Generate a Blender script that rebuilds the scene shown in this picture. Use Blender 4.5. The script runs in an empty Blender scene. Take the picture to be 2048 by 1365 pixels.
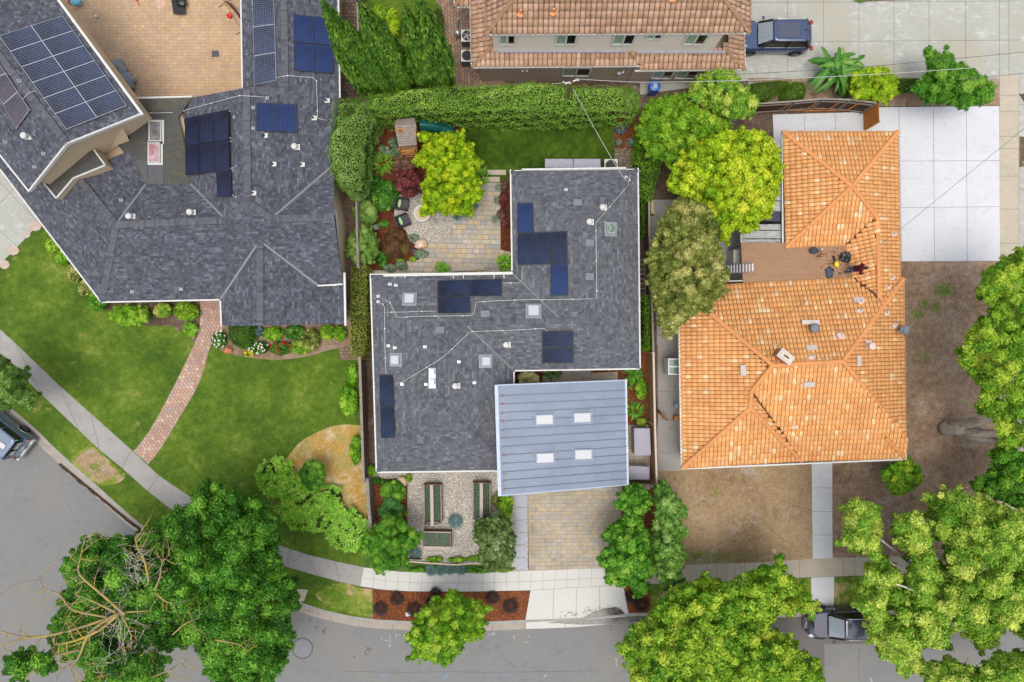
import bpy, bmesh, math, random
import numpy as np
from mathutils import Vector, Matrix, noise as mnoise
from mathutils.geometry import tessellate_polygon
R = math.radians
random.seed(7); rng = np.random.default_rng(7)
SC = bpy.context.scene
COL = SC.collection
# ------------------------------------------------------------ camera, sky, sun
H = 44.0                    # height of the drone above the ground, metres
FPX = 1365.33               # 24 mm lens on a 36 mm sensor, in pixels of the 2048 px photograph
cam_d = bpy.data.cameras.new('camera'); cam_d.lens = 24; cam_d.sensor_width = 36
cam_d.clip_start = 0.5; cam_d.clip_end = 2000
cam = bpy.data.objects.new('camera', cam_d); COL.objects.link(cam)
cam.location = (0, 0, H); SC.camera = cam
SC.render.resolution_x = 1024; SC.render.resolution_y = 682
w = bpy.data.worlds.new('World'); SC.world = w; w.use_nodes = True
wn = w.node_tree; bg = wn.nodes['Background']
sky = wn.nodes.new('ShaderNodeTexSky'); sky.sky_type = 'NISHITA'; sky.sun_disc = False
sky.sun_elevation = R(80); sky.sun_rotation = R(195); sky.air_density = 1.0; sky.dust_density = 5.0; sky.ozone_density = 1.0
hs = wn.nodes.new('ShaderNodeHueSaturation'); hs.inputs['Saturation'].default_value = .45   # cloud-filtered sky
wn.links.new(sky.outputs[0], hs.inputs['Color']); wn.links.new(hs.outputs[0], bg.inputs[0]); bg.inputs[1].default_value = 0.15
sun_d = bpy.data.lights.new('sun', 'SUN'); sun_d.energy = 0.6; sun_d.angle = R(28); sun_d.color = (1, .93, .84)
sun = bpy.data.objects.new('sun', sun_d); COL.objects.link(sun)
sun.rotation_euler = (R(10), 0, R(-15)); sun.location = (0, 0, 60)
SC.view_settings.view_transform = 'Standard'; SC.view_settings.look = 'None'
SC.view_settings.exposure = 0.58; SC.view_settings.gamma = 1
# ------------------------------------------------------------ helpers
def P(px, py, z=0.0):
    """world point at height z seen at pixel (px, py) of the photograph"""
    k = (H - z) / FPX
    return Vector(((px - 1024) * k, (682.5 - py) * k, z))
def lin(c): c /= 255; return c / 12.92 if c <= .04045 else ((c + .055) / 1.055) ** 2.4
KA = 0.80
def C(r, g, b, k=KA): return (min(lin(r) * k, .86), min(lin(g) * k, .86), min(lin(b) * k, .86), 1)
class G:
    """small node builder"""
    def __init__(s, name, rough=.85, spec=.3, metal=0, base=None):
        s.m = bpy.data.materials.new(name); s.m.use_nodes = True; s.nt = s.m.node_tree
        s.b = s.nt.nodes['Principled BSDF']; s.b.inputs['Roughness'].default_value = rough
        s.b.inputs['Specular IOR Level'].default_value = spec; s.b.inputs['Metallic'].default_value = metal
        if base: s.b.inputs['Base Color'].default_value = base
        s.tc = None
    def n(s, t, **k):
        x = s.nt.nodes.new(t)
        for a, v in k.items(): setattr(x, a, v)
        return x
    def l(s, a, b): s.nt.links.new(a, b)
    def co(s, w='Object'):
        if not s.tc: s.tc = s.n('ShaderNodeTexCoord')
        return s.tc.outputs[w]
    def mapv(s, vec, scale=(1, 1, 1), rot=0, loc=(0, 0, 0)):
        x = s.n('ShaderNodeMapping'); x.inputs['Scale'].default_value = scale; x.inputs['Rotation'].default_value = (0, 0, rot)
        x.inputs['Location'].default_value = loc; s.l(vec, x.inputs[0]); return x.outputs[0]
    def noise(s, scale, detail=4, rough=.6, vec=None, dist=0):
        x = s.n('ShaderNodeTexNoise'); x.inputs['Scale'].default_value = scale; x.inputs['Detail'].default_value = detail
        x.inputs['Roughness'].default_value = rough; x.inputs['Distortion'].default_value = dist
        s.l(vec or s.co(), x.inputs['Vector']); return x.outputs['Fac']
    def vor(s, scale, feat='F1', out='Distance', vec=None):
        x = s.n('ShaderNodeTexVoronoi', feature=feat); x.inputs['Scale'].default_value = scale
        s.l(vec or s.co(), x.inputs['Vector']); return x.outputs[out]
    def ramp(s, fac, st, interp='LINEAR'):
        x = s.n('ShaderNodeValToRGB'); e = x.color_ramp.elements; x.color_ramp.interpolation = interp
        while len(e) < len(st): e.new(.5)
        for i, (p, c) in enumerate(st): e[i].position = p; e[i].color = c if len(c) == 4 else (*c, 1)
        s.l(fac, x.inputs[0]); return x.outputs[0]
    def bw(s, fac, a, b, va=0., vb=1.): return s.ramp(fac, [(a, (va,) * 3), (b, (vb,) * 3)])
    def mix(s, fac, a, b, mode='MIX'):
        x = s.n('ShaderNodeMix', data_type='RGBA', blend_type=mode)
        for i, v in ((0, fac), (6, a), (7, b)):
            if isinstance(v, (int, float)): x.inputs[i].default_value = v
            elif isinstance(v, tuple): x.inputs[i].default_value = v
            else: s.l(v, x.inputs[i])
        return x.outputs[2]
    def math(s, op, a, b=0.):
        x = s.n('ShaderNodeMath', operation=op)
        for i, v in ((0, a), (1, b)):
            if isinstance(v, (int, float)): x.inputs[i].default_value = v
            else: s.l(v, x.inputs[i])
        return x.outputs[0]
    def brick(s, w, h, mortar=.01, off=.5, vec=None, freq=2, squash=1, sqf=2, smooth=.1):
        x = s.n('ShaderNodeTexBrick', offset=off, offset_frequency=freq, squash=squash, squash_frequency=sqf)
        x.inputs['Color1'].default_value = (0, 0, 0, 1); x.inputs['Color2'].default_value = (1, 1, 1, 1)
        x.inputs['Mortar'].default_value = (.5, .5, .5, 1); x.inputs['Scale'].default_value = 1
        x.inputs['Mortar Size'].default_value = mortar; x.inputs['Mortar Smooth'].default_value = smooth
        x.inputs['Brick Width'].default_value = w; x.inputs['Row Height'].default_value = h
        s.l(vec or s.co(), x.inputs['Vector']); return x.outputs['Color'], x.outputs['Fac']
    def attr(s, name='rnd'):
        x = s.n('ShaderNodeAttribute', attribute_name=name); return x.outputs['Fac']
    def col(s, c): s.l(c, s.b.inputs['Base Color'])
    def bump(s, h, st=.5, d=.02):
        x = s.n('ShaderNodeBump'); x.inputs['Strength'].default_value = st; x.inputs['Distance'].default_value = d
        s.l(h, x.inputs['Height']); s.l(x.outputs[0], s.b.inputs['Normal']); return x
def plain(name, c, rough=.6, spec=.4, metal=0, var=.12, scale=6):
    """one colour with a little wear"""
    g = G(name, rough, spec, metal)
    n = g.noise(scale, 5, .6)
    d = tuple(x * (1 - var) for x in c[:3]) + (1,); e = tuple(min(.9, x * (1 + var)) for x in c[:3]) + (1,)
    g.col(g.ramp(n, [(.3, d), (.7, e)])); return g.m
def tag(o, label=None, cat=None, group=None, kind=None):
    if label: o['label'] = label
    if cat: o['category'] = cat
    if group: o['group'] = group
    if kind: o['kind'] = kind
    return o
def thing(name, label, cat, loc=(0, 0, 0), group=None):
    o = bpy.data.objects.new(name, None); COL.objects.link(o); o.location = loc; o.empty_display_size = .3
    return tag(o, label, cat, group)
def wloc(o):
    v = Vector((0, 0, 0))
    while o: v += o.location; o = o.parent
    return v
def link_mesh(name, me, parent=None, loc=None):
    o = bpy.data.objects.new(name, me); COL.objects.link(o)
    if parent: o.parent = parent
    elif loc is not None: o.location = loc
    return o
def np_mesh(name, V, F, mats, parent=None, rnd=None, smooth=False, loc=None):
    """fast mesh of equal-sided faces; V world coordinates"""
    V = np.asarray(V, dtype=np.float32); F = np.asarray(F, dtype=np.int32)
    off = wloc(parent) if parent else (Vector(loc) if loc is not None else Vector((0, 0, 0)))
    V = V - np.array(off, dtype=np.float32)
    me = bpy.data.meshes.new(name); k = F.shape[1]
    me.vertices.add(len(V)); me.vertices.foreach_set('co', V.ravel())
    me.loops.add(F.size); me.loops.foreach_set('vertex_index', F.ravel())
    me.polygons.add(len(F)); me.polygons.foreach_set('loop_start', np.arange(0, F.size, k, dtype=np.int32))
    me.polygons.foreach_set('loop_total', np.full(len(F), k, dtype=np.int32))
    if rnd is not None:
        a = me.attributes.new('rnd', 'FLOAT', 'POINT'); a.data.foreach_set('value', np.asarray(rnd, dtype=np.float32))
    me.update(calc_edges=True)
    if smooth: me.polygons.foreach_set('use_smooth', np.ones(len(F), dtype=bool))
    for m in (mats if isinstance(mats, list) else [mats]): me.materials.append(m)
    return link_mesh(name, me, parent, off if not parent else None)
class B:
    """collects shapes in world coordinates and links them as ONE mesh object"""
    def __init__(s): s.V = []; s.F = []; s.M = []; s.U = []; s.S = []
    def add(s, V, F, mi=0, uv=None, sm=False):
        o = len(s.V); s.V += [Vector(v) for v in V]
        for i, f in enumerate(F):
            s.F.append([a + o for a in f]); s.M.append(mi); s.S.append(sm)
            s.U.append(uv[i] if uv else None)
        return s
    def box(s, c, d, rz=0, mi=0, mat=None, taper=1.0):
        x, y, z = d[0] / 2, d[1] / 2, d[2] / 2
        M = mat or Matrix.Rotation(rz, 3, 'Z'); V = []
        for k in (-1, 1):
            t = taper if k > 0 else 1
            for a, b in ((-1, -1), (1, -1), (1, 1), (-1, 1)): V.append(M @ Vector((a * x * t, b * y * t, k * z)) + Vector(c))
        return s.add(V, [(3, 2, 1, 0), (4, 5, 6, 7), (0, 1, 5, 4), (1, 2, 6, 5), (2, 3, 7, 6), (3, 0, 4, 7)], mi)
    def prism(s, pts, z0, z1, mi=0, bottom=False):
        n = len(pts); a = sum(pts[i][0] * pts[(i + 1) % n][1] - pts[(i + 1) % n][0] * pts[i][1] for i in range(n))
        if a < 0: pts = pts[::-1]
        V = [(p[0], p[1], z0) for p in pts] + [(p[0], p[1], z1) for p in pts]
        F = [tuple(range(n, 2 * n))] + [(i, (i + 1) % n, n + (i + 1) % n, n + i) for i in range(n)]
        if bottom: F.append(tuple(range(n - 1, -1, -1)))
        return s.add(V, F, mi)
    def sheet(s, pts, z, mi=0):
        n = len(pts); a = sum(pts[i][0] * pts[(i + 1) % n][1] - pts[(i + 1) % n][0] * pts[i][1] for i in range(n))
        if a < 0: pts = pts[::-1]
        return s.add([(p[0], p[1], z) for p in pts], [tuple(range(n))], mi)
    def beam(s, a, b, w, h, mi=0, up=(0, 0, 1)):
        a = Vector(a); b = Vector(b); d = (b - a); L = d.length; d.normalize()
        u = Vector(up); x = d.cross(u); x = x.normalized() if x.length > 1e-4 else Vector((1, 0, 0)); y = x.cross(d)
        M = Matrix((d, x, y)).transposed()
        return s.box((a + b) / 2, (L, w, h), mat=M, mi=mi)
    def tube(s, pts, r, n=6, mi=0, sm=True, cap=True):
        pts = [Vector(p) for p in pts]; m = len(pts)
        if not isinstance(r, (list, tuple)): r = [r] * m
        V = []; F = []; px = None
        for i, p in enumerate(pts):
            d = (pts[min(i + 1, m - 1)] - pts[max(i - 1, 0)]).normalized()
            if px is None: px = d.orthogonal().normalized()
            px = (px - d * px.dot(d)).normalized(); py = d.cross(px)
            for k in range(n):
                t = 2 * math.pi * k / n; V.append(p + (px * math.cos(t) + py * math.sin(t)) * r[i])
        for i in range(m - 1):
            for k in range(n): a = i * n + k; b = i * n + (k + 1) % n; F.append((a, b, b + n, a + n))
        if cap: F += [tuple(range(n - 1, -1, -1)), tuple(range((m - 1) * n, m * n))]
        return s.add(V, F, mi, sm=sm)
    def lathe(s, c, prof, n=20, mi=0, sm=False, ax=None):
        c = Vector(c); V = []; F = []; M = ax or Matrix.Identity(3)
        for r, z in prof:
            for k in range(n): t = 2 * math.pi * k / n; V.append(c + M @ Vector((r * math.cos(t), r * math.sin(t), z)))
        for i in range(len(prof) - 1):
            for k in range(n): a = i * n + k; b = i * n + (k + 1) % n; F.append((a, b, b + n, a + n))
        F.append(tuple(range((len(prof) - 1) * n, len(prof) * n)))
        return s.add(V, F, mi, sm=sm)
    def ribbon(s, pts, w, drop=.02, lift=.03, mi=0, th=.0):
        """shallow inverted-V strip along a line; drop = how far the edges sink"""
        pts = [Vector(p) for p in pts]; V = []; F = []; U = []; L = 0
        for i, p in enumerate(pts):
            d = (pts[min(i + 1, len(pts) - 1)] - pts[max(i - 1, 0)]); d.z = 0; d.normalize()
            x = Vector((d.y, -d.x, 0))
            V += [p - x * w / 2 + Vector((0, 0, lift - drop)), p + Vector((0, 0, lift)), p + x * w / 2 + Vector((0, 0, lift - drop))]
        for i in range(len(pts) - 1):
            a = i * 3; l2 = (pts[i + 1] - pts[i]).length
            F += [(a, a + 3, a + 4, a + 1), (a + 1, a + 4, a + 5, a + 2)]
            U += [[(0, L), (0, L + l2), (w / 2, L + l2), (w / 2, L)], [(w / 2, L), (w / 2, L + l2), (w, L + l2), (w, L)]]; L += l2
        return s.add(V, [f[::-1] for f in F], mi, [u[::-1] for u in U])
    def rock(s, c, sx, sy, sz, seed=0, mi=0, sub=3, amp=.25, freq=1.3, sm=True):
        bm = bmesh.new(); bmesh.ops.create_icosphere(bm, subdivisions=sub, radius=1)
        V = []
        for v in bm.verts:
            k = 1 + amp * mnoise.noise(v.co * freq + Vector((seed * 7.3, seed, 0))) + amp * .4 * mnoise.noise(v.co * freq * 3 + Vector((seed, 3, 0)))
            V.append(Vector(c) + Vector((v.co.x * sx, v.co.y * sy, v.co.z * sz)) * k)
        F = [tuple(v.index for v in f.verts) for f in bm.faces]; bm.free()
        return s.add(V, F, mi, sm=sm)
    def build(s, name, mats, parent=None, loc=None, bevel=0):
        off = wloc(parent) if parent else (Vector(loc) if loc is not None else Vector((0, 0, 0)))
        me = bpy.data.meshes.new(name); me.from_pydata([v - off for v in s.V], [], s.F)
        for m in (mats if isinstance(mats, list) else [mats]): me.materials.append(m)
        me.polygons.foreach_set('material_index', s.M); me.polygons.foreach_set('use_smooth', s.S)
        if any(u is not None for u in s.U):
            l = me.uv_layers.new(name='UVMap'); i = 0; buf = []
            for f, u in zip(s.F, s.U): buf += [c for q in (u or [(0, 0)] * len(f)) for c in q]
            l.data.foreach_set('uv', buf)
        me.update()
        o = link_mesh(name, me, parent, off if not parent else None)
        if bevel:
            b = o.modifiers.new('bevel', 'BEVEL'); b.width = bevel; b.segments = 2; b.limit_method = 'ANGLE'
        return o
def px2(pts, z=0): return [P(x, y, z).xy[:] for x, y in pts]
def spline(pts, n=6):
    out = []
    for i in range(len(pts) - 1):
        p0 = pts[max(i - 1, 0)]; p1 = pts[i]; p2 = pts[i + 1]; p3 = pts[min(i + 2, len(pts) - 1)]
        for k in range(n):
            t = k / n
            out.append(tuple(.5 * (2 * b + (c - a) * t + (2 * a - 5 * b + 4 * c - d) * t * t + (3 * b - a - 3 * c + d) * t ** 3) for a, b, c, d in zip(p0, p1, p2, p3)))
    return out + [tuple(pts[-1])]
def dup(root, loc, rz=None, label=None):
    def cp(o, par):
        c = o.copy(); COL.objects.link(c)
        if par: c.parent = par
        for ch in o.children: cp(ch, c)
        return c
    r = cp(root, None); r.location = loc
    if rz is not None: r.rotation_euler = (0, 0, rz)
    if label: r['label'] = label
    return r
# ------------------------------------------------------------ ground materials
def m_grass(name, cols, patch=None, scale=1.0):
    g = G(name, .9, .15); o = g.co()
    big = g.noise(.35 * scale, 5, .6, o); mid = g.noise(2.2, 6, .7, o); fine = g.noise(9, 6, .8, g.mapv(o, (1, .6, 1), .6))
    v = g.math('ADD', g.math('MULTIPLY', big, .55), g.math('MULTIPLY', mid, .45))
    c = g.ramp(v, [(.36, cols[0]), (.47, cols[1]), (.56, cols[2]), (.66, cols[3])])
    c = g.mix(.8, c, g.bw(fine, .3, .7, .6, 1.35), 'MULTIPLY')
    if patch:
        pn = g.noise(patch[1], 6, .68, g.mapv(o, loc=(7, 3, 0))); c = g.mix(g.bw(pn, patch[2], patch[2] + .1), c, g.mix(.6, patch[0], g.bw(fine, .3, .7, .6, 1.3), 'MULTIPLY'))
    g.col(c); g.bump(fine, .8, .03); return g.m
def m_conc(name, c, stain=.12, st2=None, warm=None, bright=1.0):
    g = G(name, .85, .25); o = g.co()
    a = g.noise(.5, 6, .6, o); b = g.noise(5, 6, .7, o); f = g.noise(14, 6, .8, o)
    d = tuple(x * (1 - stain) for x in c[:3]) + (1,); e = tuple(min(.85, x * (1 + stain * .8)) for x in c[:3]) + (1,)
    k = g.ramp(g.math('ADD', g.math('MULTIPLY', a, .6), g.math('MULTIPLY', b, .4)), [(.35, d), (.62, e)])
    if st2:
        s = g.noise(1.1, 7, .72, g.mapv(o, (1, 1.8, 1), loc=(3, 9, 0)), 1.2); k = g.mix(g.bw(s, .52, .66), k, st2)
    if warm:
        s = g.noise(.28, 3, .5, g.mapv(o, loc=(13, 5, 0))); k = g.mix(g.bw(s, .5, .62), k, warm)
    g.col(g.mix(.5, k, g.bw(f, .3, .7, .85, 1.12), 'MULTIPLY')); g.bump(f, .15, .01); return g.m
def m_dirt(name, a, b, c, peb=(.5, .47, .4, 1), lt=(.4, .4, .4, 1)):
    g = G(name, .95, .1); o = g.co()
    n1 = g.noise(.3, 7, .65, o); n2 = g.noise(2.5, 7, .75, o); n3 = g.noise(8, 7, .82, o)
    v = g.math('ADD', g.math('MULTIPLY', n1, .5), g.math('MULTIPLY', n2, .5))
    k = g.ramp(v, [(.37, a), (.5, b), (.62, c)])
    k = g.mix(.85, k, g.bw(n3, .3, .7, .55, 1.4), 'MULTIPLY')
    pa = g.noise(.55, 6, .7, g.mapv(o, loc=(31, 17, 0))); k = g.mix(g.math('MULTIPLY', g.bw(pa, .56, .68), g.bw(n3, .35, .6)), k, lt)
    vd = g.vor(7, 'F1', 'Distance', o); vc = g.vor(7, 'F1', 'Color', o)
    pm = g.math('MULTIPLY', g.math('LESS_THAN', vd, .2), g.math('GREATER_THAN', vc, .58))
    k = g.mix(pm, k, g.mix(g.vor(7, 'F1', 'Color', g.mapv(o, loc=(0, 0, 0))), peb, (.30, .17, .07, 1)))
    g.col(k); g.bump(g.math('ADD', n3, g.math('MULTIPLY', pm, .5)), .7, .03); return g.m
def m_mulch(name='mulch', a=C(78, 42, 26), b=C(126, 74, 46), c=C(160, 104, 70)):
    g = G(name, .95, .1); o = g.co()
    v = g.vor(26, 'F1', 'Color', g.mapv(o, (1, .45, 1), .7)); n = g.noise(1.2, 5, .7, o); f = g.noise(30, 4, .8, g.mapv(o, (1, .4, 1), -.5))
    k = g.ramp(g.math('ADD', g.math('MULTIPLY', v, .5), g.math('MULTIPLY', f, .5)), [(.25, a), (.5, b), (.78, c)])
    g.col(g.mix(.6, k, g.bw(n, .35, .65, .7, 1.15), 'MULTIPLY')); g.bump(f, .8, .03); return g.m
def m_gravel(name, a, b, c, sc=16):
    g = G(name, .9, .2); o = g.co()
    v = g.n('ShaderNodeTexVoronoi'); v.inputs['Scale'].default_value = sc; g.l(o, v.inputs['Vector'])
    bw = g.n('ShaderNodeSeparateColor'); g.l(v.outputs['Color'], bw.inputs[0])
    k = g.ramp(bw.outputs[0], [(.05, a), (.45, b), (.9, c)])
    k = g.mix(g.bw(v.outputs['Distance'], .32, .62), k, tuple(x * .5 for x in b[:3]) + (1,))
    n = g.noise(.9, 4, .6, o); g.col(g.mix(.5, k, g.bw(n, .35, .65, .85, 1.1), 'MULTIPLY'))
    g.bump(g.math('SUBTRACT', 1., v.outputs['Distance']), .8, .03); return g.m
def m_paver(name, cols, bw_, bh, mort, rot=0, off=.5, mortc=None, wear=.5, rough=.85, sq=1, sqf=2, freq=2):
    g = G(name, rough, .2); o = g.mapv(g.co(), rot=rot)
    k, f = g.brick(bw_, bh, mort, off, o, freq, sq, sqf)
    st = [(i / (len(cols) - 1), c) for i, c in enumerate(cols)]
    k = g.ramp(k, st, 'LINEAR')
    n = g.noise(3, 6, .7); n2 = g.noise(.4, 4, .6)
    k = g.mix(wear, k, g.bw(n, .3, .7, .75, 1.2), 'MULTIPLY'); k = g.mix(.7, k, g.bw(n2, .35, .65, .82, 1.12), 'MULTIPLY')
    k = g.mix(f, k, mortc or tuple(x * .45 for x in cols[len(cols) // 2][:3]) + (1,))
    g.col(k); g.bump(g.math('SUBTRACT', 1., f), .5, .02); return g.m
GR = m_grass('lawn_grass', [C(62, 90, 28), C(80, 108, 32), C(100, 124, 40), C(138, 148, 68)], (C(164, 156, 88), .5, .63))
GR2 = m_grass('shaded_lawn_grass', [C(42, 62, 14), C(58, 84, 18), C(76, 102, 26), C(98, 112, 40)])  # shade beside the hedge is put into this darker grass colour
GRW = m_grass('worn_grass', [C(74, 104, 30), C(104, 130, 42), C(134, 146, 62), C(170, 160, 92)], (C(186, 160, 122), .8, .53))
DRY = m_grass('dry_weeds', [C(138, 138, 70), C(172, 156, 96), C(190, 160, 98), C(200, 180, 134)], (C(206, 186, 150), 1.1, .52), 2.0)
ROAD = m_conc('asphalt', C(131, 132, 131), .06, C(123, 123, 121), C(135, 133, 128))
DRK = m_conc('asphalt_patch', C(112, 107, 103), .07)
CO_OLD = m_conc('old_concrete', C(178, 173, 162), .1, C(160, 155, 146), C(186, 178, 160))
CO_GREY = m_conc('grey_concrete', C(166, 163, 158), .08, C(150, 148, 143))
CO_NEW = m_conc('new_concrete', C(208, 207, 201), .05, C(208, 206, 198))
CO_BLUE = m_conc('fresh_concrete', C(212, 214, 218), .05, C(202, 204, 208))
CO_TOP = m_conc('driveway_concrete', C(176, 177, 168), .09, C(198, 200, 198), C(176, 173, 158))
CO_TAN = m_conc('tan_concrete', C(190, 180, 162), .08, C(176, 166, 150))
GUT = m_conc('gutter_concrete', C(172, 162, 150), .1, C(150, 142, 130))
JOINT = plain('joint_groove', C(112, 108, 102), .95, .1)
DIRT = m_dirt('bare_soil', C(114, 92, 74), C(152, 128, 106), C(178, 158, 136), lt=C(176, 172, 164))
DIRT2 = m_dirt('tan_soil', C(136, 112, 86), C(164, 140, 108), C(182, 158, 126), lt=C(190, 184, 176))
DIRT3 = m_dirt('dark_soil', C(80, 66, 54), C(104, 88, 74), C(128, 112, 96))  # darker brown soil for beds, bare yards and the base ground
MUL = m_mulch()
MULD = m_mulch('dark_mulch', C(66, 36, 24), C(108, 60, 40), C(138, 84, 58))
GRAV = m_gravel('pale_gravel', C(160, 152, 138), C(210, 202, 188), C(242, 236, 224))
PEB = m_gravel('brown_pebbles', C(92, 80, 64), C(140, 126, 104), C(184, 172, 148), 14)
PATIO = m_paver('patio_pavers', [C(172, 166, 158), C(190, 180, 162), C(202, 180, 146), C(184, 176, 164), C(166, 164, 162), C(200, 190, 172)], .62, .31, .012, .02, .37, C(128, 120, 106), sq=.66, sqf=3)
DRVP = m_paver('driveway_pavers', [C(172, 162, 144), C(188, 176, 154), C(194, 174, 140), C(172, 166, 156), C(186, 178, 162), C(162, 156, 146)], .34, .25, .008, -.01, .43, C(140, 130, 112), sq=.6, sqf=2)
COURT = m_paver('courtyard_pavers', [C(192, 162, 130), C(206, 176, 136), C(196, 162, 136), C(202, 172, 136), C(186, 164, 144), C(210, 182, 140)], .26, .2, .009, 0, .37, C(164, 138, 112), sq=.7, sqf=2)
WALKP = m_paver('walkway_pavers', [C(178, 140, 124), C(198, 166, 148), C(188, 152, 128), C(176, 158, 152), C(208, 184, 160)], .27, .2, .014, R(52), .5, C(138, 112, 98))
SIDEP = m_paver('side_path_pavers', [C(132, 112, 98), C(166, 134, 110), C(150, 118, 104), C(176, 150, 118), C(128, 120, 118)], .28, .19, .014, R(88), .43, C(96, 80, 68))
DARKP = m_paver('dark_path_pavers', [C(120, 104, 90), C(146, 124, 104), C(134, 110, 96), C(110, 98, 88)], .3, .22, .014, 0, .43, C(80, 68, 58))  # darker palette than the other path pavers
# ------------------------------------------------------------ ground structure
ZR = -0.13
PN = [0]
def patch(name, mat, pts, z, lines=None, lw=.025, z0=None, jm=None):
    PN[0] += 1; z += PN[0] * .0005
    b = B(); q = px2(pts)
    if z0 is None: b.sheet(q, z)
    else: b.prism(q, z0, z)
    for l in (lines or []):
        a, c = Vector(px2([l[0]])[0]), Vector(px2([l[1]])[0]); d = (c - a).normalized() * lw / 2; n = Vector((-d.y, d.x))
        b.sheet([tuple(a + n), tuple(c + n), tuple(c - n), tuple(a - n)], z + .004, 1)
    return tag(b.build(name, [mat, jm or JOINT]), kind='structure')
def gridl(c00, c10, c11, c01, nu, nv, ends=False):
    """joint lines on a quad: nu columns, nv rows"""
    L = []; I = lambda a, b, t: (a[0] + (b[0] - a[0]) * t, a[1] + (b[1] - a[1]) * t)
    for i in range(1, nu): t = i / nu; L.append((I(c00, c10, t), I(c01, c11, t)))
    for i in range(1, nv): t = i / nv; L.append((I(c00, c01, t), I(c10, c11, t)))
    return L
tag(B().sheet([(-400, -400), (400, -400), (400, 400), (-400, 400)], -.16).build('ground', DIRT3), kind='structure')
OUT = spline([(-900, 130), (-300, 545), (-60, 742), (17, 812), (70, 857), (114, 900), (200, 977), (290, 1055), (380, 1110), (480, 1162), (595, 1203), (663, 1224), (735, 1237), (827, 1243), (963, 1243.5), (1051, 1240), (1150, 1236), (1252, 1227), (1300, 1226), (1400, 1223), (1546, 1218), (1667, 1212), (1850, 1205), (2048, 1196), (2600, 1170)], 5)
def offs(pts, d):
    o = []
    for i, p in enumerate(pts):
        a = pts[max(i - 1, 0)]; b = pts[min(i + 1, len(pts) - 1)]; dx, dy = b[0] - a[0], b[1] - a[1]; l = math.hypot(dx, dy)
        o.append((p[0] - dy / l * d, p[1] + dx / l * d))
    return o
CUR = offs(OUT, 6); GTR = offs(OUT, 20)
rd = px2([(-1400, 130), (-1400, 2600), (3200, 2600), (3200, 1170)]); 
tag(B().sheet(px2(GTR[:]) + rd[::-1], ZR).build('road', ROAD), kind='structure')
tag(B().prism(px2(OUT) + px2([(3200, 1170), (3200, -1400), (-1400, -1400), (-1400, 130)]), -.15, 0).build('yard_ground', DIRT3), kind='structure')
b = B()
for i in range(len(OUT) - 1):       # kerb: a real step above the gutter pan
    apron = 1046 < OUT[i][0] < 1246
    zt = -.075 if apron else .012
    b.prism(px2([OUT[i], OUT[i + 1], CUR[i + 1], CUR[i]]), -.15, zt, 0)
    V = [P(*CUR[i], 0), P(*CUR[i + 1], 0), P(*GTR[i + 1], 0), P(*GTR[i], 0)]
    for k, v in enumerate(V): v.z = -.122 if k < 2 else -.112
    b.add([(v.x, v.y, v.z) for v in V], [(3, 2, 1, 0)], 2 if apron else 1)
for i in range(3, len(OUT) - 1, 4):
    a, c = P(*OUT[i], 0), P(*GTR[i], 0); d = (c - a).normalized(); n = Vector((-d.y, d.x, 0)) * .012
    a0, c0 = P(*CUR[i], 0), c; a0.z = -.114; c0 = Vector((c.x, c.y, -.105)); a0 = Vector((a0.x, a0.y, -.114))
    b.add([a0 + n, c0 + n, c0 - n, a0 - n], [(3, 2, 1, 0)], 3)
tag(b.build('kerb', [CO_GREY, GUT, CO_NEW, JOINT]), kind='structure')
gd = [(122, 925), (150, 948), (185, 977), (225, 1010), (262, 1040), (284, 1056)]
q0 = offs(gd, 1.5); q1 = offs(gd, 8); rr_ = random.Random(4); q1 = [(x + rr_.uniform(-1.5, 1.5), y + rr_.uniform(-1.5, 1.5)) for x, y in spline(q1, 5)]
tag(B().sheet(px2(spline(q0, 5) + q1[::-1], -.11), -.104).build('gutter_debris', m_mulch('wet_leaf_litter', C(48, 40, 32), C(74, 62, 50), C(110, 90, 70))), kind='structure')
# sidewalks
SU = [(-60, 612), (0, 659), (32, 688), (116, 769), (182, 828), (263, 900), (317, 951), (392, 1002), (470, 1046), (554, 1089), (612, 1109), (670, 1123), (728, 1135)]
SL = [(-60, 655), (0, 710), (84, 790), (158, 861), (199, 900), (244, 936), (296, 983), (341, 1018), (430, 1072), (570, 1133), (636, 1152), (680, 1164), (721, 1173)]
patch('sidewalk', CO_GREY, SU + SL[::-1], .008, [(SU[i], SL[i]) for i in range(1, 12)] + [((580, 1098), (571, 1132)), ((584, 1099), (575, 1133))])
NU = [(728, 1135), (800, 1143), (880, 1146), (977, 1145), (1065, 1141), (1153, 1138), (1255, 1134)]
NL = [(721, 1173), (770, 1180), (820, 1183), (940, 1183.5), (1061, 1181), (1153, 1175), (1246, 1171)]
def interp(pl, x):
    for a, b_ in zip(pl, pl[1:]):
        if a[0] <= x <= b_[0]: t = (x - a[0]) / (b_[0] - a[0]); return (x, a[1] + (b_[1] - a[1]) * t)
    return pl[-1]
ln = [(interp(NU, 748 + i * 24.2), interp(NL, 746 + i * 24.2)) for i in range(21)]
mid = [((a[0] + c[0]) / 2, (a[1] + c[1]) / 2 + 2) for a, c in zip([interp(NU, 728 + 48 * i) for i in range(11)], [interp(NL, 724 + 48 * i) for i in range(11)])]
patch('sidewalk', CO_NEW, NU + NL[::-1], .008, ln + list(zip(mid, mid[1:])), .014)
EU = [(1255, 1134), (1371, 1130), (1416, 1128), (1520, 1125), (1599, 1118), (1738, 1114), (1817, 1113), (2048, 1103), (2400, 1090)]
EL = [(1246, 1171), (1361, 1166), (1405, 1166), (1526, 1160), (1599, 1156), (1687, 1153), (1806, 1149), (2048, 1140), (2400, 1126)]
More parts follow.
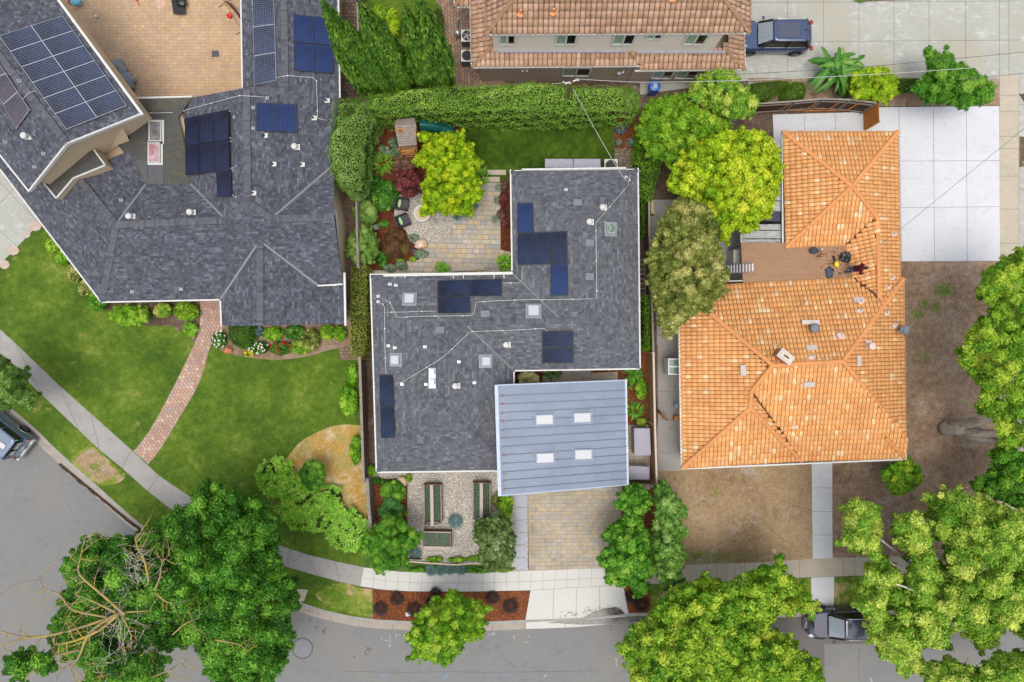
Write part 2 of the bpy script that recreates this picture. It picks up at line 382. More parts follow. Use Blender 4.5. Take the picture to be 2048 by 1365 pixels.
patch('sidewalk', CO_TAN, EU + EL[::-1], .008, [(interp(EU, x), interp(EL, x)) for x in (1300, 1360, 1414, 1434, 1452, 1470, 1489, 1508, 1542, 1599, 1687, 1709, 1760, 1812, 1870)], .02)
patch('driveway_apron', CO_NEW, [(1061, 1181.5), (1153, 1175.5), (1246, 1171.5), (1250, 1190), (1257, 1229), (1150, 1236.5), (1051, 1240)], .006, [((1153, 1175), (1152, 1236)), ((1107, 1178), (1106, 1238)), ((1199, 1173), (1200, 1232))], .02)
# yard surfaces
patch('lawn', GR, [(-900, -100), (-200, 300), (0, 430), (100, 400), (250, 560), (640, 600), (700, 560), (722, 700), (735, 850), (735, 1050), (728, 1134)] + SU[::-1][1:] + [(-300, 420), (-900, -40)], .004)
patch('planting_strip', GR, [(-60, 656), (0, 711), (84, 791), (158, 862), (199, 901), (244, 937), (296, 984), (341, 1019), (430, 1073), (570, 1134), (636, 1153), (721, 1174)] + [p for p in OUT if -60 <= p[0] <= 735][::-1], .004)
patch('worn_strip', GRW, spline([(140, 918), (165, 900), (192, 896), (222, 925), (250, 948), (240, 965), (212, 972), (196, 968), (160, 945), (140, 918)], 3), .0075)
patch('bare_strip_soil', DIRT2, spline([(150, 918), (172, 902), (190, 900), (214, 926), (236, 944), (222, 955), (205, 962), (190, 955), (165, 938), (150, 918)], 3), .0078)
patch('worn_strip', GRW, [(690, 1166), (721, 1176), (745, 1179), (745, 1236), (700, 1226), (650, 1212), (630, 1190), (655, 1170)], .0075)
patch('dry_weed_patch', DRY, spline([(735, 852), (680, 850), (640, 862), (600, 885), (570, 920), (540, 940), (560, 985), (600, 1010), (660, 1030), (735, 1048)], 4), .0075)
patch('walkway', WALKP, spline([(401, 600), (398, 662), (374, 720), (337, 794), (300, 860), (268, 903)], 5) + spline([(297, 929), (320, 900), (350, 851), (398, 767), (423, 690), (447, 656), (445, 600)], 5), .016)
patch('lawn_slab', CO_TAN, [(594, 1178), (616, 1180), (608, 1203), (596, 1203)], .009)
patch('driveway', CO_TOP, [(-300, 0), (-10, 300), (82, 440), (60, 468), (0, 530), (-300, 760)], .012, [((0, 365), (78, 446)), ((22, 384), (0, 408)), ((0, 462), (32, 490)), ((22, 384), (60, 345))], .02)
STONE = plain('flagstone', C(196, 176, 162), .9, .2, var=.15, scale=3)
for i, (x, y, s) in enumerate(((70, 452, 14), (54, 470, 8), (28, 502, 13), (10, 530, 12))):
    rs = np.random.default_rng(i); b = B()
    b.prism([tuple(P(x, y).xy + Vector((math.cos(t), math.sin(t) * .8)) * s / 31 * rs.uniform(.8, 1.1)) for t in np.linspace(0, 2 * math.pi, 9)[:-1]], 0, .03)
    tag(b.build('flagstone', STONE, loc=P(x, y)), ['largest pinkish flagstone, nearest the roof corner', 'small pinkish flagstone between two larger ones', 'pinkish flagstone midway along the driveway edge', 'pinkish flagstone nearest the left picture edge'][i], 'flagstone', 'flagstones beside the left driveway')
patch('courtyard', COURT, [(-40, -300), (560, -300), (560, 230), (250, 230), (60, 40)], .01)
patch('side_path', DARKP, [(640, -300), (716, -300), (712, 60), (705, 250), (712, 500), (740, 560), (718, 720), (680, 720), (660, 500)], .008)
patch('planting_bed', DIRT, spline([(430, 690), (450, 705), (500, 716), (560, 720), (620, 712), (660, 700), (700, 688), (700, 640), (430, 640)], 3), .0085)
patch('planting_bed', DIRT3, [(95, 455), (215, 620), (290, 652), (345, 652), (395, 690), (404, 600), (200, 560)], .0085)
patch('rear_lawn', GR, [(716, -300), (915, -300), (880, 0), (890, 60), (890, 180), (716, 190)], .006)
patch('side_path', SIDEP, spline([(872, -300), (872, -20), (884, 20), (890, 90), (897, 180)], 4) + [(900, 200), (1010, 200), (1000, -300)], .012)
# centre back yard
patch('mulch_bed', MULD, [(742, 230), (1030, 245), (1030, 560), (738, 560)], .004)
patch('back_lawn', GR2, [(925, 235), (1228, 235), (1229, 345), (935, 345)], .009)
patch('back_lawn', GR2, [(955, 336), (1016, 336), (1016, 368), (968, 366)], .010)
patch('patio', PATIO, [(968, 366), (1001, 366), (1001, 500), (1022, 505), (1024, 560), (742, 560), (742, 541), (782, 541), (815, 523), (838, 520), (845, 480), (900, 420), (940, 405)], .012)
patch('gravel_circle', GRAV, spline([(790, 395), (810, 382), (850, 375), (900, 400), (912, 430), (905, 455), (890, 475), (860, 490), (842, 497), (815, 475), (812, 462), (790, 440), (790, 395)], 4), .018)
for i, (x0, y0, x1, y1) in enumerate(((975, 340.5, 1012, 350.5), (964, 354.5, 999.5, 364.5))):
    tag(B().prism(px2([(x0, y0), (x1, y0), (x1, y1), (x0, y1)]), 0, .04).build('stepping_slab', m_conc('slab_concrete', C(190, 176, 158), .06) if not i else bpy.data.materials['slab_concrete'], loc=P(x0, y0)),
        ['tan stepping slab beside the lawn edging', 'tan stepping slab meeting the patio pavers'][i], 'paving slab', 'two stepping slabs between lawn and patio')
patch('mulch_bed', MUL, [(1229, 235), (1276, 235), (1276, 300), (1229, 300)], .012)
patch('pebble_path', PEB, [(1229, 297), (1276, 297), (1276, 345), (1229, 345)], .016)
patch('narrow_side_yard', DIRT3, [(1270, 235), (1300, 235), (1312, 705), (1276, 705)], .006)
patch('mulch_bed', MUL, [(1020, 730), (1308, 700), (1308, 915), (1020, 915)], .008)
patch('side_path', DRVP, [(1085, 752), (1235, 744), (1235, 770), (1085, 770)], .016)
patch('side_path', DRVP, [(1250, 850), (1300, 850), (1300, 980), (1250, 980)], .016)
patch('step_slab', CO_GREY, [(1124, 742), (1182, 738), (1182, 754), (1124, 756)], .06, z0=0)
# front yard of the centre house
patch('gravel_yard', GRAV, [(742, 935), (1056, 935), (1056, 1141), (960, 1144), (815, 1125), (815, 960), (742, 960)], .010)
patch('mulch_bed', MUL, [(742, 958), (813, 958), (815, 1123), (775, 1116), (742, 1060)], .014)
patch('driveway', DRVP, [(1056, 960), (1244, 960), (1241, 1136), (1153, 1138.5), (1058, 1142)], .014, [((1064, 985), (1066, 1141)), ((1236, 975), (1234, 1136)), ((1066, 1134), (1240, 1129))], .012)
patch('mulch_bed', MUL, [(1241, 960), (1320, 960), (1320, 1132), (1241, 1135)], .010)
patch('mulch_strip', MUL, [(746, 1179), (770, 1181), (820, 1184), (940, 1184), (1060, 1182), (1050, 1239.5), (963, 1243), (827, 1242.5), (746, 1238)], .008)
patch('mulch_strip', MUL, [(1247, 1172), (1300, 1169), (1302, 1225.5), (1258, 1226.5), (1251, 1195)], .008)
patch('ground_cover_bed', m_grass('low_cover', [C(50, 76, 24), C(66, 98, 34), C(86, 116, 50), C(110, 132, 70)]), [(728, 1080), (815, 1120), (960, 1130), (1040, 1135), (1020, 1143), (977, 1145.5), (880, 1146.5), (800, 1143.5), (728, 1135)], .016)
SLAB = m_conc('blue_grey_slab', C(176, 180, 186), .05)
for i in range(6):
    y = 991 + i * 25.0
    tag(B().prism(px2([(1031, y), (1053.5, y - .4), (1054.5, y + 22.4), (1031.5, y + 22.6)]), 0, .045).build('path_slab', SLAB, loc=P(1042, y + 11)),
        'square blue-grey slab, %s in the row beside the paver driveway' % ['nearest the metal roof', 'second from the metal roof', 'third from the metal roof', 'fourth from the metal roof', 'second from the sidewalk', 'nearest the sidewalk'][i], 'paving slab', 'row of square slabs beside the driveway')
# right property
patch('side_yard', CO_GREY, [(1280, 400), (1490, 400), (1490, 640), (1362, 640), (1362, 942), (1315, 942), (1313, 640), (1303, 560)], .010, [((1312, 671), (1357, 672)), ((1314, 727), (1357, 728)), ((1315, 783), (1357, 784)), ((1315, 839), (1357, 840)), ((1316, 905), (1357, 905))], .02)
patch('narrow_side_yard', DIRT3, [(1298, 700), (1315, 690), (1316, 850), (1308, 850)], .014)
patch('bare_yard', DIRT3, [(1275, 200), (1545, 200), (1545, 300), (1440, 420), (1275, 420)], .006)
patch('bare_yard', DIRT2, [(1312, 930), (1625, 930), (1625, 1118), (1520, 1124.5), (1315, 1131)], .006)
patch('bare_yard', DIRT, [(1664, 915), (1790, 915), (1790, 524), (1999, 520), (2060, 520), (2060, 1101), (1817, 1112.5), (1664, 1116)], .006)
patch('front_walk', CO_BLUE, [(1623, 925), (1664, 925), (1664.5, 1116.5), (1625, 1117.5)], .014, [((1624, 976), (1664, 976)), ((1624, 1023.5), (1664, 1023.5)), ((1625, 1070), (1664, 1070))], .022)
patch('front_walk', CO_BLUE, [(1622, 1155.5), (1668, 1153.5), (1667, 1212), (1622, 1214)], .012)
patch('planting_strip', GRW, [(1302, 1169), (1361, 1167), (1405, 1167), (1526, 1161), (1599, 1157), (1687, 1154), (1806, 1150), (2048, 1141), (2400, 1127)] + [p for p in OUT if 1300 <= p[0] <= 2400][::-1], .006)
patch('driveway', CO_BLUE, [(1700, 216), (1998, 213), (1999, 522), (1700, 524)], .012, gridl((1800, 216), (1998, 214), (1999, 522), (1803, 524), 3, 1) + [((1800, 323), (1999, 322)), ((1802, 416), (1999, 414)), ((1797, 216), (1803, 524))], .022)
patch('patio_slab', CO_BLUE, [(1545, 230), (1724, 225), (1724, 300), (1548, 300)], .013, [((1609, 228), (1609, 264)), ((1670, 227), (1670, 264))], .022)
patch('driveway', CO_TOP, [(1280, -300), (2042, -300), (2042, 150), (1998, 158), (1499, 160), (1280, 190)], .010, [((1504, 85), (2042, 81)), ((1504, 6), (2042, 3)), ((1574, -100), (1575, 158)), ((1646, -100), (1647, 158)), ((1718, -100), (1717, 158)), ((1788, -100), (1787, 158)), ((1858, -100), (1857, 158)), ((1931, -100), (1930, 158)), ((1998, -100), (1998, 158)), ((2017, -100), (2017, 158))], .022)
patch('planting_bed', DIRT, [(1496, 157), (1998, 157), (1998, 212), (1545, 214), (1496, 214)], .014)
patch('planting_bed', DIRT3, [(1700, -80), (1990, -80), (1960, -2), (1730, 4), (1712, 0)], .014)
patch('sidewalk', CO_TAN, [(1998.5, 150), (2037, 150), (2037, 1104), (1999.5, 1104)], .009, [((1998, 192), (2037, 191)), ((1998, 224), (2037, 223)), ((1998, 274), (2037, 273)), ((1998, 298), (2037, 298)), ((1998, 353), (2037, 353)), ((1998, 419), (2037, 419)), ((1999, 487), (2037, 487)), ((1999, 510), (2037, 510)), ((1999, 560), (2037, 560)), ((1999, 640), (2037, 640)), ((1999, 720), (2037, 720)), ((1999, 1000), (2037, 1000))], .02)
patch('street_edge', CO_TOP, [(2037.5, -300), (2400, -300), (2400, 1102), (2037.5, 1103)], .007, [((2037, 380), (2200, 380)), ((2037, 210), (2200, 206))], .02)
patch('planting_bed', DIRT3, [(2036, 188), (2120, 190), (2120, 214), (2050, 210)], .012)
patch('planting_bed', DIRT3, [(2038, 274), (2120, 274), (2120, 332), (2038, 335)], .012)
# road wear, utility marks, wet gutter, manholes
patch('asphalt_patch', DRK, [(1540, 1239), (1622, 1237), (1760, 1232), (1760, 1289), (1650, 1290), (1650, 1500), (1430, 1500), (1430, 1300)], ZR + .02)
PNT = plain('utility_paint', C(176, 176, 176), .9, .1, var=.2, scale=30); BPN = plain('blue_utility_paint', C(128, 142, 162), .9, .1, var=.1, scale=9)
def stroke(name, mat, lines, label, w=.06):
    b = B()
    for l in lines:
        q = [P(x, y, ZR) for x, y in l]
        for a, c in zip(q, q[1:]):
            d = (c - a); d.z = 0; L = d.length; d.normalize(); n = Vector((-d.y, d.x, 0)) * w / 2; nseg = max(1, int(L / .25))
            for k in range(nseg):
                if random.random() < .14: continue
                s, e = a + d * L * k / nseg, a + d * L * (k + .92) / nseg
                b.sheet([tuple((s + n).xy), tuple((e + n).xy), tuple((e - n).xy), tuple((s - n).xy)], ZR + .006)
    q = P(*lines[0][0], ZR); return tag(b.build(name, mat, loc=q), label, 'road marking')
stroke('utility_mark', PNT, [[(780, 1271), (780, 1295), (778, 1291)], [(776, 1290), (779, 1296), (782, 1290)], [(780, 1270), (802, 1270)], [(792, 1262), (792, 1279)]], 'faded painted bent arrow on the road below the mulch strip', .04)
stroke('utility_mark', PNT, [[(743, 1277), (760, 1278)], [(763, 1273), (763, 1282)], [(767, 1280), (778, 1282)]], 'faint broken painted line left of the bent arrow', .04)
stroke('utility_mark', PNT, [[(975, 1268), (984, 1266), (991, 1267), (984, 1270), (977, 1269)]], 'small white painted loop just past the kerb by the street tree', .05)
stroke('utility_mark', PNT, [[(1232.5, 1318), (1232.5, 1334)], [(1229, 1318), (1236, 1318)], [(1229, 1334), (1236, 1334)]], 'white painted letter I near the green street tree at the bottom', .06)
stroke('utility_mark', PNT, [[(1026, 1273), (1029, 1280)], [(1030, 1272), (1026, 1276)], [(1050, 1282), (1057, 1287)], [(1040, 1305), (1045, 1300)], [(1056, 1275), (1060, 1272)]], 'scattered white paint flecks on the road by the driveway apron', .05)
stroke('utility_mark', PNT, [[(1088, 1354), (1095, 1349)]], 'short white painted tick near the bottom edge of the road', .06)
stroke('utility_mark', PNT, [[(1738, 1355), (1745, 1362), (1740, 1366)]], 'white painted hook on the road behind the parked dark car', .06)
for i, (x, y) in enumerate(((770, 1352), (1010, 1351), (890, 1355))):
    b = B(); rs = np.random.default_rng(i + 40)
    for k in range(9):
        dx, dy, s = rs.normal(0, 5), rs.normal(0, 3), rs.uniform(1, 3)
        b.sheet(px2([(x + dx - s, y + dy - s * .5), (x + dx + s, y + dy - s * .7), (x + dx + s * .8, y + dy + s * .6), (x + dx - s, y + dy + s * .5)], ZR), ZR + .005 + k * .0006)
    tag(b.build('utility_mark', BPN, loc=P(x, y, ZR)), ['faded blue paint smudge on the road, leftmost of the blue ones', 'faded blue paint smudge on the road, rightmost of the blue ones', 'faint small blue paint smudge between the two others'][i], 'road marking')
WET = G('wet_mud', .15, .6); WET.col(WET.ramp(WET.noise(3, 5, .6), [(.35, C(70, 62, 56)), (.65, C(112, 108, 104))])); WET = WET.m
pb = B(); pb.sheet(px2([(1168, 1235), (1186, 1226), (1205, 1219), (1232, 1215), (1243, 1220), (1250, 1229), (1200, 1233.5)], .045), .045)
pb.sheet(px2([(1095, 1246), (1130, 1242), (1180, 1240), (1252, 1234), (1290, 1233), (1300, 1240), (1240, 1248), (1160, 1250)], -.1), -.1); tag(pb.build('gutter_puddle', WET), kind='structure')
mb = B(); rs = np.random.default_rng(14)
for k in range(90): x = rs.uniform(1120, 1245); y = 1236 - (x - 1120) * .15 - abs(rs.normal(0, 6)); s_ = rs.uniform(.4, 1.6); mb.sheet(px2([(x - s_, y - s_ * .4), (x + s_, y - s_ * .5), (x + s_ * .8, y + s_ * .4), (x - s_, y + s_ * .5)]), .05 + k * .00003)
tag(mb.build('mud_specks', plain('dried_mud', C(166, 146, 130), .95, .1)), kind='structure')
SPOT = plain('oil_stain', C(104, 100, 97), .9, .1)
b = B(); rs = np.random.default_rng(3)
for (x, y, n, sp) in ((648, 1263, 12, 3), (735, 1300, 14, 6), (708, 1314, 4, 2), (632, 1255, 7, 5), (1222, 1256, 6, 3), (1050, 1331, 3, 2), (620, 1236, 5, 3)):
    for k in range(n):
        dx, dy, s = rs.normal(0, sp * .6), rs.normal(0, sp), rs.uniform(.8, 2.4); an = np.linspace(0, 6.28, 7)[:-1]
        b.sheet(px2([(x + dx + math.cos(t) * s * rs.uniform(.6, 1), y + dy + math.sin(t) * s * rs.uniform(.6, 1)) for t in an], ZR), ZR + .003 + k * .0004)
tag(b.build('oil_stains', SPOT), kind='structure')
CRK = plain('road_crack', C(108, 106, 103), .95, .1)
b = B()
for l in ([(690, 1343), (800, 1345), (900, 1344), (1000, 1345), (1200, 1342)], [(1716, 1290), (1719, 1310), (1716, 1330), (1720, 1365)], [(0, 1190), (40, 1166), (90, 1160)]):
    q = [P(x, y, ZR) for x, y in spline(l, 5)]
    for a, c in zip(q, q[1:]):
        d = (c - a).normalized(); n = Vector((-d.y, d.x, 0)) * .014; j = Vector((0, random.uniform(-.03, .03), 0))
        b.add([a + n + Vector((0, 0, .003)), a - n + Vector((0, 0, .003)), c - n + Vector((0, 0, .003)), c + n + Vector((0, 0, .003))], [(0, 1, 2, 3)])
tag(b.build('road_cracks', CRK), kind='structure')
IRON = plain('iron_cover', C(128, 128, 132), .7, .4, var=.1, scale=12)
c = P(605, 1297, ZR); b = B(); b.lathe(c, [(.7, .002), (.7, .008), (.62, .010), (.62, .004)], 36); t = thing('manhole_cover', 'round grey manhole cover in the road beside the big dark tree', 'manhole cover', c)
b.build('collar', CRK, t); b = B(); b.lathe(c, [(.6, .002), (.6, .016), (.5, .018), (.48, .014), (.2, .014), (.18, .020)], 36); b.build('cover', IRON, t)
c = P(1548, 1102, 0); t = thing('access_cover', 'small round tan cover set in damp soil by the front walk', 'cover', c)
b = B(); b.prism([tuple(P(1546, 1107).xy + Vector((math.cos(a) * .36, math.sin(a) * .62)) * random.uniform(.75, 1.1)) for a in np.linspace(0, 6.28, 14)[:-1]], .005, .012); b.build('damp_ring', plain('damp_soil', C(84, 66, 54)), t)
b = B(); b.lathe(c, [(.15, 0), (.15, .04), (.12, .05)], 18); b.build('lid', STONE, t)
# ------------------------------------------------------------ roofs and houses
def m_shingle(name, lo, mid, hi, bw_=.3, streak=None):
    g = G(name, .92, .15); uv = g.co('UV')
    k, f = g.brick(bw_ * .62, .145, .006, .37, uv, 3); k2, f2 = g.brick(.33, .145, .0, .61, g.mapv(uv, loc=(.13, 0, 0)), 2)
    v = g.math('ADD', g.math('MULTIPLY', k, .6), g.math('MULTIPLY', k2, .4))
    c = g.ramp(v, [(.1, lo), (.4, mid), (.68, tuple(a * .7 + b * .3 for a, b in zip(mid, hi))), (.95, hi)])
    fine = g.noise(45, 4, .8, uv); big = g.noise(.35, 5, .6, uv)
    c = g.mix(.55, c, g.bw(fine, .3, .7, .7, 1.3), 'MULTIPLY'); c = g.mix(.8, c, g.bw(big, .35, .65, .93, 1.06), 'MULTIPLY')
    if streak:
        s = g.noise(1.6, 6, .75, g.mapv(uv, (1, .25, 1))); c = g.mix(g.bw(s, .62, .74, 0, .4), c, streak)
    c = g.mix(g.math('MULTIPLY', f, .7), c, tuple(x * .45 for x in lo[:3]) + (1,))
    # each course overlaps the one below: saw-tooth height
    sp = g.n('ShaderNodeSeparateXYZ'); g.l(uv, sp.inputs[0])
    saw = g.math('SUBTRACT', 1., g.math('FRACT', g.math('DIVIDE', sp.outputs[1], .145)))
    g.col(c); g.bump(g.math('ADD', saw, g.math('MULTIPLY', v, .5)), .55, .02); return g.m
SH_C = m_shingle('charcoal_shingle', C(84, 86, 92), C(98, 101, 107), C(126, 129, 135), .3, C(126, 116, 104))
SH_L = m_shingle('slate_shingle', C(70, 73, 82), C(84, 87, 96), C(118, 121, 131), .28, C(110, 112, 104))
SH_OLD = m_shingle('mossy_shingle', C(66, 66, 66), C(84, 86, 84), C(110, 110, 104))
CAP = m_shingle('ridge_shingle', C(84, 85, 93), C(98, 100, 110), C(116, 118, 128), .5)
CAPL = m_shingle('slate_ridge_shingle', C(86, 88, 94), C(98, 100, 107), C(112, 114, 121), .5)
VAL = plain('valley_metal', C(140, 142, 146), .6, .4, .3)
WHT = plain('white_trim', C(212, 212, 207), .6, .3, var=.05, scale=3)
GUTM = plain('white_gutter', C(216, 217, 212), .5, .3, var=.05, scale=2)
GUTD = plain('dark_vent_pipe', C(60, 56, 54), .8, .2)  # dark grey of the roof vent pipes
STUC = plain('beige_stucco', C(214, 190, 158), .9, .2, var=.05, scale=8)
STUP = plain('pinkish_stucco', C(240, 226, 212), .9, .2, var=.05, scale=8)
STUW = plain('cream_stucco', C(206, 200, 186), .9, .2, var=.05, scale=8)
GLS = G('window_glass', .08, .7, base=C(96, 116, 116)); GLS = GLS.m
GLD = G('dark_glass', .06, .7, base=C(26, 28, 32)); GLD = GLD.m
def newell(q):
    n = Vector((0, 0, 0))
    for i in range(len(q)): n += q[i].cross(q[(i + 1) % len(q)])
    n.normalize(); return n if n.z > 0 else -n
def tess(q):
    return [tuple(q[i] for i in tr) for tr in tessellate_polygon([[Vector((p.x, p.y, 0)) for p in q]])]
class Roof:
    def __init__(s, verts, faces, drop=0):
        s.v = {k: P(*c) for k, c in verts.items()}; s.faces = [f for f in faces]; s.tris = []
        for f in faces:
            q = [s.v[k] for k in f]
            s.tris += tess(q)
    def at(s, px, py):
        """point on this roof seen at the pixel, and its normal"""
        o = Vector((0, 0, H)); d = Vector(((px - 1024) / FPX, (682.5 - py) / FPX, -1)); best = None
        for a, b_, c in s.tris:
            n = (b_ - a).cross(c - a)
            if n.z < 0: n = -n
            n.normalize(); k = d.dot(n)
            if abs(k) < 1e-6: continue
            t = (a - o).dot(n) / k; p = o + d * t
            e = []
            for u, v_ in ((a, b_), (b_, c), (c, a)): e.append((v_.x - u.x) * (p.y - u.y) - (v_.y - u.y) * (p.x - u.x))
            lo = min(e) if sum(e) > 0 else -max(e)
            if best is None or lo > best[0]: best = (lo, p, n)
        return best[1], best[2]
    def mesh(s, name, mat, parent, only=None, sink=0):
        b = B()
        for f in (only or s.faces):
            q = [s.v[k] for k in f]
            u = (q[1] - q[0]); u.z = 0; u.normalize(); n = newell(q)
            w_ = n.cross(u)
            if w_.z < 0: w_ = -w_
            uv = [((p - q[0]).dot(u) + q[0].x, (p - q[0]).dot(w_)) for p in q]
            a = sum((q[i].x * q[(i + 1) % len(q)].y - q[(i + 1) % len(q)].x * q[i].y) for i in range(len(q)))
            if a < 0: q = q[::-1]; uv = uv[::-1]
            b.add([p - Vector((0, 0, sink)) for p in q], [tuple(range(len(q)))], 0, [uv])
        return b.build(name, mat, parent)
def eaves(parent, pts, name='gutter', w=.085, h=.12, mat=None, dz=-.02):
    """gutter or fascia box run along eave points (px,py,z)"""
    b = B(); q = [P(*p) for p in pts]
    for a, c in zip(q, q[1:]):
        a = a + Vector((0, 0, dz)); c = c + Vector((0, 0, dz)); d = (c - a).normalized()
        b.beam(a - d * w * .5, c + d * w * .5, w, h)
        L = (c - a).length; n = int(L / 1.6)
        for i in range(1, n): p = a + (c - a) * i / n; b.box(p + Vector((0, 0, h / 2 + .012)), (.05, w * 1.5, .02), rz=math.atan2(d.y, d.x))
    return b.build(name, mat or GUTM, parent)
def walls(parent, px, z, z0=0, mat=None, name='wall'):
    b = B(); b.prism(px2(px, z), z0, z - .02, bottom=False); return b.build(name, mat or STUW, parent)
def vent(parent, roof, px, py, kind, ang=0):
    p, n = roof.at(px, py); b = B(); n = n.normalized()
    if kind == 'dome':      # white mushroom fan cap on a square flashing
        b.box(p + Vector((.10, 0, .05)), (.36, .34, .03), rz=ang); b.lathe(p, [(.09, 0), (.09, .25)], 14, 0); b.lathe(p + Vector((0, 0, .22)), [(.16, 0), (.19, .04), (.17, .1), (.1, .15), (.02, .17)], 16, 0, True); nm = 'roof_vent'; m = WHT
    elif kind == 'pipe':
        b.box(p + Vector((.0, 0, .04)), (.3, .26, .03), rz=ang, mi=0); b.lathe(p + Vector((-.06, 0, 0)), [(.055, 0), (.05, .28)], 10, 1); nm = 'vent_pipe'; m = [WHT, GUTD]
    elif kind == 'small':
        b.box(p + Vector((0, 0, .04)), (.2, .16, .03), rz=ang, mi=0); b.lathe(p, [(.045, 0), (.04, .2)], 8, 0); nm = 'vent_pipe'; m = plain('galvanised', C(172, 178, 184), .4, .5, .5) if 'galvanised' not in bpy.data.materials else bpy.data.materials['galvanised']
    elif kind == 'low':     # flat square attic vent, same grey as the shingles
        t = n; M = t.to_track_quat('Z', 'Y').to_matrix(); b.box(p + n * .07, (.52, .4, .1), mat=M @ Matrix.Rotation(ang, 3, 'Z')); nm = 'attic_vent'; m = bpy.data.materials.get('grey_vent') or plain('grey_vent', C(128, 129, 140), .6, .4)
    elif kind == 'cap':
        b.box(p + Vector((0, -.05, .05)), (.42, .6, .04), rz=ang); b.box(p + Vector((0, .05, .2)), (.3, .3, .3), rz=ang, taper=.9); nm = 'flue_cap'; m = bpy.data.materials.get('galvanised') or WHT
    elif kind == 'gtile':   # terracotta-house mortar boot with small stub
        b.rock(p + Vector((0, 0, .05)), .24, .18, .07, int(px), 0, 2, .5); b.lathe(p + Vector((.05, .05, 0)), [(.06, 0), (.055, .26)], 10, 0); nm = 'vent_pipe'; m = bpy.data.materials.get('mortar_boot') or plain('mortar_boot', C(216, 196, 186), .8, .2, var=.2, scale=9)
    return b.build(nm, m, parent)
def on(roof, px, py, h): p, n = roof.at(px, py); return p + n * h
def m_pv(name, base, hi, line=(.3, .33, .4, 1), cell=None):
    g = G(name, .3, .12); uv = g.co('UV'); n = g.noise(.6, 3, .5, uv)
    c = g.ramp(n, [(.35, base), (.65, hi)])
    if cell:
        k, f = g.brick(cell, cell, .0035, 0, uv, 1, smooth=0); c = g.mix(f, c, C(170, 176, 186))
    else:
        k, f = g.brick(.156, 3, .0025, 0, uv, 1, smooth=0); k2, f2 = g.brick(3, .052, .0035, 0, uv, 1, smooth=0)
        c = g.mix(g.math('MULTIPLY', f, .35), c, line); c = g.mix(g.math('MULTIPLY', f2, .22), c, (0, 0, 0, 1))
    g.col(c); return g.m
PVK = m_pv('black_solar_glass', C(30, 36, 54), C(50, 62, 92)); PVB = m_pv('blue_solar_glass', C(34, 50, 92), C(48, 68, 112))
PVC = m_pv('cell_solar_glass', C(34, 38, 56), C(60, 72, 104), cell=.128); PVC2 = m_pv('grey_cell_solar_glass', C(52, 48, 58), C(92, 80, 86), cell=.128)
PVM = m_pv('midnight_solar_glass', C(28, 30, 44), C(46, 54, 86))
BLK = plain('black_frame', C(24, 26, 30), .4, .5); ALU = plain('aluminium', C(200, 202, 206), .4, .5, .3)
def panels(parent, roof, c4, nu, nv, glass, frame, skip=(), h=.11, up=None):
    """grid of framed panels with four pixel corners (clockwise from top-left) lying on the roof"""
    q = [on(roof, x, y, h) for x, y in c4]; n = (q[1] - q[0]).cross(q[3] - q[0]).normalized(); n = n if n.z > 0 else -n
    I = lambda u, v_: (q[0] * (1 - u) + q[1] * u) * (1 - v_) + (q[3] * (1 - u) + q[2] * u) * v_
    for j in range(nv):
        for i in range(nu):
            if (i, j) in skip: continue
            a, b_, c, d = I(i / nu, j / nv), I((i + 1) / nu, j / nv), I((i + 1) / nu, (j + 1) / nv), I(i / nu, (j + 1) / nv)
            m = (a + b_ + c + d) / 4; W = (b_ - a).length; L = (d - a).length
            sh = lambda p, k: m + (p - m) * k
            lo = [sh(p, .985 if frame is BLK else .995) - n * .04 for p in (a, b_, c, d)]; hi = [sh(p, .985 if frame is BLK else .995) for p in (a, b_, c, d)]
            o = B(); V = lo + hi
            o.add(V, [(4, 7, 6, 5), (0, 4, 5, 1), (1, 5, 6, 2), (2, 6, 7, 3), (3, 7, 4, 0)], 0)
            e = .035 if frame is BLK else .016; kx = 1 - 2 * e / W; ky = 1 - 2 * e / L
            ux = (b_ - a).normalized(); uy = (d - a).normalized()
            g4 = [p + n * .004 for p in (hi[0] + ux * e + uy * e, hi[1] - ux * e + uy * e, hi[2] - ux * e - uy * e, hi[3] + ux * e - uy * e)]
            short = W <= L; uvs = [(0, 0), (W, 0), (W, L), (0, L)] if short else [(0, 0), (0, W), (L, W), (L, 0)]
            o.add(g4, [(0, 3, 2, 1)], 1, [[uvs[0], uvs[3], uvs[2], uvs[1]]])
            for p in (lo[0], lo[1], lo[2], lo[3]):
                o.lathe(sh(p, .9) - n * (h - .03), [(.03, 0), (.03, h - .04)], 6, 2)
            o.build('solar_panel', [frame, glass, ALU], parent)
COND = plain('conduit', C(214, 216, 214), .5, .4, .2)
def conduit(parent, roof, pts, r=.015, clip=1):
    q = []
    for (x0, y0), (x1, y1) in zip(pts, pts[1:]):
        n = max(1, int(math.hypot(x1 - x0, y1 - y0) / 14))
        for k in range(n): q.append(on(roof, x0 + (x1 - x0) * k / n, y0 + (y1 - y0) * k / n, .12))
    q.append(on(roof, *pts[-1], .12)); b = B(); b.tube(q, r, 6)
    if clip:
        for p in q[1:-1:4]: b.box(p - Vector((0, 0, .05)), (.07, .07, .1))
    return b.build('conduit', COND, parent)
FLASH = plain('flashing', C(158, 164, 170), .5, .4, .4); SKYM = G('skylight_dome', .25, .5, base=C(200, 202, 205)); SKYM = SKYM.m
SKYT = G('tinted_skylight', .1, .6); SKYT.col(SKYT.ramp(SKYT.noise(2.5, 4, .6), [(.4, C(96, 112, 92)), (.6, C(176, 196, 190))])); SKYT = SKYT.m
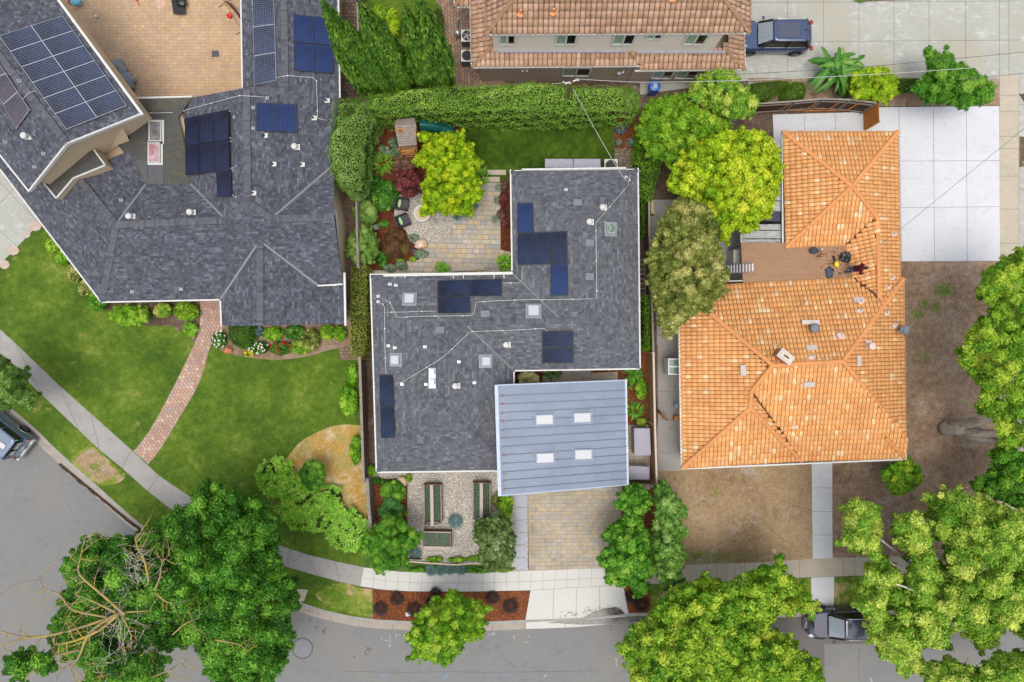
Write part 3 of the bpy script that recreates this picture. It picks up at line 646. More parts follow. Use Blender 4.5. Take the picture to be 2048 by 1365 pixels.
def skylight(parent, roof, px, py, w_, l_, pane=None, ang=0, frame=None, hh=.16):
    p, n = roof.at(px, py); M = n.to_track_quat('Z', 'Y').to_matrix() @ Matrix.Rotation(ang, 3, 'Z'); 
    # keep the frame square to the house
    e = Vector((math.cos(ang), math.sin(ang), 0)); e = (e - n * e.dot(n)).normalized(); M = Matrix((e, n.cross(e), n)).transposed()
    b = B(); b.box(p + n * .03, (w_ + .3, l_ + .3, .02), mat=M, mi=0); b.box(p + n * hh / 2, (w_ + .08, l_ + .08, hh), mat=M, mi=0)
    s = b.build('skylight', [frame or FLASH], parent)
    b = B(); b.box(p + n * (hh + .02), (w_, l_, .05), mat=M, taper=.93); b.build('pane', pane or SKYM, s)
    return s
def wallwin(parent, a, c, z0, z1, out, pane=None, nm='window', fr=.07, mull=1):
    """window between two wall points (metres), standing proud of the wall"""
    a = Vector((a[0], a[1], 0)); c = Vector((c[0], c[1], 0)); d = (c - a); L = d.length; d.normalize(); o = Vector((out[0], out[1], 0))
    b = B(); 
    b.beam(a + o * .03 + Vector((0, 0, z0)), c + o * .03 + Vector((0, 0, z0)), .12, fr * 1.3); b.beam(a + o * .03 + Vector((0, 0, z1)), c + o * .03 + Vector((0, 0, z1)), .1, fr)
    for k in ([0, L] + ([L / 2] if mull else [])): p = a + d * k + o * .03; b.box(p + Vector((0, 0, (z0 + z1) / 2)), (fr, .1, z1 - z0 - fr), rz=math.atan2(d.y, d.x))
    w_ = b.build(nm, WHT, parent); b = B(); n = 2 if mull else 1
    for k in range(n):
        u0 = a + d * (L * k / n + fr / 2) + o * .035; u1 = a + d * (L * (k + 1) / n - fr / 2) + o * .035
        V = [u0 + Vector((0, 0, z0 + fr / 2)), u1 + Vector((0, 0, z0 + fr / 2)), u1 + Vector((0, 0, z1 - fr / 2)), u0 + Vector((0, 0, z1 - fr / 2))]
        b.add(V, [(0, 1, 2, 3)], k % 2)
    b.build('pane', [pane or GLS, GLD], w_); return w_
def offs_m(p, q, d): return p
# ---- A. centre house
t = thing('shingle_house', 'grey shingle house in the middle with black solar panels and white gutters', 'house', P(1020, 640))
RA = Roof(dict(a=(741, 549, 3), b=(1023, 546, 3), c=(1021, 341, 3), d=(1276, 338, 3), e=(1280, 738, 3), f=(1028, 742, 3), g=(1024, 942, 3), h=(753, 945, 3),
    p=(882, 692, 4.4), q=(929, 647, 3.95), r=(1122, 640, 3.97), s=(1152, 612, 4.25), t=(1152, 465, 4.25), u=(883, 808, 4.4)),
    ['hapu', 'abrqp', 'bctsr', 'cdt', 'dest', 'efqrs', 'fgupq', 'ghu'])
RA.mesh('roof', SH_C, t)
walls(t, [(760, 568), (1040, 566), (1040, 360), (1258, 357), (1262, 720), (1012, 724), (1006, 925), (772, 926)], 3.0, mat=STUW)
eaves(t, [(741, 549, 3), (753, 945, 3), (1000, 942, 3)]); eaves(t, [(1024, 541, 3), (1021, 341, 3)]); eaves(t, [(1276, 338, 3), (1280, 738, 3), (1028, 742, 3), (1028, 768, 3)])
eaves(t, [(770, 551, 3.15), (1023, 547, 3.15)], 'fascia_board', .16, .22, WHT, 0); eaves(t, [(741, 549, 3.02), (772, 549, 3.02)], 'fascia_board', .06, .1, WHT)
eaves(t, [(1045, 340, 3.1), (1250, 337, 3.1)], 'fascia_board', .1, .16, WHT, 0); eaves(t, [(1021, 342, 3.0), (1276, 339, 3.0)], 'fascia_board', .05, .1, WHT)
for x0 in (790, 810, 907, 927, 988, 1008): b = B(); b.box(P(x0, 552, 3.12), (.05, .3, .04)); b.build('fascia_bracket', WHT, t)
def ridges(t, roof, names, mat, w_=.3, drop=.03, lift=.035, nm='ridge_cap'):
    for nme in names:
        b = B(); q = [roof.v[k] for k in nme]; pts = []
        for a, c in zip(q, q[1:]):
            m = max(2, int((c - a).length / .5)); pts += [a + (c - a) * k / m for k in range(m)]
        pts.append(q[-1]); b.ribbon(pts, w_, drop, lift); b.build(nm, mat, t)
ridges(t, RA, ['ap', 'ct', 'dt', 'ts', 'se', 'qr', 'pq', 'pu', 'uh', 'ug', 'rs'], CAP, .28)
ridges(t, RA, ['br', 'fq'], VAL, .1, -.03, .01, 'valley_flashing')
for a in (([(875, 563), (1004, 560), (1004, 593), (875, 594)], 2, 1, PVK), ([(875, 595), (940.5, 595), (941, 627), (875.5, 628)], 1, 1, PVK),
          ([(1035, 407), (1067, 406), (1068, 466), (1035.5, 466)], 1, 1, PVB), ([(1035.5, 467), (1135, 462.5), (1135.5, 528), (1036, 531.5)], 3, 1, PVK), ([(1101, 529), (1136, 528.5), (1137, 592), (1102, 592.5)], 1, 1, PVB),
          ([(1083, 662), (1147.5, 661), (1147.5, 725.5), (1083, 726)], 1, 2, PVK), ([(760, 750), (788, 749.5), (792, 876), (763.5, 877)], 1, 2, PVK)):
    panels(t, RA, a[0], a[1], a[2], a[3], BLK)
for x, y, wl in ((819, 599, .55), (792, 720, .5), (970.5, 723, .5), (1067, 623, .62)): skylight(t, RA, x, y, wl, wl)
skylight(t, RA, 1221, 459, .5, .55, SKYT)
for x, y, a in ((880, 661.5, 0), (970.5, 629, 0), (1178, 486.5, R(90)), (1178, 554, R(90)), (1155, 407, 0)): vent(t, RA, x, y, 'low', a)
for x, y in ((911, 772), (1012, 690), (1204, 416), (1178, 445)): vent(t, RA, x, y, 'dome')
for x, y, k in ((780, 569, 'small'), (792, 571, 'small'), (777, 692, 'small'), (790, 696, 'small'), (850, 694, 'small'), (852, 769, 'small'), (918, 724, 'small'), (1132, 380, 'small'), (757, 593, 'small'), (757, 604, 'small'), (804, 769, 'small'), (949, 766, 'small'), (1252, 355, 'small')): vent(t, RA, x, y, k)
vent(t, RA, 865, 745, 'cap'); vent(t, RA, 865, 765, 'cap')
for l in ([(758, 593), (782, 606), (795, 634), (800, 635), (940, 633), (948, 628), (952, 606), (1000, 603), (1100, 600), (1192, 598)], [(757, 604), (768, 609), (771, 615), (772, 700), (774, 748)], [(771, 625), (873, 624)],
          [(792, 767), (805, 765), (880, 720), (938, 665), (945, 662), (1020, 660), (1088, 656), (1095, 662)], [(1192, 598), (1190, 447), (1254, 372)], [(1005, 568), (1038, 568), (1045, 560), (1046, 533)], [(1254, 372), (1261, 346)]): conduit(t, RA, l)
b = B(); p0 = on(RA, 1254, 368, 0); b.tube([p0, p0 + Vector((0, 0, .9))], .03); b.lathe(p0 + Vector((0, 0, .85)), [(.06, 0), (.07, .08), (.02, .14)], 10); b.build('service_mast', COND, t)
# ---- garage of the centre house
t = thing('metal_roof_garage', 'garage under a blue-grey standing seam metal roof with four white skylights', 'garage', P(1120, 880))
g = G('blue_metal_roof', .45, .4, .1); n = g.noise(.7, 6, .6); n2 = g.noise(9, 5, .7); g.col(g.mix(.4, g.ramp(n, [(.35, C(122, 134, 152)), (.65, C(134, 146, 164))]), g.bw(n2, .3, .7, .9, 1.08), 'MULTIPLY')); METB = g.m
RUST = plain('rust_streak', C(156, 110, 92), .9, .1); SEAM = plain('seam_metal', C(112, 122, 140), .5, .4, .1)
GC = dict(a=(990, 771, 4.55), b=(1251, 761, 3.35), c=(1255, 970, 3.35), d=(997, 992, 4.55)); RG = Roof(GC, ['abcd'])
RG.mesh('roof', METB, t); A_, B_, C_, D_ = (RG.v[k] for k in 'abcd')
b = B(); b2 = B(); nm = (B_ - A_).cross(D_ - A_).normalized(); nm = nm if nm.z > 0 else -nm; rs = np.random.default_rng(5)
for i in range(1, 13):
    u = i / 13 + .02; a = A_ + (D_ - A_) * u; c = B_ + (C_ - B_) * u
    b.beam(a + (c - a) * .035 + nm * .025, c + nm * .025, .03, .06)
b.build('standing_seam', SEAM, t)
for i in range(1, 13):
    u = i / 13 + .02; a = A_ + (D_ - A_) * u; c = B_ + (C_ - B_) * u; a = a + (c - a) * .04
    for k in range(5):
        s = rs.uniform(.02, .09); dx = (c - a).normalized(); dy = (D_ - A_).normalized()
        q = a + dx * rs.uniform(0, .16) + dy * rs.normal(.02, .05) + nm * (.006 + k * .001)
        b2.add([q - dx * s - dy * s * .4, q + dx * s - dy * s * .3, q + dx * s * .7 + dy * s * .5, q - dx * s + dy * s * .4], [(3, 2, 1, 0)])
b2.build('rust_stain', RUST, t)
b = B()
for a, c in ((A_, B_), (B_, C_), (C_, D_)): b.beam(a - nm * .06, c - nm * .06, .07, .16)
b.build('fascia', plain('flashing_blue', C(168, 182, 202), .5, .4, .2), t)
b = B(); b.beam(A_ + nm * .03 + Vector((.07, 0, 0)), D_ + nm * .03 + Vector((.07, 0, 0)), .2, .05); b.build('edge_flashing', bpy.data.materials['flashing_blue'], t)
eaves(t, [(1252, 760, 3.3), (1256, 971, 3.3)])
b = B(); q = px2([(1006, 790), (1238, 782), (1241, 952), (1010, 968)], 3.35)
V = [(x, y, 0) for x, y in q] + [(q[0][0], q[0][1], 4.4), (q[1][0], q[1][1], 3.35), (q[2][0], q[2][1], 3.35), (q[3][0], q[3][1], 4.4)]
b.add(V, [(0, 1, 5, 4), (1, 2, 6, 5), (2, 3, 7, 6), (3, 0, 4, 7)][::1]); b.build('wall', STUW, t)
a, c = P(1075, 975, 2.2), P(1225, 963, 2.2); b = B(); d_ = (c - a).normalized(); b.beam((a.x, a.y - .0, 1.15), (c.x, c.y - .0, 1.15), .14, 2.25); b.build('garage_door', plain('wood_panel_door', C(150, 120, 92)), t)
for x, y in ((1088, 839), (1163.5, 835), (1089.5, 915.5), (1165.5, 908.5)):
    skylight(t, RG, x, y, 1.02, .55, None, R(1), plain('skylight_curb', C(140, 152, 172), .5, .4) if 'skylight_curb' not in bpy.data.materials else bpy.data.materials['skylight_curb'])
# ---- C. left house
t = thing('large_shingle_house', 'large slate-shingled house at upper left with a raised gabled storey and solar panels', 'house', P(450, 450))
zr = .36
RC = Roof(dict(a=(0, 338, 3), a2=(-120, 190, 3), b=(203, 605, 3), c=(441, 600, 3), d=(443, 652, 3), e=(691, 648, 3), f=(686, 569, 3), f1=(637, 572, 3.0), g=(671, 430, 3), h=(668, 330, 3),
    i=(680, 180, 3), j=(676, -60, 3), k=(481, -60, 3), l=(485, 175, 3), m=(383, 196, 3), lr=(487, 177, 4.5), m2=(360, 200, 3), n=(376, 290, 3.2), o=(381, 368, 3.3), o2=(292, 370, 3.3), o3=(262, 300, 3.3),
    A=(232, 450, 4.6), Bv=(453, 441, 4.6), C1=(495, 405, 4.7), D=(493, 180, 4.6), E=(570, 183, 3.95), F=(567, -60, 3.95), Gv=(543, 438, 4.55), Hh=(668, 434, 4.55), I=(520, 482, 4.2), J=(520, 652, 4.2), K=(150, 348, 3.8), e2=(689, 573, 3)),
    [])
def addf(r, faces):
    for f in faces:
        r.faces.append(f); q = [r.v[k] for k in f]
        r.tris += tess(q)
addf(RC, [('b', 'c', 'I', 'Gv', 'C1', 'Bv', 'A'), ('f1', 'f', 'g', 'Hh', 'Gv', 'I'), ('c', 'd', 'J', 'I'), ('e', 'e2', 'f1', 'I', 'J'), ('a2', 'a', 'b', 'A', 'K'), ('o2', 'o', 'Bv', 'A'), ('A', 'K', 'o3', 'o2'),
          ('C1', 'D', 'lr', 'm2', 'n', 'o', 'Bv'), ('i', 'h', 'Gv', 'C1', 'D', 'E'), ('Gv', 'Hh', 'h'), ('i', 'j', 'F', 'E'), ('k', 'l', 'E', 'F'), ('l', 'D', 'E')])
b = B(); b.add([RC.v['m2'], RC.v['lr'], RC.v['l'], P(360, 200, 2.9)], [(0, 1, 2, 3)]); b.build('gable_wall', STUC, t)
b = B(); dn = Vector((0, .35, -.12)); b.add([RC.v['d'] + dn, RC.v['e'] + dn, RC.v['J'] + dn], [(0, 1, 2)]); b.build('front_gable_wall', STUC, t)
RC.mesh('roof', SH_L, t)
walls(t, [(30, 300), (215, 585), (455, 585), (457, 634), (672, 630), (672, 430), (655, 330), (660, -60), (498, -60), (500, 190), (380, 215), (262, 215), (150, 300)], 3.0, mat=STUC)
eaves(t, [(-60, 265, 3), (0, 338, 3), (203, 605, 3), (441, 600, 3), (443, 652, 3)]); eaves(t, [(691, 650, 3), (689, 548, 3)], w=.12); eaves(t, [(481, -60, 3), (485, 175, 3)]); eaves(t, [(676, -60, 3), (680, 195, 3)]); eaves(t, [(637, 572, 3.05), (684, 569, 3.05)])
eaves(t, [(668, 425, 3.05), (673, 490, 3.05)], 'window_canopy', .3, .1, WHT)
ridges(t, RC, [('b', 'A'), ('A', 'K'), ('Bv', 'A'), ('Bv', 'C1'), ('C1', 'D'), ('D', 'E'), ('E', 'F'), ('C1', 'Gv'), ('Gv', 'Hh'), ('I', 'J')], CAPL, .4)
ridges(t, RC, [('c', 'I'), ('f1', 'I'), ('Gv', 'h'), ('o2', 'A'), ('o', 'Bv')], VAL, .13, -.03, .012, 'valley_flashing')
FLAT = m_conc('flat_roofing', C(84, 84, 80), .16, C(102, 98, 76)); 
b = B(); b.sheet(px2([(262, 200), (385, 194), (356, 235), (372, 300), (381, 368), (292, 370), (268, 330), (235, 290), (240, 230)], 3.32), 3.32); b.build('flat_roof', FLAT, t)
RF = Roof(dict(a=(200, 190, 3.32), b=(390, 190, 3.32), c=(390, 380, 3.32), d=(200, 380, 3.32)), ['abcd'])
eaves(t, [(266, 197, 3.3), (383, 194, 3.3)], 'roof_parapet', .1, .14, WHT)
b = B(); b.sheet(px2([(271, 320), (294, 322), (295, 368), (292, 369)], 3.34), 3.335); b.sheet(px2([(296, 328), (326, 329), (327, 368), (296, 368)], 3.34), 3.34); b.build('roof_patch', plain('grey_felt', C(96, 97, 100), .9, .2), t)
GLP = G('pink_skylight', .15, .6); GLP.col(GLP.ramp(GLP.noise(3, 4, .6), [(.35, C(168, 120, 128)), (.65, C(206, 178, 184))])); GLP = GLP.m
GLG = G('grey_skylight', .15, .6); GLG.col(GLG.ramp(GLG.noise(2, 4, .6), [(.35, C(100, 96, 98)), (.65, C(150, 146, 148))])); GLG = GLG.m
skylight(t, RF, 313, 264.5, .62, 1.12, GLG, 0, WHT, .2); skylight(t, RF, 311, 307, .6, 1.1, GLP, 0, WHT, .2)
for a in (([(378, 240), (465, 222), (468, 343), (380, 354)], 3, 2, PVM), ([(440, 344), (470, 340), (472, 396), (442, 400)], 1, 1, PVM)): panels(t, RC, a[0], a[1], a[2], a[3], BLK, h=.34)
for a in (([(512, 206), (593, 210), (595, 268), (513, 263)], 2, 1, PVB), ([(587, 30), (664, 38), (668, 150), (588, 143)], 2, 2, PVB), ): panels(t, RC, a[0], a[1], a[2], a[3], BLK)
panels(t, RC, [(506, -60), (548, -62), (555, 163), (511, 172)], 1, 4, PVC, ALU)
for x, y, k in ((591, 295, 'dome'), (548, 329, 'pipe'), (605, 330, 'pipe'), (531, 272, 'pipe'), (629, 237, 'pipe'), (655, 202, 'pipe'), (508, 387, 'pipe'), (507, 216, 'small'), (507, 257, 'small'), (535, 197, 'small'), (383, 426, 'dome'), (262, 434, 'dome'), (243, 401, 'small'), (265, 584, 'small'), (363, 579, 'small'), (470, 235, 'small'), (468, 338, 'small'), (474, 396, 'small')): vent(t, RC, x, y, k)
for l in ([(348, 228), (370, 223), (482, 193), (533, 196)], [(556, 157), (575, 153), (625, 157), (633, 164), (635, 238), (655, 243)]): conduit(t, RC, l)
conduit(t, RF, [(288, 228), (348, 227)])
# upper storey
zu = 5.6
RU = Roof(dict(a=(115, -2, zu), b=(284, 228, zu), c=(134, 288, 6.9), d=(-30, 75, 6.9), e=(58, 383, zu), f=(-60, 235, zu), a0=(20, -120, zu), d0=(-130, -60, 6.9), f0=(-160, 110, zu)),
    [('a', 'b', 'c', 'd'), ('a0', 'a', 'd', 'd0'), ('f', 'e', 'c', 'd')])
RU.mesh('upper_roof', SH_L, t); ridges(t, RU, [('c', 'd')], CAPL, .4)
eaves(t, [(20, -120, zu), (115, -2, zu), (284, 228, zu)], w=.14); eaves(t, [(-60, 235, zu), (58, 383, zu)]); 
b = B()
for k1, k2 in (('b', 'c'), ('c', 'e')): b.beam(RU.v[k1] - Vector((0, 0, .05)), RU.v[k2] - Vector((0, 0, .05)), .09, .2)
b.build('barge_board', WHT, t)
# gable wall under the upper roof, set back from the eave
b = B(); zb = 3.1
w1, w2, w3 = P(272, 224, 5.3), P(133, 280, 6.75), P(70, 368, 5.4)
w1 = w1 + Vector((-.1, .25, 0)); w3 = w3 + Vector((.12, .2, 0)); w2 = w2 + Vector((0, .25, 0))
V = [(w1.x, w1.y, zb), (w3.x, w3.y, zb), tuple(w3), tuple(w2), tuple(w1), (w1.x - 6, w1.y + 8, zb), (w1.x - 6, w1.y + 8, 5.4), (w3.x - 6, w3.y + 8, zb), (w3.x - 6, w3.y + 8, 5.4), (w2.x, w2.y, zb)]
b.add(V, [(9, 0, 4, 3), (1, 9, 3, 2), (0, 5, 6, 4), (7, 1, 2, 8)]); b.build('upper_wall', STUC, t)
b = B(); c1 = P(248, 262, 3.3)
V = [P(210, 262, 4.6), P(243, 248, 4.6), P(260, 285, 3.2), P(197, 308, 3.2), P(243, 240, 3.2), P(209, 262, 3.2)]
b.add(V, [(0, 3, 2, 1), (1, 2, 4), (0, 5, 3)]); b.build('angled_wall', STUC, t)
b = B(); pr = px2([(88, 367), (113, 397), (147, 357), (211, 331), (188, 300), (120, 326)], 4.35); b.prism(pr, 2.9, 4.32, 1, True); b.sheet(pr, 4.33, 0)
for a, c in zip(pr[:4], pr[1:5]): b.beam((a[0], a[1], 4.34), (c[0], c[1], 4.34), .09, .1, 2)
b.build('bay_roof', [FLAT, STUC, WHT], t)
panels(t, RU, [(0, 75), (127, 35), (255, 214), (134, 262)], 2, 6, PVC, ALU, h=.14)
panels(t, RU, [(-40, 112), (-8, 112), (64, 221), (36, 259)], 1, 3, PVC2, ALU, h=.14)
for x, y, k in ((54, 274, 'dome'), (88, 308, 'small'), (70, 334, 'small'), (12, 285, 'small'), (40, 163, 'small')): vent(t, RU, x, y, k)
conduit(t, RU, [(75, 184), (60, 188), (50, 199)], clip=0)
# ---- D. terracotta house
def tile_mesh(faces3, w_, e_, amp, rs, lift=.035, seg=4, flat=False):
    V = []; F = []; RN = []
    for q in faces3:
        q = [Vector(p) for p in q]; u = (q[1] - q[0]); u.z = 0; u.normalize(); n = newell(q)
        v = n.cross(u); v = v if v.z > 0 else -v
        o = sum(q, Vector()) / len(q); o = q[0] + n * ((o - q[0]).dot(n)) ; P2 = [((p - o).dot(u), (p - o).dot(v)) for p in q]
        u0, u1 = min(p[0] for p in P2), max(p[0] for p in P2); v0, v1 = min(p[1] for p in P2), max(p[1] for p in P2)
        def inside(x, y):
            c = False; j = len(P2) - 1
            for i in range(len(P2)):
                if (P2[i][1] > y) != (P2[j][1] > y) and x < (P2[j][0] - P2[i][0]) * (y - P2[i][1]) / (P2[j][1] - P2[i][1]) + P2[i][0]: c = not c
                j = i
            return c
        r = 0; y = v0
        while y < v1:
            x = u0 + ((r % 2) * w_ * .5 if flat else 0)
            while x < u1 + w_:
                if inside(x + w_ / 2, y + e_ / 2):
                    b0 = len(V); rn = rs.uniform(); jit = rs.normal(0, .004); dy = rs.normal(0, .006)
                    for yy, lf in ((y + dy, lift + jit), (y + e_ * 1.02, .004)):
                        for k in range(seg + 1):
                            tt = k / seg; h = amp * (math.sin(math.pi * tt) ** .8 if not flat else (.3 + .7 * math.sin(math.pi * min(1, tt * 1.0)) ** .5))
                            V.append(o + u * (x + w_ * (.5 + (tt - .5) * (.97 if lf > .01 else .84))) + v * yy + n * (h + lf))
                    for k in range(seg + 1):
                        V.append(V[b0 + k] - n * (lift + amp * (math.sin(math.pi * k / seg)) * .8))
                    RN += [rn] * (3 * (seg + 1))
                    for k in range(seg):
                        a = b0 + k; F.append((a, a + 1, a + seg + 2, a + seg + 1)); F.append((a + 2 * (seg + 1), a + 2 * (seg + 1) + 1, a + 1, a))
                x += w_
            y += e_; r += 1
    return V, F, RN
def m_tile(name, cols, dirt=None, mid=.5):
    g = G(name, .8, .25); r = g.attr(); st = [(i / max(1, len(cols) - 2) * .94, c) for i, c in enumerate(cols[:-1])] + [(.97, cols[-1])]
    c = g.ramp(r, st); o = g.co(); n = g.noise(.6, 6, .65, o); f = g.noise(11, 5, .75, o)
    c = g.mix(.6, c, g.bw(f, .3, .7, .78, 1.15), 'MULTIPLY'); c = g.mix(.6, c, g.bw(n, .35, .65, .85, 1.12), 'MULTIPLY')
    if dirt: c = g.mix(g.bw(g.noise(2.2, 7, .75, g.mapv(o, (1, 1.6, 1))), .5, .68, 0, .7), c, dirt)
    g.col(c); return g.m
def hipcap(b, a, c, r=.13, step=.38, rs=random):
    a = Vector(a); c = Vector(c); L = (c - a).length; d = (c - a) / L; n = max(1, int(L / step))
    for k in range(n):
        p = a + d * (L * k / n); q = a + d * (L * (k + 1.12) / n); u = Vector((d.y, -d.x, 0)).normalized(); w_ = u.cross(d); w_ = w_ if w_.z > 0 else -w_
        V = []
        for pt, rr, lf in ((p, r * 1.08, .02), (q, r * .9, .0)):
            for i in range(6):
                t_ = math.pi * i / 5; V.append(pt + u * math.cos(t_) * rr + w_ * (math.sin(t_) * rr * .75 + lf - .02) + Vector((0, 0, .03)))
        b.add(V, [(i, i + 6, i + 7, i + 1) for i in range(5)], 0, sm=False)
TER = m_tile('terracotta_tile', [C(190, 150, 120), C(204, 162, 132), C(212, 172, 144), C(216, 178, 150), C(222, 186, 160)], C(142, 120, 98))
TERC = m_tile('terracotta_cap', [C(164, 128, 98), C(176, 140, 108)], C(130, 110, 84)); OCH = plain('orange_mortar', C(226, 156, 104), .8, .2, var=.2)
t = thing('terracotta_house', 'two-storey pale stucco house with a terracotta barrel tile roof at the top edge', 'house', P(1200, 60))
wy = 17.2; ul, ur = P(985, 70, 6.1).x, P(1452, 70, 6.1).x
b = B(); b.prism([(ul, wy), (ur, wy), (ur, wy + 12), (ul, wy + 12)], 0, 6.1); b.build('upper_wall', STUP, t)
b = B(); b.prism([(P(957, 130, 3).x, 16.75), (P(1272, 130, 3).x, 16.75), (P(1272, 130, 3).x, 16.6), (P(1470, 130, 3).x, 16.6), (P(1470, 130, 3).x, 27), (P(957, 130, 3).x, 27)], 0, 2.95); b.build('lower_wall', plain('taupe_stucco', C(196, 176, 158), .9, .2, var=.06), t)
D = dict(a=(973, 69, 6.2), b=(1499, 66, 6.2), c=(1440, -12, 7.6), d=(1035, -12, 7.6), a1=(968, -130, 6.2), b1=(1503, -130, 6.2), c1=(1440, -130, 7.6), d1=(1035, -130, 7.6),
    e=(943, 135, 3.0), f=(1285, 132, 3.0), g=(1249, 90, 3.55), h=(985, 92, 3.55), e1=(939, -130, 3.0), h1=(985, -130, 3.55), i=(1285, 141, 2.9), j=(1489, 139, 2.9), k=(1451, 100, 3.45), l=(1262, 103, 3.45), j1=(1487, 40, 2.9), k1=(1451, 40, 3.45), m=(909, 14, 3.0), n=(941, 14, 3.0), o=(909, -130, 3.0), p=(934, -20, 3.35))
RD = Roof(D, ['abcd', ('a1', 'a', 'd', 'd1'), ('b', 'b1', 'c1', 'c'), 'efgh', ('e1', 'e', 'h', 'h1'), 'ijkl', ('j', 'j1', 'k1', 'k'), 'ilg', ('m', 'n', 'p'), ('o', 'm', 'p')])
RD.mesh('roof_underlay', plain('roof_underlay', C(84, 66, 54)), t, sink=.1)
rs = np.random.default_rng(11); tf = lambda f: [RD.v[k] for k in f]
for nm_, fs in (('upper_roof_tiles', [tf('abcd'), tf(('a1', 'a', 'd', 'd1')), tf(('b', 'b1', 'c1', 'c'))]), ('lower_roof_tiles', [tf('efgh'), tf(('e1', 'e', 'h', 'h1')), tf('ijkl'), tf(('j', 'j1', 'k1', 'k')), tf('mnp'), tf('omp')])):
    V, F, RN = tile_mesh(fs, .285, .40, .06, rs); np_mesh(nm_, [tuple(v) for v in V], F, TER, t, RN)
for q in (('a', 'd'), ('b', 'c'), ('e', 'h'), ('f', 'g'), ('j', 'k'), ('m', 'p')): b = B(); hipcap(b, RD.v[q[0]], RD.v[q[1]], .12); b.build('hip_cap', TERC, t)
eaves(t, [(973, 70, 6.15), (1499, 67, 6.15), (1503, -100, 6.15)], w=.08, h=.1); eaves(t, [(968, -100, 6.15), (973, 70, 6.15)], w=.06); eaves(t, [(939, -60, 2.95), (943, 136, 2.95), (1284, 133, 2.95)], w=.08); eaves(t, [(1271, 142.5, 2.85), (1490, 140, 2.85), (1488, 60, 2.85)], w=.08); eaves(t, [(909, -60, 2.95), (909, 15, 2.95), (941, 15, 2.95)], w=.07)
b = B(); a, c = P(995, 91, 3.6), P(1250, 90, 3.6); b.beam((a.x, wy - .06, 3.6), (c.x, wy - .06, 3.6), .14, .04); a, c = P(1275, 102, 3.5), P(1448, 99, 3.5); b.beam((a.x, wy - .06, 3.52), (c.x, wy - .06, 3.52), .14, .04); b.build('flashing', plain('lead_flashing', C(168, 172, 186), .6, .4, .3), t)
for x0, x1, z0_, z1_ in ((1000, 1030, 4.5, 5.7), (1112, 1152, 4.5, 5.8), (1226, 1268, 4.5, 5.8), (1290, 1320, 5.2, 5.8), (1370, 1412, 4.5, 5.8)):
    k = (H - 5.1) / FPX; wallwin(t, ((x0 - 1024) * k, wy), ((x1 - 1024) * k, wy), z0_, z1_, (0, -1), plain('curtain_glass', C(150, 176, 156), .2, .6) if 'curtain_glass' not in bpy.data.materials else bpy.data.materials['curtain_glass'], fr=.11)
k = (H - 1.6) / FPX
for x0, x1, wyy in ((1126, 1180, 16.75), (1306, 1345, 16.6), (1353, 1394, 16.6)): wallwin(t, ((x0 - 1024) * k, wyy), ((x1 - 1024) * k, wyy), .95, 2.2, (0, -1), bpy.data.materials['curtain_glass'], fr=.1)
for x, y in ((1040, 29), (1105, 27), (1344, -1)):
    p, n = RD.at(x, y); b = B(); b.rock(p + n * .12, .2, .13, .05, x, 0, 2, .7, 2); b.lathe(p + n * .1 + Vector((.05, .1, 0)), [(.06, 0), (.06, .35)], 8); b.build('vent_boot', OCH, t)
p = P(1250, 140, 2.4); b = B(); b.tube([(p.x, 16.72, 2.3), (p.x - .1, 16.4, 2.3), (p.x - .3, 16.35, 2.2)], .07, 8); b.lathe((p.x - .35, 16.35, 2.1), [(.1, 0), (.1, .2)], 10); b.build('flue_pipe', bpy.data.materials['galvanised'], t)
p = P(1050, 140, 2.4); b = B(); b.box((p.x, 16.68, 2.3), (.12, .12, .1)); 
for s in (-1, 1): b.lathe((p.x + s * .12, 16.55, 2.25), [(.04, .12), (.09, 0)], 10)
b.build('security_light', WHT, t)
# ---- E. orange tile house
t = thing('orange_tile_house', 'single-storey house with a bright orange clay tile roof and brown flat roof section', 'house', P(1620, 600))
E = dict(a=(1565, 264, 2.9), b=(1795, 264, 2.9), c=(1703, 373, 4.1), d=(1571, 496, 2.9), e=(1690, 491, 2.9), f=(1754, 436, 3.45), g=(1757, 596, 3.42), h=(1704, 556, 2.9), i=(1800, 565, 2.9), i0=(1799, 560, 2.9),
    n=(1806, 558, 2.9), o=(1811, 876, 2.9), p=(1685, 723, 4.75), q=(1545, 731, 4.75), r=(1357, 575, 2.9), s=(1363, 937, 2.9), t=(1500, 816, 4.15), u=(1502, 783, 4.2), v=(1602, 922, 2.9), w=(1808, 917, 2.9), y=(1603, 924, 2.9), x=(1770, 875, 3.3), z=(1480, 561, 2.9))
RE = Roof(E, ['abc', ('d', 'a', 'c'), ('e', 'd', 'c', 'f'), ('b', 'i', 'g', 'f', 'c'), ('h', 'e', 'f', 'g'), ('r', 'h', 'g', 'n', 'p', 'q'), ('n', 'o', 'p'), ('s', 'r', 'q', 'u', 't'), ('s', 'v', 't'), ('v', 'w', 'o', 'p', 'q', 'u'), ('t', 'u', 'v')])
RE.mesh('roof_underlay', plain('red_underlay', C(84, 48, 30)), t, sink=.12)
ORG = m_tile('orange_tile', [C(228, 158, 96), C(236, 168, 104), C(238, 172, 108), C(240, 174, 110), C(242, 180, 116), C(244, 186, 126), C(250, 216, 168)], C(222, 158, 104))
ORC = m_tile('orange_cap', [C(224, 154, 96), C(232, 164, 106)])
tf = lambda f: [RE.v[k] for k in f]
V, F, RN = tile_mesh([tf(f) for f in RE.faces], .235, .33, .04, rs, .06, 3)
np_mesh('roof_tiles', [tuple(v) for v in V], F, ORG, t, RN)
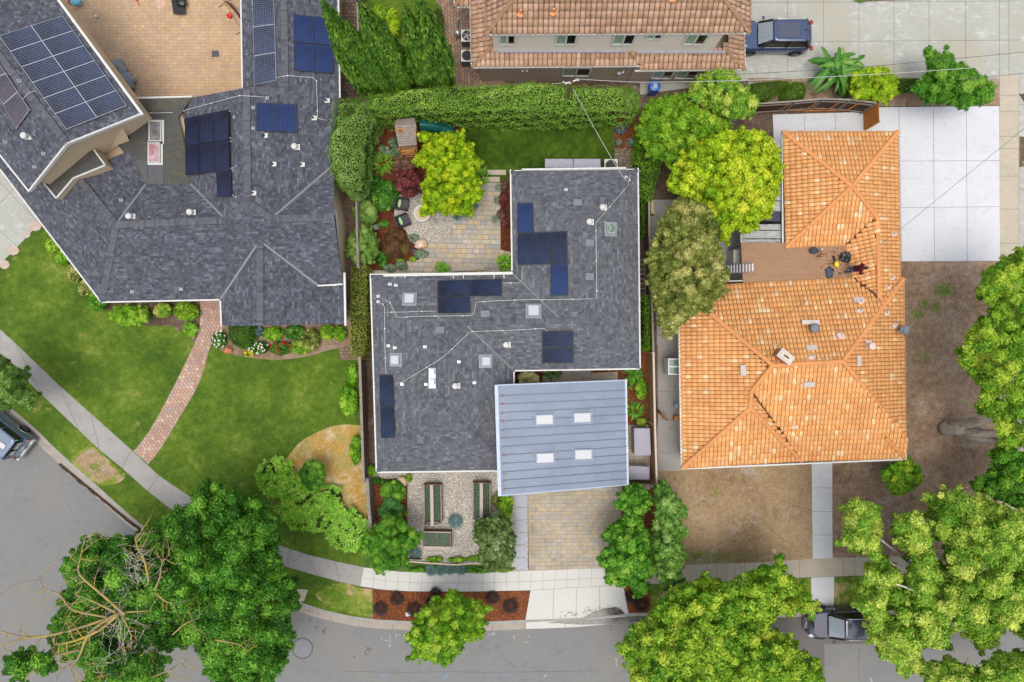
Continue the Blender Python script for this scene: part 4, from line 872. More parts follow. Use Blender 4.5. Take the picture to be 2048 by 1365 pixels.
for q in (('a', 'c'), ('b', 'c'), ('d', 'c'), ('c', 'f'), ('f', 'g'), ('n', 'p'), ('p', 'o'), ('p', 'q'), ('q', 'r'), ('q', 'u'), ('u', 't'), ('t', 's'), ('t', 'v'), ('x', 'w')): b = B(); hipcap(b, RE.v[q[0]] + Vector((0, 0, .04)), RE.v[q[1]] + Vector((0, 0, .04)), .13); b.build('hip_cap', ORC, t)
eaves(t, [(1357, 600, 2.86), (1363, 938, 2.86), (1809, 919, 2.86)], w=.09); eaves(t, [(1812, 919, 2.86), (1811, 876, 2.86), (1807, 560, 2.86)], w=.06); eaves(t, [(1565, 500, 2.86), (1564, 263, 2.86), (1796, 263, 2.86), (1800, 560, 2.86)], w=.06)
VD = plain('valley_debris', C(84, 58, 44), .95, .1, var=.3, scale=20)
b = B()
for q in (('e', 'f'), ('h', 'g'), ('u', 'v')):
    a, c = RE.v[q[0]], RE.v[q[1]]; m = int((c - a).length / .12)
    for k in range(m):
        p = a + (c - a) * (k + .5) / m; d = (c - a).normalized(); u = Vector((d.y, -d.x, 0)); s = rs.uniform(.05, .1)
        p = p + u * rs.normal(0, .03) + Vector((0, 0, .09))
        b.box(p, (s * 2.2, s, .03), rz=math.atan2(d.y, d.x) + rs.normal(0, .6))
b.build('valley_debris', VD, t)
walls(t, [(1372, 580), (1790, 575), (1792, 900), (1378, 920)], 2.85); walls(t, [(1580, 280), (1780, 280), (1785, 590), (1580, 590)], 2.84)
BRN = m_conc('brown_rolled_roofing', C(160, 126, 98), .06, C(150, 116, 88)); FR = Roof(dict(a=(1482, 486, 2.95), b=(1700, 486, 2.95), c=(1712, 566, 2.95), d=(1486, 566, 2.95)), ['abcd'])
b = B(); b.prism([tuple(FR.v[k].xy) for k in 'abcd'], 2.75, 2.95, 0, True)
for k in range(1, 5):
    y = 486 + k * 16; a, c = P(1484, y, 2.95), P(1704, y, 2.95); b.sheet([(a.x, a.y), (c.x, c.y), (c.x, c.y - .02), (a.x, a.y - .02)], 2.953, 1)
b.build('flat_roof', [BRN, plain('roofing_seam', C(140, 102, 78))], t); eaves(t, [(1447, 563, 2.95), (1484, 562, 2.95)], 'roof_edge', .05, .08, GUTM)
walls(t, [(1492, 490), (1600, 490), (1600, 575), (1492, 575)], 2.8)
b = B(); rsd = np.random.default_rng(8)
for k in range(190):
    x = 1700 - abs(rsd.normal(0, 32)); y = rsd.uniform(496, 556); 
    if x < 1600: continue
    p = P(x, y, 2.96); s = rsd.uniform(.015, .05); b.box(p, (s * 2, s, .012), rz=rsd.uniform(0, 3), mi=int(rsd.integers(0, 3)))
tag(b.build('roof_litter', [VD, plain('dry_leaf', C(206, 168, 116)), plain('brown_leaf', C(150, 102, 66))]), kind='stuff')
for x, y in ((1785, 469), (1782, 556), (1775, 575), (1720, 605), (1719, 623), (1771, 627), (1682, 674), (1680, 671), (1623, 716), (1625, 821), (1657, 820), (1589, 853), (1788, 652)): vent(t, RE, x, y, 'gtile')
GTL = plain('ribbed_vent_tile', C(206, 196, 192), .7, .3)
for x, y, a in ((1622, 697, 0), (1617, 768, 0), (1487, 741, R(90)), (1715, 722, R(90)), (1716, 601, 0)):
    p, n = RE.at(x, y); b = B(); e = Vector((math.cos(a), math.sin(a), 0)); e = (e - n * e.dot(n)).normalized(); M = Matrix((e, n.cross(e), n)).transposed()
    b.box(p + n * .1, (.62, .3, .04), mat=M)
    for k in range(5): b.box(p + n * .13 + M @ Vector((-.25 + k * .125, 0, 0)), (.05, .3, .05), mat=M)
    b.build('vent_tile', GTL, t)
p, n = RE.at(1623, 657); b = B(); b.box(p + Vector((-.1, .35, .12)), (1.0, .25, .05)); b.lathe(p, [(.2, 0), (.2, .4), (.26, .42), (.27, .5), (.17, .56)], 20, 1); b.build('turbine_vent', [GTL, plain('grey_cap', C(120, 124, 130), .5, .4, .3)], t)
p, n = RE.at(1736, 693); b = B(); b.box(p + Vector((0, .1, .1)), (.35, .5, .05)); b.lathe(p, [(.12, 0), (.12, .45), (.2, .46), (.2, .55), (.05, .6)], 16, 1); b.build('flue_cap', [GTL, plain('pink_cap', C(222, 196, 186), .6, .3)], t)
p, n = RE.at(1560, 713); b = B(); M = Matrix.Rotation(R(-38), 3, 'Z'); b.box(p + Vector((0, 0, .35)), (.85, .5, .9), mat=M); b.box(p + Vector((0, 0, .83)), (.92, .56, .08), mat=M, mi=1); b.box(p + Vector((0, 0, .9)), (.7, .36, .06), mat=M, mi=2); b.box(p + Vector((0, 0, .935)), (.34, .1, .03), mat=M, mi=3)
b.build('chimney', [plain('chimney_brick', C(176, 116, 92)), GTL, plain('chimney_cap', C(212, 200, 180)), plain('flue_opening', C(70, 60, 40))], t)
p, n = RE.at(1797, 659); b = B(); M = Matrix.Rotation(R(24), 3, 'X') @ Matrix.Rotation(R(10), 3, 'Y'); b.lathe(p + Vector((0, 0, .55)), [(.0, .0), (.16, .01), (.28, .04), (.33, .08), (.33, .095), (.28, .06), (.16, .03), (.01, .02)], 24, 0, True, M @ Matrix(((1, 0, 0), (0, .85, 0), (0, 0, 1)))); b.tube([p, p + Vector((0, 0, .55))], .03, 8, 1); b.tube([p + Vector((0, 0, .5)), p + Vector((-.1, -.35, .8))], .015, 6, 1); b.lathe(p + Vector((-.12, -.38, .8)), [(.05, 0), (.05, .1)], 8, 1)
b.build('satellite_dish', [plain('dish_grey', C(116, 122, 138), .5, .4), plain('dish_arm', C(90, 92, 98))], t)
for k, (y0, y1) in enumerate(((720, 748), )):
    xw = P(1375, 700, 2.85).x; 
    b = B(); 
    cx = P(1349, 733, 1.5); 
    b.box((xw - .55, cx.y, 1.5), (.9, 1.0, 1.3), mi=0); wn_ = b.build('bay_window', WHT, t)
    b = B(); b.box((xw - .6, cx.y + .24, 2.16), (.66, .38, .03)); b.box((xw - .6, cx.y - .24, 2.16), (.66, .38, .03)); b.build('pane', plain('grey_green_glass', C(110, 124, 112), .1, .6), wn_)
# weathered patio cover beside it
t = thing('patio_cover', 'weathered grey board patio cover along the west side of the orange roof', 'patio cover', P(1520, 470))
WTH = G('weathered_board', .9, .15); o = WTH.mapv(WTH.co(), (1, 6, 1)); nn = WTH.noise(2.5, 7, .75, o, .6); WTH.col(WTH.ramp(nn, [(.3, C(112, 112, 110)), (.5, C(168, 169, 168)), (.7, C(206, 207, 206))])); WTH.bump(nn, .4, .02); WTH = WTH.m
b = B()
for y0, y1, x0 in [(281, 305, 1546), (306, 330, 1546), (331, 356, 1546), (357, 381, 1546), (382, 402, 1546), (403, 424, 1520), (449, 461, 1484), (462, 478, 1484), (479, 487, 1484)]: b.prism(px2([(x0, y0), (1561, y0), (1561.5, y1 - .8), (x0, y1 - .8)], 2.7), 2.62 + random.uniform(0, .02), 2.7 + random.uniform(-.01, .01), 0, True)
b.build('roof_boards', WTH, t); eaves(t, [(1482, 460, 2.72), (1482, 489, 2.72), (1567, 488, 2.72), (1566, 270, 2.72)], 'rim', .05, .1, GUTM)
b = B(); b.prism(px2([(1534, 425), (1560, 425), (1560, 443), (1530, 443)], 2.75), 2.55, 2.76, 0, True); b.build('tinted_panel', plain('navy_panel', C(40, 50, 76), .2, .5), t)
b = B()
for x, y in ((1485, 485), (1560, 485), (1550, 290), (1485, 463), (1550, 380)): p = P(x, y, 2.6); b.box((p.x, p.y, 1.3), (.1, .1, 2.6))
b.build('post', WTH, t)
# ------------------------------------------------------------ vegetation
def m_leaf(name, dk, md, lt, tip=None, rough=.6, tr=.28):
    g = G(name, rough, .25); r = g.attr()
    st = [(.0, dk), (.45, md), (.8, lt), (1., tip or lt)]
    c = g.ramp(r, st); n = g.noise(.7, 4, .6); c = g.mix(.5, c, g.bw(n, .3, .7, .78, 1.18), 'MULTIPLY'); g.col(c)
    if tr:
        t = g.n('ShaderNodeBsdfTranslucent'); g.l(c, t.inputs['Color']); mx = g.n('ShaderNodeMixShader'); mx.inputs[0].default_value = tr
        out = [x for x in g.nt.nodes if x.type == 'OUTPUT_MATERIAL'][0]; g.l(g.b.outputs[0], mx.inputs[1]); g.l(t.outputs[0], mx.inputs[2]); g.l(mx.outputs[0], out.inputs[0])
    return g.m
LK = .98
def CL(r, g_, b): return C(r, g_, b, LK)
LM = dict(
    dark=m_leaf('dark_green_leaf', CL(34, 78, 18), CL(62, 122, 28), CL(104, 162, 44), CL(140, 190, 64)),
    cyp=m_leaf('cypress_leaf', CL(52, 92, 28), CL(92, 138, 44), CL(136, 176, 62), CL(164, 194, 80)),
    hedge=m_leaf('hedge_leaf', CL(72, 114, 34), CL(112, 158, 52), CL(150, 190, 76), CL(180, 208, 104)),
    willow=m_leaf('soft_green_leaf', CL(68, 104, 38), CL(104, 146, 58), CL(142, 178, 84), CL(172, 200, 112)),
    lime=m_leaf('lime_leaf', CL(96, 140, 18), CL(150, 190, 28), CL(196, 216, 44), CL(226, 228, 70)),
    ylw=m_leaf('yellow_green_leaf', CL(104, 150, 14), CL(158, 196, 24), CL(208, 220, 40), CL(240, 232, 66)),
    gold=m_leaf('golden_green_leaf', CL(80, 134, 32), CL(126, 174, 50), CL(178, 202, 76), CL(214, 222, 108)),
    side=m_leaf('mid_green_leaf', CL(72, 120, 20), CL(112, 162, 32), CL(150, 190, 48), CL(186, 206, 66)),
    olive=m_leaf('olive_leaf', CL(70, 92, 32), CL(122, 136, 56), CL(174, 176, 92), CL(218, 212, 140)),
    plane=m_leaf('plane_leaf', CL(64, 118, 24), CL(108, 160, 36), CL(156, 192, 52), CL(194, 210, 74)),
    planed=m_leaf('plane_dark_leaf', CL(48, 104, 20), CL(82, 142, 32), CL(120, 172, 46), CL(160, 194, 64)),
    street=m_leaf('street_leaf', CL(70, 124, 18), CL(110, 168, 30), CL(158, 198, 48), CL(200, 214, 84)),
    mid=m_leaf('broad_green_leaf', CL(44, 100, 20), CL(78, 142, 32), CL(118, 176, 50), CL(156, 196, 76)),
    grn=m_leaf('glossy_green_leaf', CL(34, 84, 20), CL(62, 122, 30), CL(100, 156, 50), CL(150, 190, 90), .4),
    agap=m_leaf('strap_leaf', CL(64, 124, 20), CL(108, 170, 34), CL(150, 202, 58), CL(190, 222, 100), .45),
    mottle=m_leaf('mottled_hedge_leaf', CL(78, 96, 24), CL(124, 138, 44), CL(168, 172, 78), CL(206, 178, 112)),
    vine=m_leaf('vine_leaf', CL(66, 116, 20), CL(108, 168, 32), CL(150, 200, 50), CL(186, 216, 80)),
    red=m_leaf('red_maple_leaf', CL(74, 34, 38), CL(108, 50, 54), CL(138, 68, 70), CL(172, 104, 92)),
    brz=m_leaf('bronze_leaf', CL(76, 58, 50), CL(110, 80, 68), CL(140, 104, 84), CL(160, 128, 92)),
    blue=m_leaf('blue_fescue_leaf', CL(62, 96, 100), CL(96, 130, 130), CL(130, 160, 152), CL(164, 188, 172)),
    sage=m_leaf('sage_leaf', CL(80, 106, 84), CL(116, 140, 112), CL(146, 166, 134), CL(176, 190, 158)),
    black=m_leaf('black_grass_leaf', CL(30, 20, 18), CL(48, 32, 28), CL(72, 46, 38), CL(120, 80, 60), tr=0),
    banana=m_leaf('banana_leaf', CL(40, 92, 28), CL(66, 122, 40), CL(102, 152, 60), CL(150, 180, 90), .45),
    wflow=m_leaf('white_petal', CL(220, 214, 200), CL(245, 240, 225), CL(255, 252, 240), tr=.1),
    rflow=m_leaf('red_petal', CL(170, 20, 26), CL(200, 34, 40), CL(220, 60, 60), tr=.1),
    yflow=m_leaf('yellow_petal', CL(220, 190, 50), CL(240, 214, 90), CL(250, 236, 150), tr=.1),
    oflow=m_leaf('coral_petal', CL(210, 110, 80), CL(226, 132, 100), CL(236, 160, 120), tr=.1))
BARK = plain('grey_bark', C(226, 214, 200), .95, .1, var=.25, scale=7); BARKD = plain('brown_bark', C(98, 82, 66), .95, .1, var=.25, scale=9)
DEAD = G('lichen_dead_wood', .9, .1); nn = DEAD.noise(2.2, 5, .7); DEAD.col(DEAD.ramp(nn, [(.38, C(150, 142, 130)), (.52, C(176, 156, 96)), (.66, C(190, 158, 62))])); DEAD = DEAD.m
def unit(n, rg): 
    v = rg.normal(size=(n, 3)); return v / np.linalg.norm(v, axis=1, keepdims=True)
def nz(v): return v / np.maximum(np.linalg.norm(v, axis=-1, keepdims=True), 1e-6)
def bumpf(d, seed, k=4.0):
    rg = np.random.default_rng(seed); s = 0
    for i in range(5): w_ = rg.normal(size=3) * k * (1 + .5 * i); s = s + np.sin(d @ w_ + rg.uniform(0, 6.28)) / (1 + .45 * i)
    return s / 2.4
def leaf_mesh(name, pos, nrm, size, asp, mat, parent, rn, rg, along=None, fold=.18, big=None):
    n = len(pos); NL[0] += n; a = along if along is not None else unit(n, rg)
    t = nz(a - nrm * np.sum(a * nrm, axis=1, keepdims=True)); b_ = np.cross(nrm, t)
    s = (size * rg.uniform(.7, 1.3, n))[:, None]
    if big is not None: s = s * np.where(big, 1.9, 1.)[:, None]
    V = np.empty((n, 4, 3)); V[:, 0] = pos - t * s * .5; V[:, 1] = pos + b_ * s * asp * .5 - nrm * s * fold; V[:, 2] = pos + t * s * .55 - nrm * s * fold * .4; V[:, 3] = pos - b_ * s * asp * .5 - nrm * s * fold
    F = np.arange(n * 4).reshape(n, 4)
    return np_mesh(name, V.reshape(-1, 3), F, mat, parent, np.repeat(np.clip(rn, 0, 1), 4))
def in_poly(x, y, poly):
    c = np.zeros(x.shape, bool); j = len(poly) - 1
    for i in range(len(poly)):
        xi, yi = poly[i]; xj, yj = poly[j]
        m = ((yi > y) != (yj > y)) & (x < (xj - xi) * (y - yi) / (yj - yi + 1e-9) + xi); c ^= m; j = i
    return c
def edge_d(x, y, poly):
    d = np.full(x.shape, 1e9); j = len(poly) - 1
    for i in range(len(poly)):
        xi, yi = poly[i]; xj, yj = poly[j]; dx, dy = xj - xi, yj - yi; t = np.clip(((x - xi) * dx + (y - yi) * dy) / (dx * dx + dy * dy + 1e-9), 0, 1)
        d = np.minimum(d, np.hypot(x - xi - t * dx, y - yi - t * dy)); j = i
    return d
def lobes_of(poly, z0, z1, lr, rg, dense=.62, rough=.6):
    """fill an outline with foliage lobes; returns world centres and radii"""
    xs = [p[0] for p in poly]; ys = [p[1] for p in poly]; A = (max(xs) - min(xs)) * (max(ys) - min(ys))
    N = int(A / (lr * lr) * 30) + 60; x = rg.uniform(min(xs), max(xs), N); y = rg.uniform(min(ys), max(ys), N)
    m = in_poly(x, y, poly); x, y = x[m], y[m]; d = edge_d(x, y, poly); o = []
    dm = max(d.max(), 1)
    for i in np.argsort(-d * (d < lr * 1.1) - rg.uniform(0, lr * .6, len(d))):
        r = min(lr * rg.uniform(.8, 1.15), max(d[i] * .88, lr * .3)); 
        if d[i] < lr * .28: continue
        if all((x[i] - q[0]) ** 2 + (y[i] - q[1]) ** 2 > (dense * (r + q[2])) ** 2 * .8 for q in o): o.append((x[i], y[i], r, d[i]))
    L = []
    for X, Y, r, dd in o:
        z = z0 + (z1 - z0) * min(1, (dd / dm)) ** .6 + rg.normal(0, rough) * lr / 31; p = P(X, Y, z); L.append((np.array(p), r / FPX * (H - z)))
    return L
COV = 1.2; NL = [0]
def foliage(name, L, leaf, dens, mat, parent, rg, asp=.55, bump=.16, flat=.85, inner=.25, up=.35, cl=.5, low=-.25, br=.0):
    """leaves over the skin of many lobes"""
    C_ = np.array([l[0] for l in L]); R_ = np.array([l[1] for l in L]); PP = []; NN = []; RR = []; BB = []
    zmin, zmax = C_[:, 2].min(), C_[:, 2].max() + .01
    for i, (c, r) in enumerate(L):
        n = int(4 * math.pi * r * r * .62 * COV / (.5 * leaf * leaf * asp)) + 12
        d = unit(int(n * 1.7), rg); d = d[d[:, 2] > low][:n]; n = len(d)
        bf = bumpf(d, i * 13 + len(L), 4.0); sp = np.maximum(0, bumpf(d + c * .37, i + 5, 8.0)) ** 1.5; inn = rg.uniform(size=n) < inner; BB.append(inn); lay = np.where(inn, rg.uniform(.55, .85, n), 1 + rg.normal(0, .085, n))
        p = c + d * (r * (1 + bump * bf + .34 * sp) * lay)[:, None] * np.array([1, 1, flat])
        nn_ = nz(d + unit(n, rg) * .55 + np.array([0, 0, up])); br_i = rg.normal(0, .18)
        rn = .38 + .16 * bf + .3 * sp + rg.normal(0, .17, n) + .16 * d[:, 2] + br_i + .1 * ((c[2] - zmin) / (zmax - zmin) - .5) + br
        k = np.ones(n, bool)
        near = np.where(np.hypot(C_[:, 0] - c[0], C_[:, 1] - c[1]) < R_ + r)[0]
        for j in near:
            if j != i: q = (p - C_[j]) / np.array([1, 1, flat]); k &= (np.linalg.norm(q, axis=1) > R_[j] * .8)
        PP.append(p[k]); NN.append(nn_[k]); RR.append(rn[k]); BB[-1] = BB[-1][k]
    p = np.concatenate(PP); n_ = np.concatenate(NN); r_ = np.concatenate(RR); m = p[:, 2] > .03
    return leaf_mesh(name, p[m], n_[m], leaf, asp, mat, parent, r_[m], rg, big=np.concatenate(BB)[m])
def trunk_to(t, base, L, r0, rg, mat=BARKD, n=9, name='trunk', limbs=True):
    b = B(); top = sum((Vector(l[0]) for l in L), Vector()) / len(L); fork = Vector(base) + (top - Vector(base)) * .45; fork.z = max(.3, top.z * .5)
    b.tube([Vector(base) - Vector((0, 0, .05)), Vector(base) + (fork - Vector(base)) * .15, Vector(base) + (fork - Vector(base)) * .6 + Vector((rg.normal(0, .05), rg.normal(0, .05), 0)), fork], [r0 * 1.5, r0, r0 * .85, r0 * .75], 9); b.build(name, mat, t)
    if limbs:
        b = B(); idx = rg.choice(len(L), min(n, len(L)), replace=False)
        for i in idx:
            e = Vector(L[i][0]); mdl = (fork + e) / 2 + Vector((rg.normal(0, .15), rg.normal(0, .15), .1 * (e - fork).length)); b.tube([fork - Vector((0, 0, .1)), mdl, e + Vector((0, 0, L[i][1] * .5))], [r0 * .5, r0 * .28, r0 * .08], 6)
        b.build('limb', mat, t)
SEED = [100]
def tree(label, polys, z0, z1, lr, mat, leaf=.16, dens=42, r0=.14, cat='tree', name='tree', group=None, base=None, asp=.55, bump=.16, flat=.85, bark=None, inner=.25, dense=.62, crown='crown', cl=.5, rough=.6, limbs=True, br=0., up=.35, nl=9):
    SEED[0] += 1; rg = np.random.default_rng(SEED[0]); 
    if not isinstance(polys[0][0], (tuple, list)): polys = [polys]
    L = []
    if lr >= 13: leaf *= .76
    for q in polys:
        if r0 > .05 or lr >= 15:
            L += lobes_of(q, z0 - .2, z1 - (z1 - z0) * .45, lr, rg, .72, rough); L += lobes_of(q, z0 + .1, z1 + .1, lr * .6, rg, .8, rough * 1.6)
            for k in range(0, len(q)):
                x, y = q[k]; xa, ya = q[(k + 1) % len(q)]; n = max(1, int(math.hypot(xa - x, ya - y) / (lr * .8)))
                for j in range(n):
                    u = (j + rg.uniform(.1, .9)) / n; o = 0; zz = z0 + rg.uniform(-.3, .5); p_ = P(x + (xa - x) * u + rg.normal(0, .12) * lr, y + (ya - y) * u + rg.normal(0, .12) * lr, zz); L.append((np.array(p_), lr * rg.uniform(.18, .32) / FPX * (H - zz)))
        else: L += lobes_of(q, z0, z1, lr, rg, dense, rough)
    if not L: print('NO LOBES', label); return
    m = sum((l[0] for l in L)) / len(L); bs = Vector(base) if base is not None else Vector((m[0], m[1], 0)); t = thing(name, label, cat, bs, group)
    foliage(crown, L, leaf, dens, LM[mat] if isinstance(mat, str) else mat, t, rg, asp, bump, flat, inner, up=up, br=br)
    if r0: trunk_to(t, bs, L, r0, rg, bark or BARKD, name='trunk' if name == 'tree' else 'stem', limbs=limbs, n=nl)
    return t
def ell(cx, cy, rx, ry, n=14, j=.12, seed=0):
    rg = random.Random(seed + int(cx)); return [(cx + math.cos(6.283 * k / n) * rx * (1 + rg.uniform(-j, j)), cy + math.sin(6.283 * k / n) * ry * (1 + rg.uniform(-j, j))) for k in range(n)]
def bush(label, cx, cy, rx, ry, h, mat, leaf=.1, dens=90, cat='shrub', lr=None, name='shrub', group=None, **k):
    z1 = h * .55; lr = lr or max(6, min(rx, ry) * .55)
    return tree(label, ell(cx, cy, rx, ry), h * .3, z1, lr, mat, leaf, dens, .03, cat, name, group, crown='foliage', limbs=False, rough=.3, **k)
def surf_hedge(label, px, z1, zp, mat, leaf=.1, dens=140, wav=.12, name='hedge', cat='hedge', group=None, rag=.2, br=0., round_=.35):
    """clipped hedge: outline traced at its top height zp, leaves over top and sides"""
    SEED[0] += 1; rg = np.random.default_rng(SEED[0]); q = np.array(px2(px, zp)); a = sum(q[i][0] * q[(i + 1) % len(q)][1] - q[(i + 1) % len(q)][0] * q[i][1] for i in range(len(q)))
    if a < 0: q = q[::-1]
    c = q.mean(0); t = thing(name, label, cat, (c[0], c[1], 0), group); PP = []; NN = []
    x0, y0 = q.min(0); x1, y1 = q.max(0); A = (x1 - x0) * (y1 - y0); n = int(A * dens); x = rg.uniform(x0, x1, n); y = rg.uniform(y0, y1, n); m = in_poly(x, y, [tuple(p) for p in q]); x, y = x[m], y[m]; d = edge_d(x, y, [tuple(p) for p in q])
    bf = bumpf(np.stack([x, y, x * 0], 1), SEED[0], 1.2); bf2 = bumpf(np.stack([x, y, x * 0], 1), SEED[0] + 5, 4)
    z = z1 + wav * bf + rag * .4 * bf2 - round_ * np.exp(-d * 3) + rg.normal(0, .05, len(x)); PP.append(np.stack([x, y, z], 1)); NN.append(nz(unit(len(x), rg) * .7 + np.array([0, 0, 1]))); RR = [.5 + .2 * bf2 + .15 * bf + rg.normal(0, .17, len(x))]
    for i in range(len(q)):
        p0, p1 = q[i], q[(i + 1) % len(q)]; L_ = np.hypot(*(p1 - p0)); n = int(L_ * z1 * dens * .9)
        if n < 1: continue
        u = rg.uniform(size=n); zz = rg.uniform(.02, z1, n); o = np.array([p1[1] - p0[1], p0[0] - p1[0]]) / L_
        b3 = np.stack([p0[0] + (p1[0] - p0[0]) * u, p0[1] + (p1[1] - p0[1]) * u, zz], 1); bf = bumpf(b3, SEED[0] + 9, 3); off = rag * .5 * bf - .12 * (zz / z1) ** 4 + rg.normal(0, .04, n)
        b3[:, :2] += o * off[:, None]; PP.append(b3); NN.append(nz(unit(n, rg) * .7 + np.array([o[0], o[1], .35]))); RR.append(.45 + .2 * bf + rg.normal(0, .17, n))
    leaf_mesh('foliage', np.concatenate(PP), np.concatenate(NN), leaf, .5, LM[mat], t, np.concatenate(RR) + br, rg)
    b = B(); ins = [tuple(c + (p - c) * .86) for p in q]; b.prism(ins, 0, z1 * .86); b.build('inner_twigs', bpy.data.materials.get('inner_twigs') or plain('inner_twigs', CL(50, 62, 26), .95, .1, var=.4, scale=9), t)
    return t
def mound(label, cx, cy, r, h, mat, n, L_=.45, wd=.035, name='plant', cat='plant', group=None, z=0, up=.5, parent=None, part='leaves', rmin=.0, ctr=None):
    """mound of arching strap leaves"""
    SEED[0] += 1; rg = np.random.default_rng(SEED[0]); c = Vector(ctr) if ctr is not None else P(cx, cy, z); c = Vector((c.x, c.y, z)); t = parent or thing(name, label, cat, c, group); rm = r / FPX * H if r > 2 else r
    V = []; F = []; RN = []
    for i in range(n):
        a = rg.uniform(0, 6.283); q = rm * math.sqrt(rg.uniform(rmin, 1)); el = math.sqrt(max(0, 1 - (q / rm) ** 2)); b0 = np.array([c.x + math.cos(a) * q * .75, c.y + math.sin(a) * q * .75, z + h * el * .75])
        a2 = a + rg.normal(0, .55); d = np.array([math.cos(a2), math.sin(a2), 0]); l = L_ * rg.uniform(.6, 1.2); u = up * (.4 + el) * rg.uniform(.6, 1.3); s = np.array([-d[1], d[0], 0]) * wd * rg.uniform(.7, 1.3); k = len(V)
        for tt, hh, ww in ((0, 0, .8), (.5, u * l * .6, 1), (1, u * l * .35, .12)):
            m = b0 + d * l * tt + np.array([0, 0, hh]); V += [m - s * ww / 2, m + s * ww / 2]
        F += [(k, k + 2, k + 3, k + 1), (k + 2, k + 4, k + 5, k + 3)]; RN += [np.clip(rg.normal(.5, .2), 0, 1)] * 6
    np_mesh(part, V, F, LM[mat], t, RN); return t
def flowers(t, cx, cy, rx, ry, z, mat, n, s=.07, name='flowers'):
    SEED[0] += 1; rg = np.random.default_rng(SEED[0]); b = B()
    for i in range(n):
        a = rg.uniform(0, 6.283); q = math.sqrt(rg.uniform()); p = P(cx + math.cos(a) * q * rx, cy + math.sin(a) * q * ry, z + rg.uniform(-.1, .15)); b.rock(p, s * rg.uniform(.7, 1.4), s * rg.uniform(.7, 1.4), s * .6, i, 0, 1, .5, 2, False)
    return b.build(name, LM[mat], t)
# ---- big trees
tree('huge dark green tree at lower left with bare lichen-yellow dead branches', [
    [(395, 975), (430, 965), (470, 985), (520, 1000), (556, 1040), (556, 1100), (570, 1140), (594, 1172), (598, 1207), (582, 1230), (584, 1261), (580, 1309), (566, 1343), (535, 1375), (440, 1400), (390, 1290), (330, 1300), (240, 1280), (200, 1340), (120, 1310), (96, 1285), (105, 1240), (120, 1215), (136, 1172), (119, 1132), (140, 1115), (170, 1077), (238, 1075), (296, 1064), (340, 1023), (380, 1008)],
    [(5, 1330), (24, 1305), (50, 1298), (112, 1310), (112, 1340), (60, 1345), (40, 1370)], [(170, 1300), (250, 1290), (330, 1310), (330, 1380), (170, 1380)]],
    5.0, 9.5, 28, 'dark', .17, 50, .42, base=(P(330, 1240, 5).x * .97, P(330, 1240, 5).y * .97, 0), bump=.2, rough=.9, dense=.62)
BT = bpy.data.objects['tree']
b = B(); rs = np.random.default_rng(21)
def twig(p, d, L, r, lv, segs=5):
    q = [p]; rr = [r]
    for k in range(segs):
        d = (d + Vector((rs.normal(0, .2), rs.normal(0, .2), rs.normal(.0, .08)))).normalized(); p = p + d * L / segs; q.append(p); rr.append(r * (1 - .8 * (k + 1) / segs))
        if lv and rs.uniform() < .85:
            s = Vector((-d.y, d.x, rs.normal(0, .2))) * (1 if rs.uniform() < .5 else -1); twig(p, (d + s * rs.uniform(.5, 1.1)).normalized(), L * rs.uniform(.3, .5), rr[-1] * .6, lv - 1, 4)
    b.tube(q, rr, 5)
for l, r, z in (([(240, 1225), (200, 1260), (150, 1282), (110, 1290)], .11, 9.5), ([(240, 1225), (180, 1265), (155, 1320), (120, 1340)], .10, 9.3), ([(250, 1230), (205, 1190), (160, 1150), (160, 1120), (170, 1075)], .08, 10), ([(230, 1225), (190, 1205), (150, 1190)], .07, 10), ([(215, 1235), (145, 1220), (120, 1190), (85, 1175), (80, 1150)], .06, 9.6),
                ([(240, 1228), (140, 1262), (60, 1275), (0, 1262), (-30, 1240)], .08, 8.8), ([(60, 1275), (20, 1285), (-20, 1300)], .05, 8.6), ([(300, 1175), (290, 1125), (275, 1095), (270, 1075)], .08, 9.5), ([(310, 1180), (320, 1155), (325, 1125), (340, 1110)], .06, 10), ([(310, 1185), (335, 1205), (364, 1205)], .05, 10), ([(345, 1270), (375, 1245), (398, 1238)], .04, 9.8), ([(430, 1280), (480, 1290), (500, 1310)], .05, 8.5),
                ([(290, 1360), (250, 1330), (230, 1345), (150, 1365)], .08, 8), ([(250, 1330), (210, 1325), (170, 1330)], .06, 8.3), ([(300, 1350), (285, 1310), (300, 1300)], .05, 8.8), ([(300, 1355), (340, 1340), (370, 1320)], .06, 8.6), ([(250, 1225), (300, 1222)], .05, 10), ([(160, 1300), (90, 1320), (50, 1360)], .07, 8), ([(240, 1225), (262, 1270), (262, 1300)], .04, 9.8)):
    q = [P(x, y, z + rs.normal(0, .15)) for x, y in spline(l, 3)]; n = len(q); b.tube(q, [r * (1 - .75 * k / (n - 1)) for k in range(n)], 6)
    for k in range(2, n):
        if rs.uniform() < .9: d = (q[k] - q[k - 1]).normalized(); s = Vector((-d.y, d.x, rs.normal(0, .3))) * (1 if rs.uniform() < .5 else -1); twig(q[k], (d * .6 + s).normalized(), rs.uniform(.6, 1.6), r * .35, 1)
b.build('dead_branch', DEAD, BT)
b = B()
for i in range(200):
    c = (270, 1140) if i < 90 else ((235, 1245) if i < 150 else (240, 1320)); p = P(c[0] + rs.normal(0, 22), c[1] + rs.normal(0, 22), 8.6 + rs.normal(0, .4)); twig(p, Vector((rs.normal(), rs.normal(), rs.normal(0, .3))).normalized(), rs.uniform(.5, 1.1), .012, 0, 3)
b.build('dead_twigs', BARK, BT)
tree('soft-leaved tree cut by the left picture edge above the parked vehicle', [[(-40, 700), (0, 708), (35, 735), (62, 745), (50, 775), (80, 795), (60, 815), (30, 812), (0, 822), (-40, 830)]], 3.5, 5.5, 20, 'willow', .2, 50, .2, asp=.3, br=-.12, base=P(-10, 775))
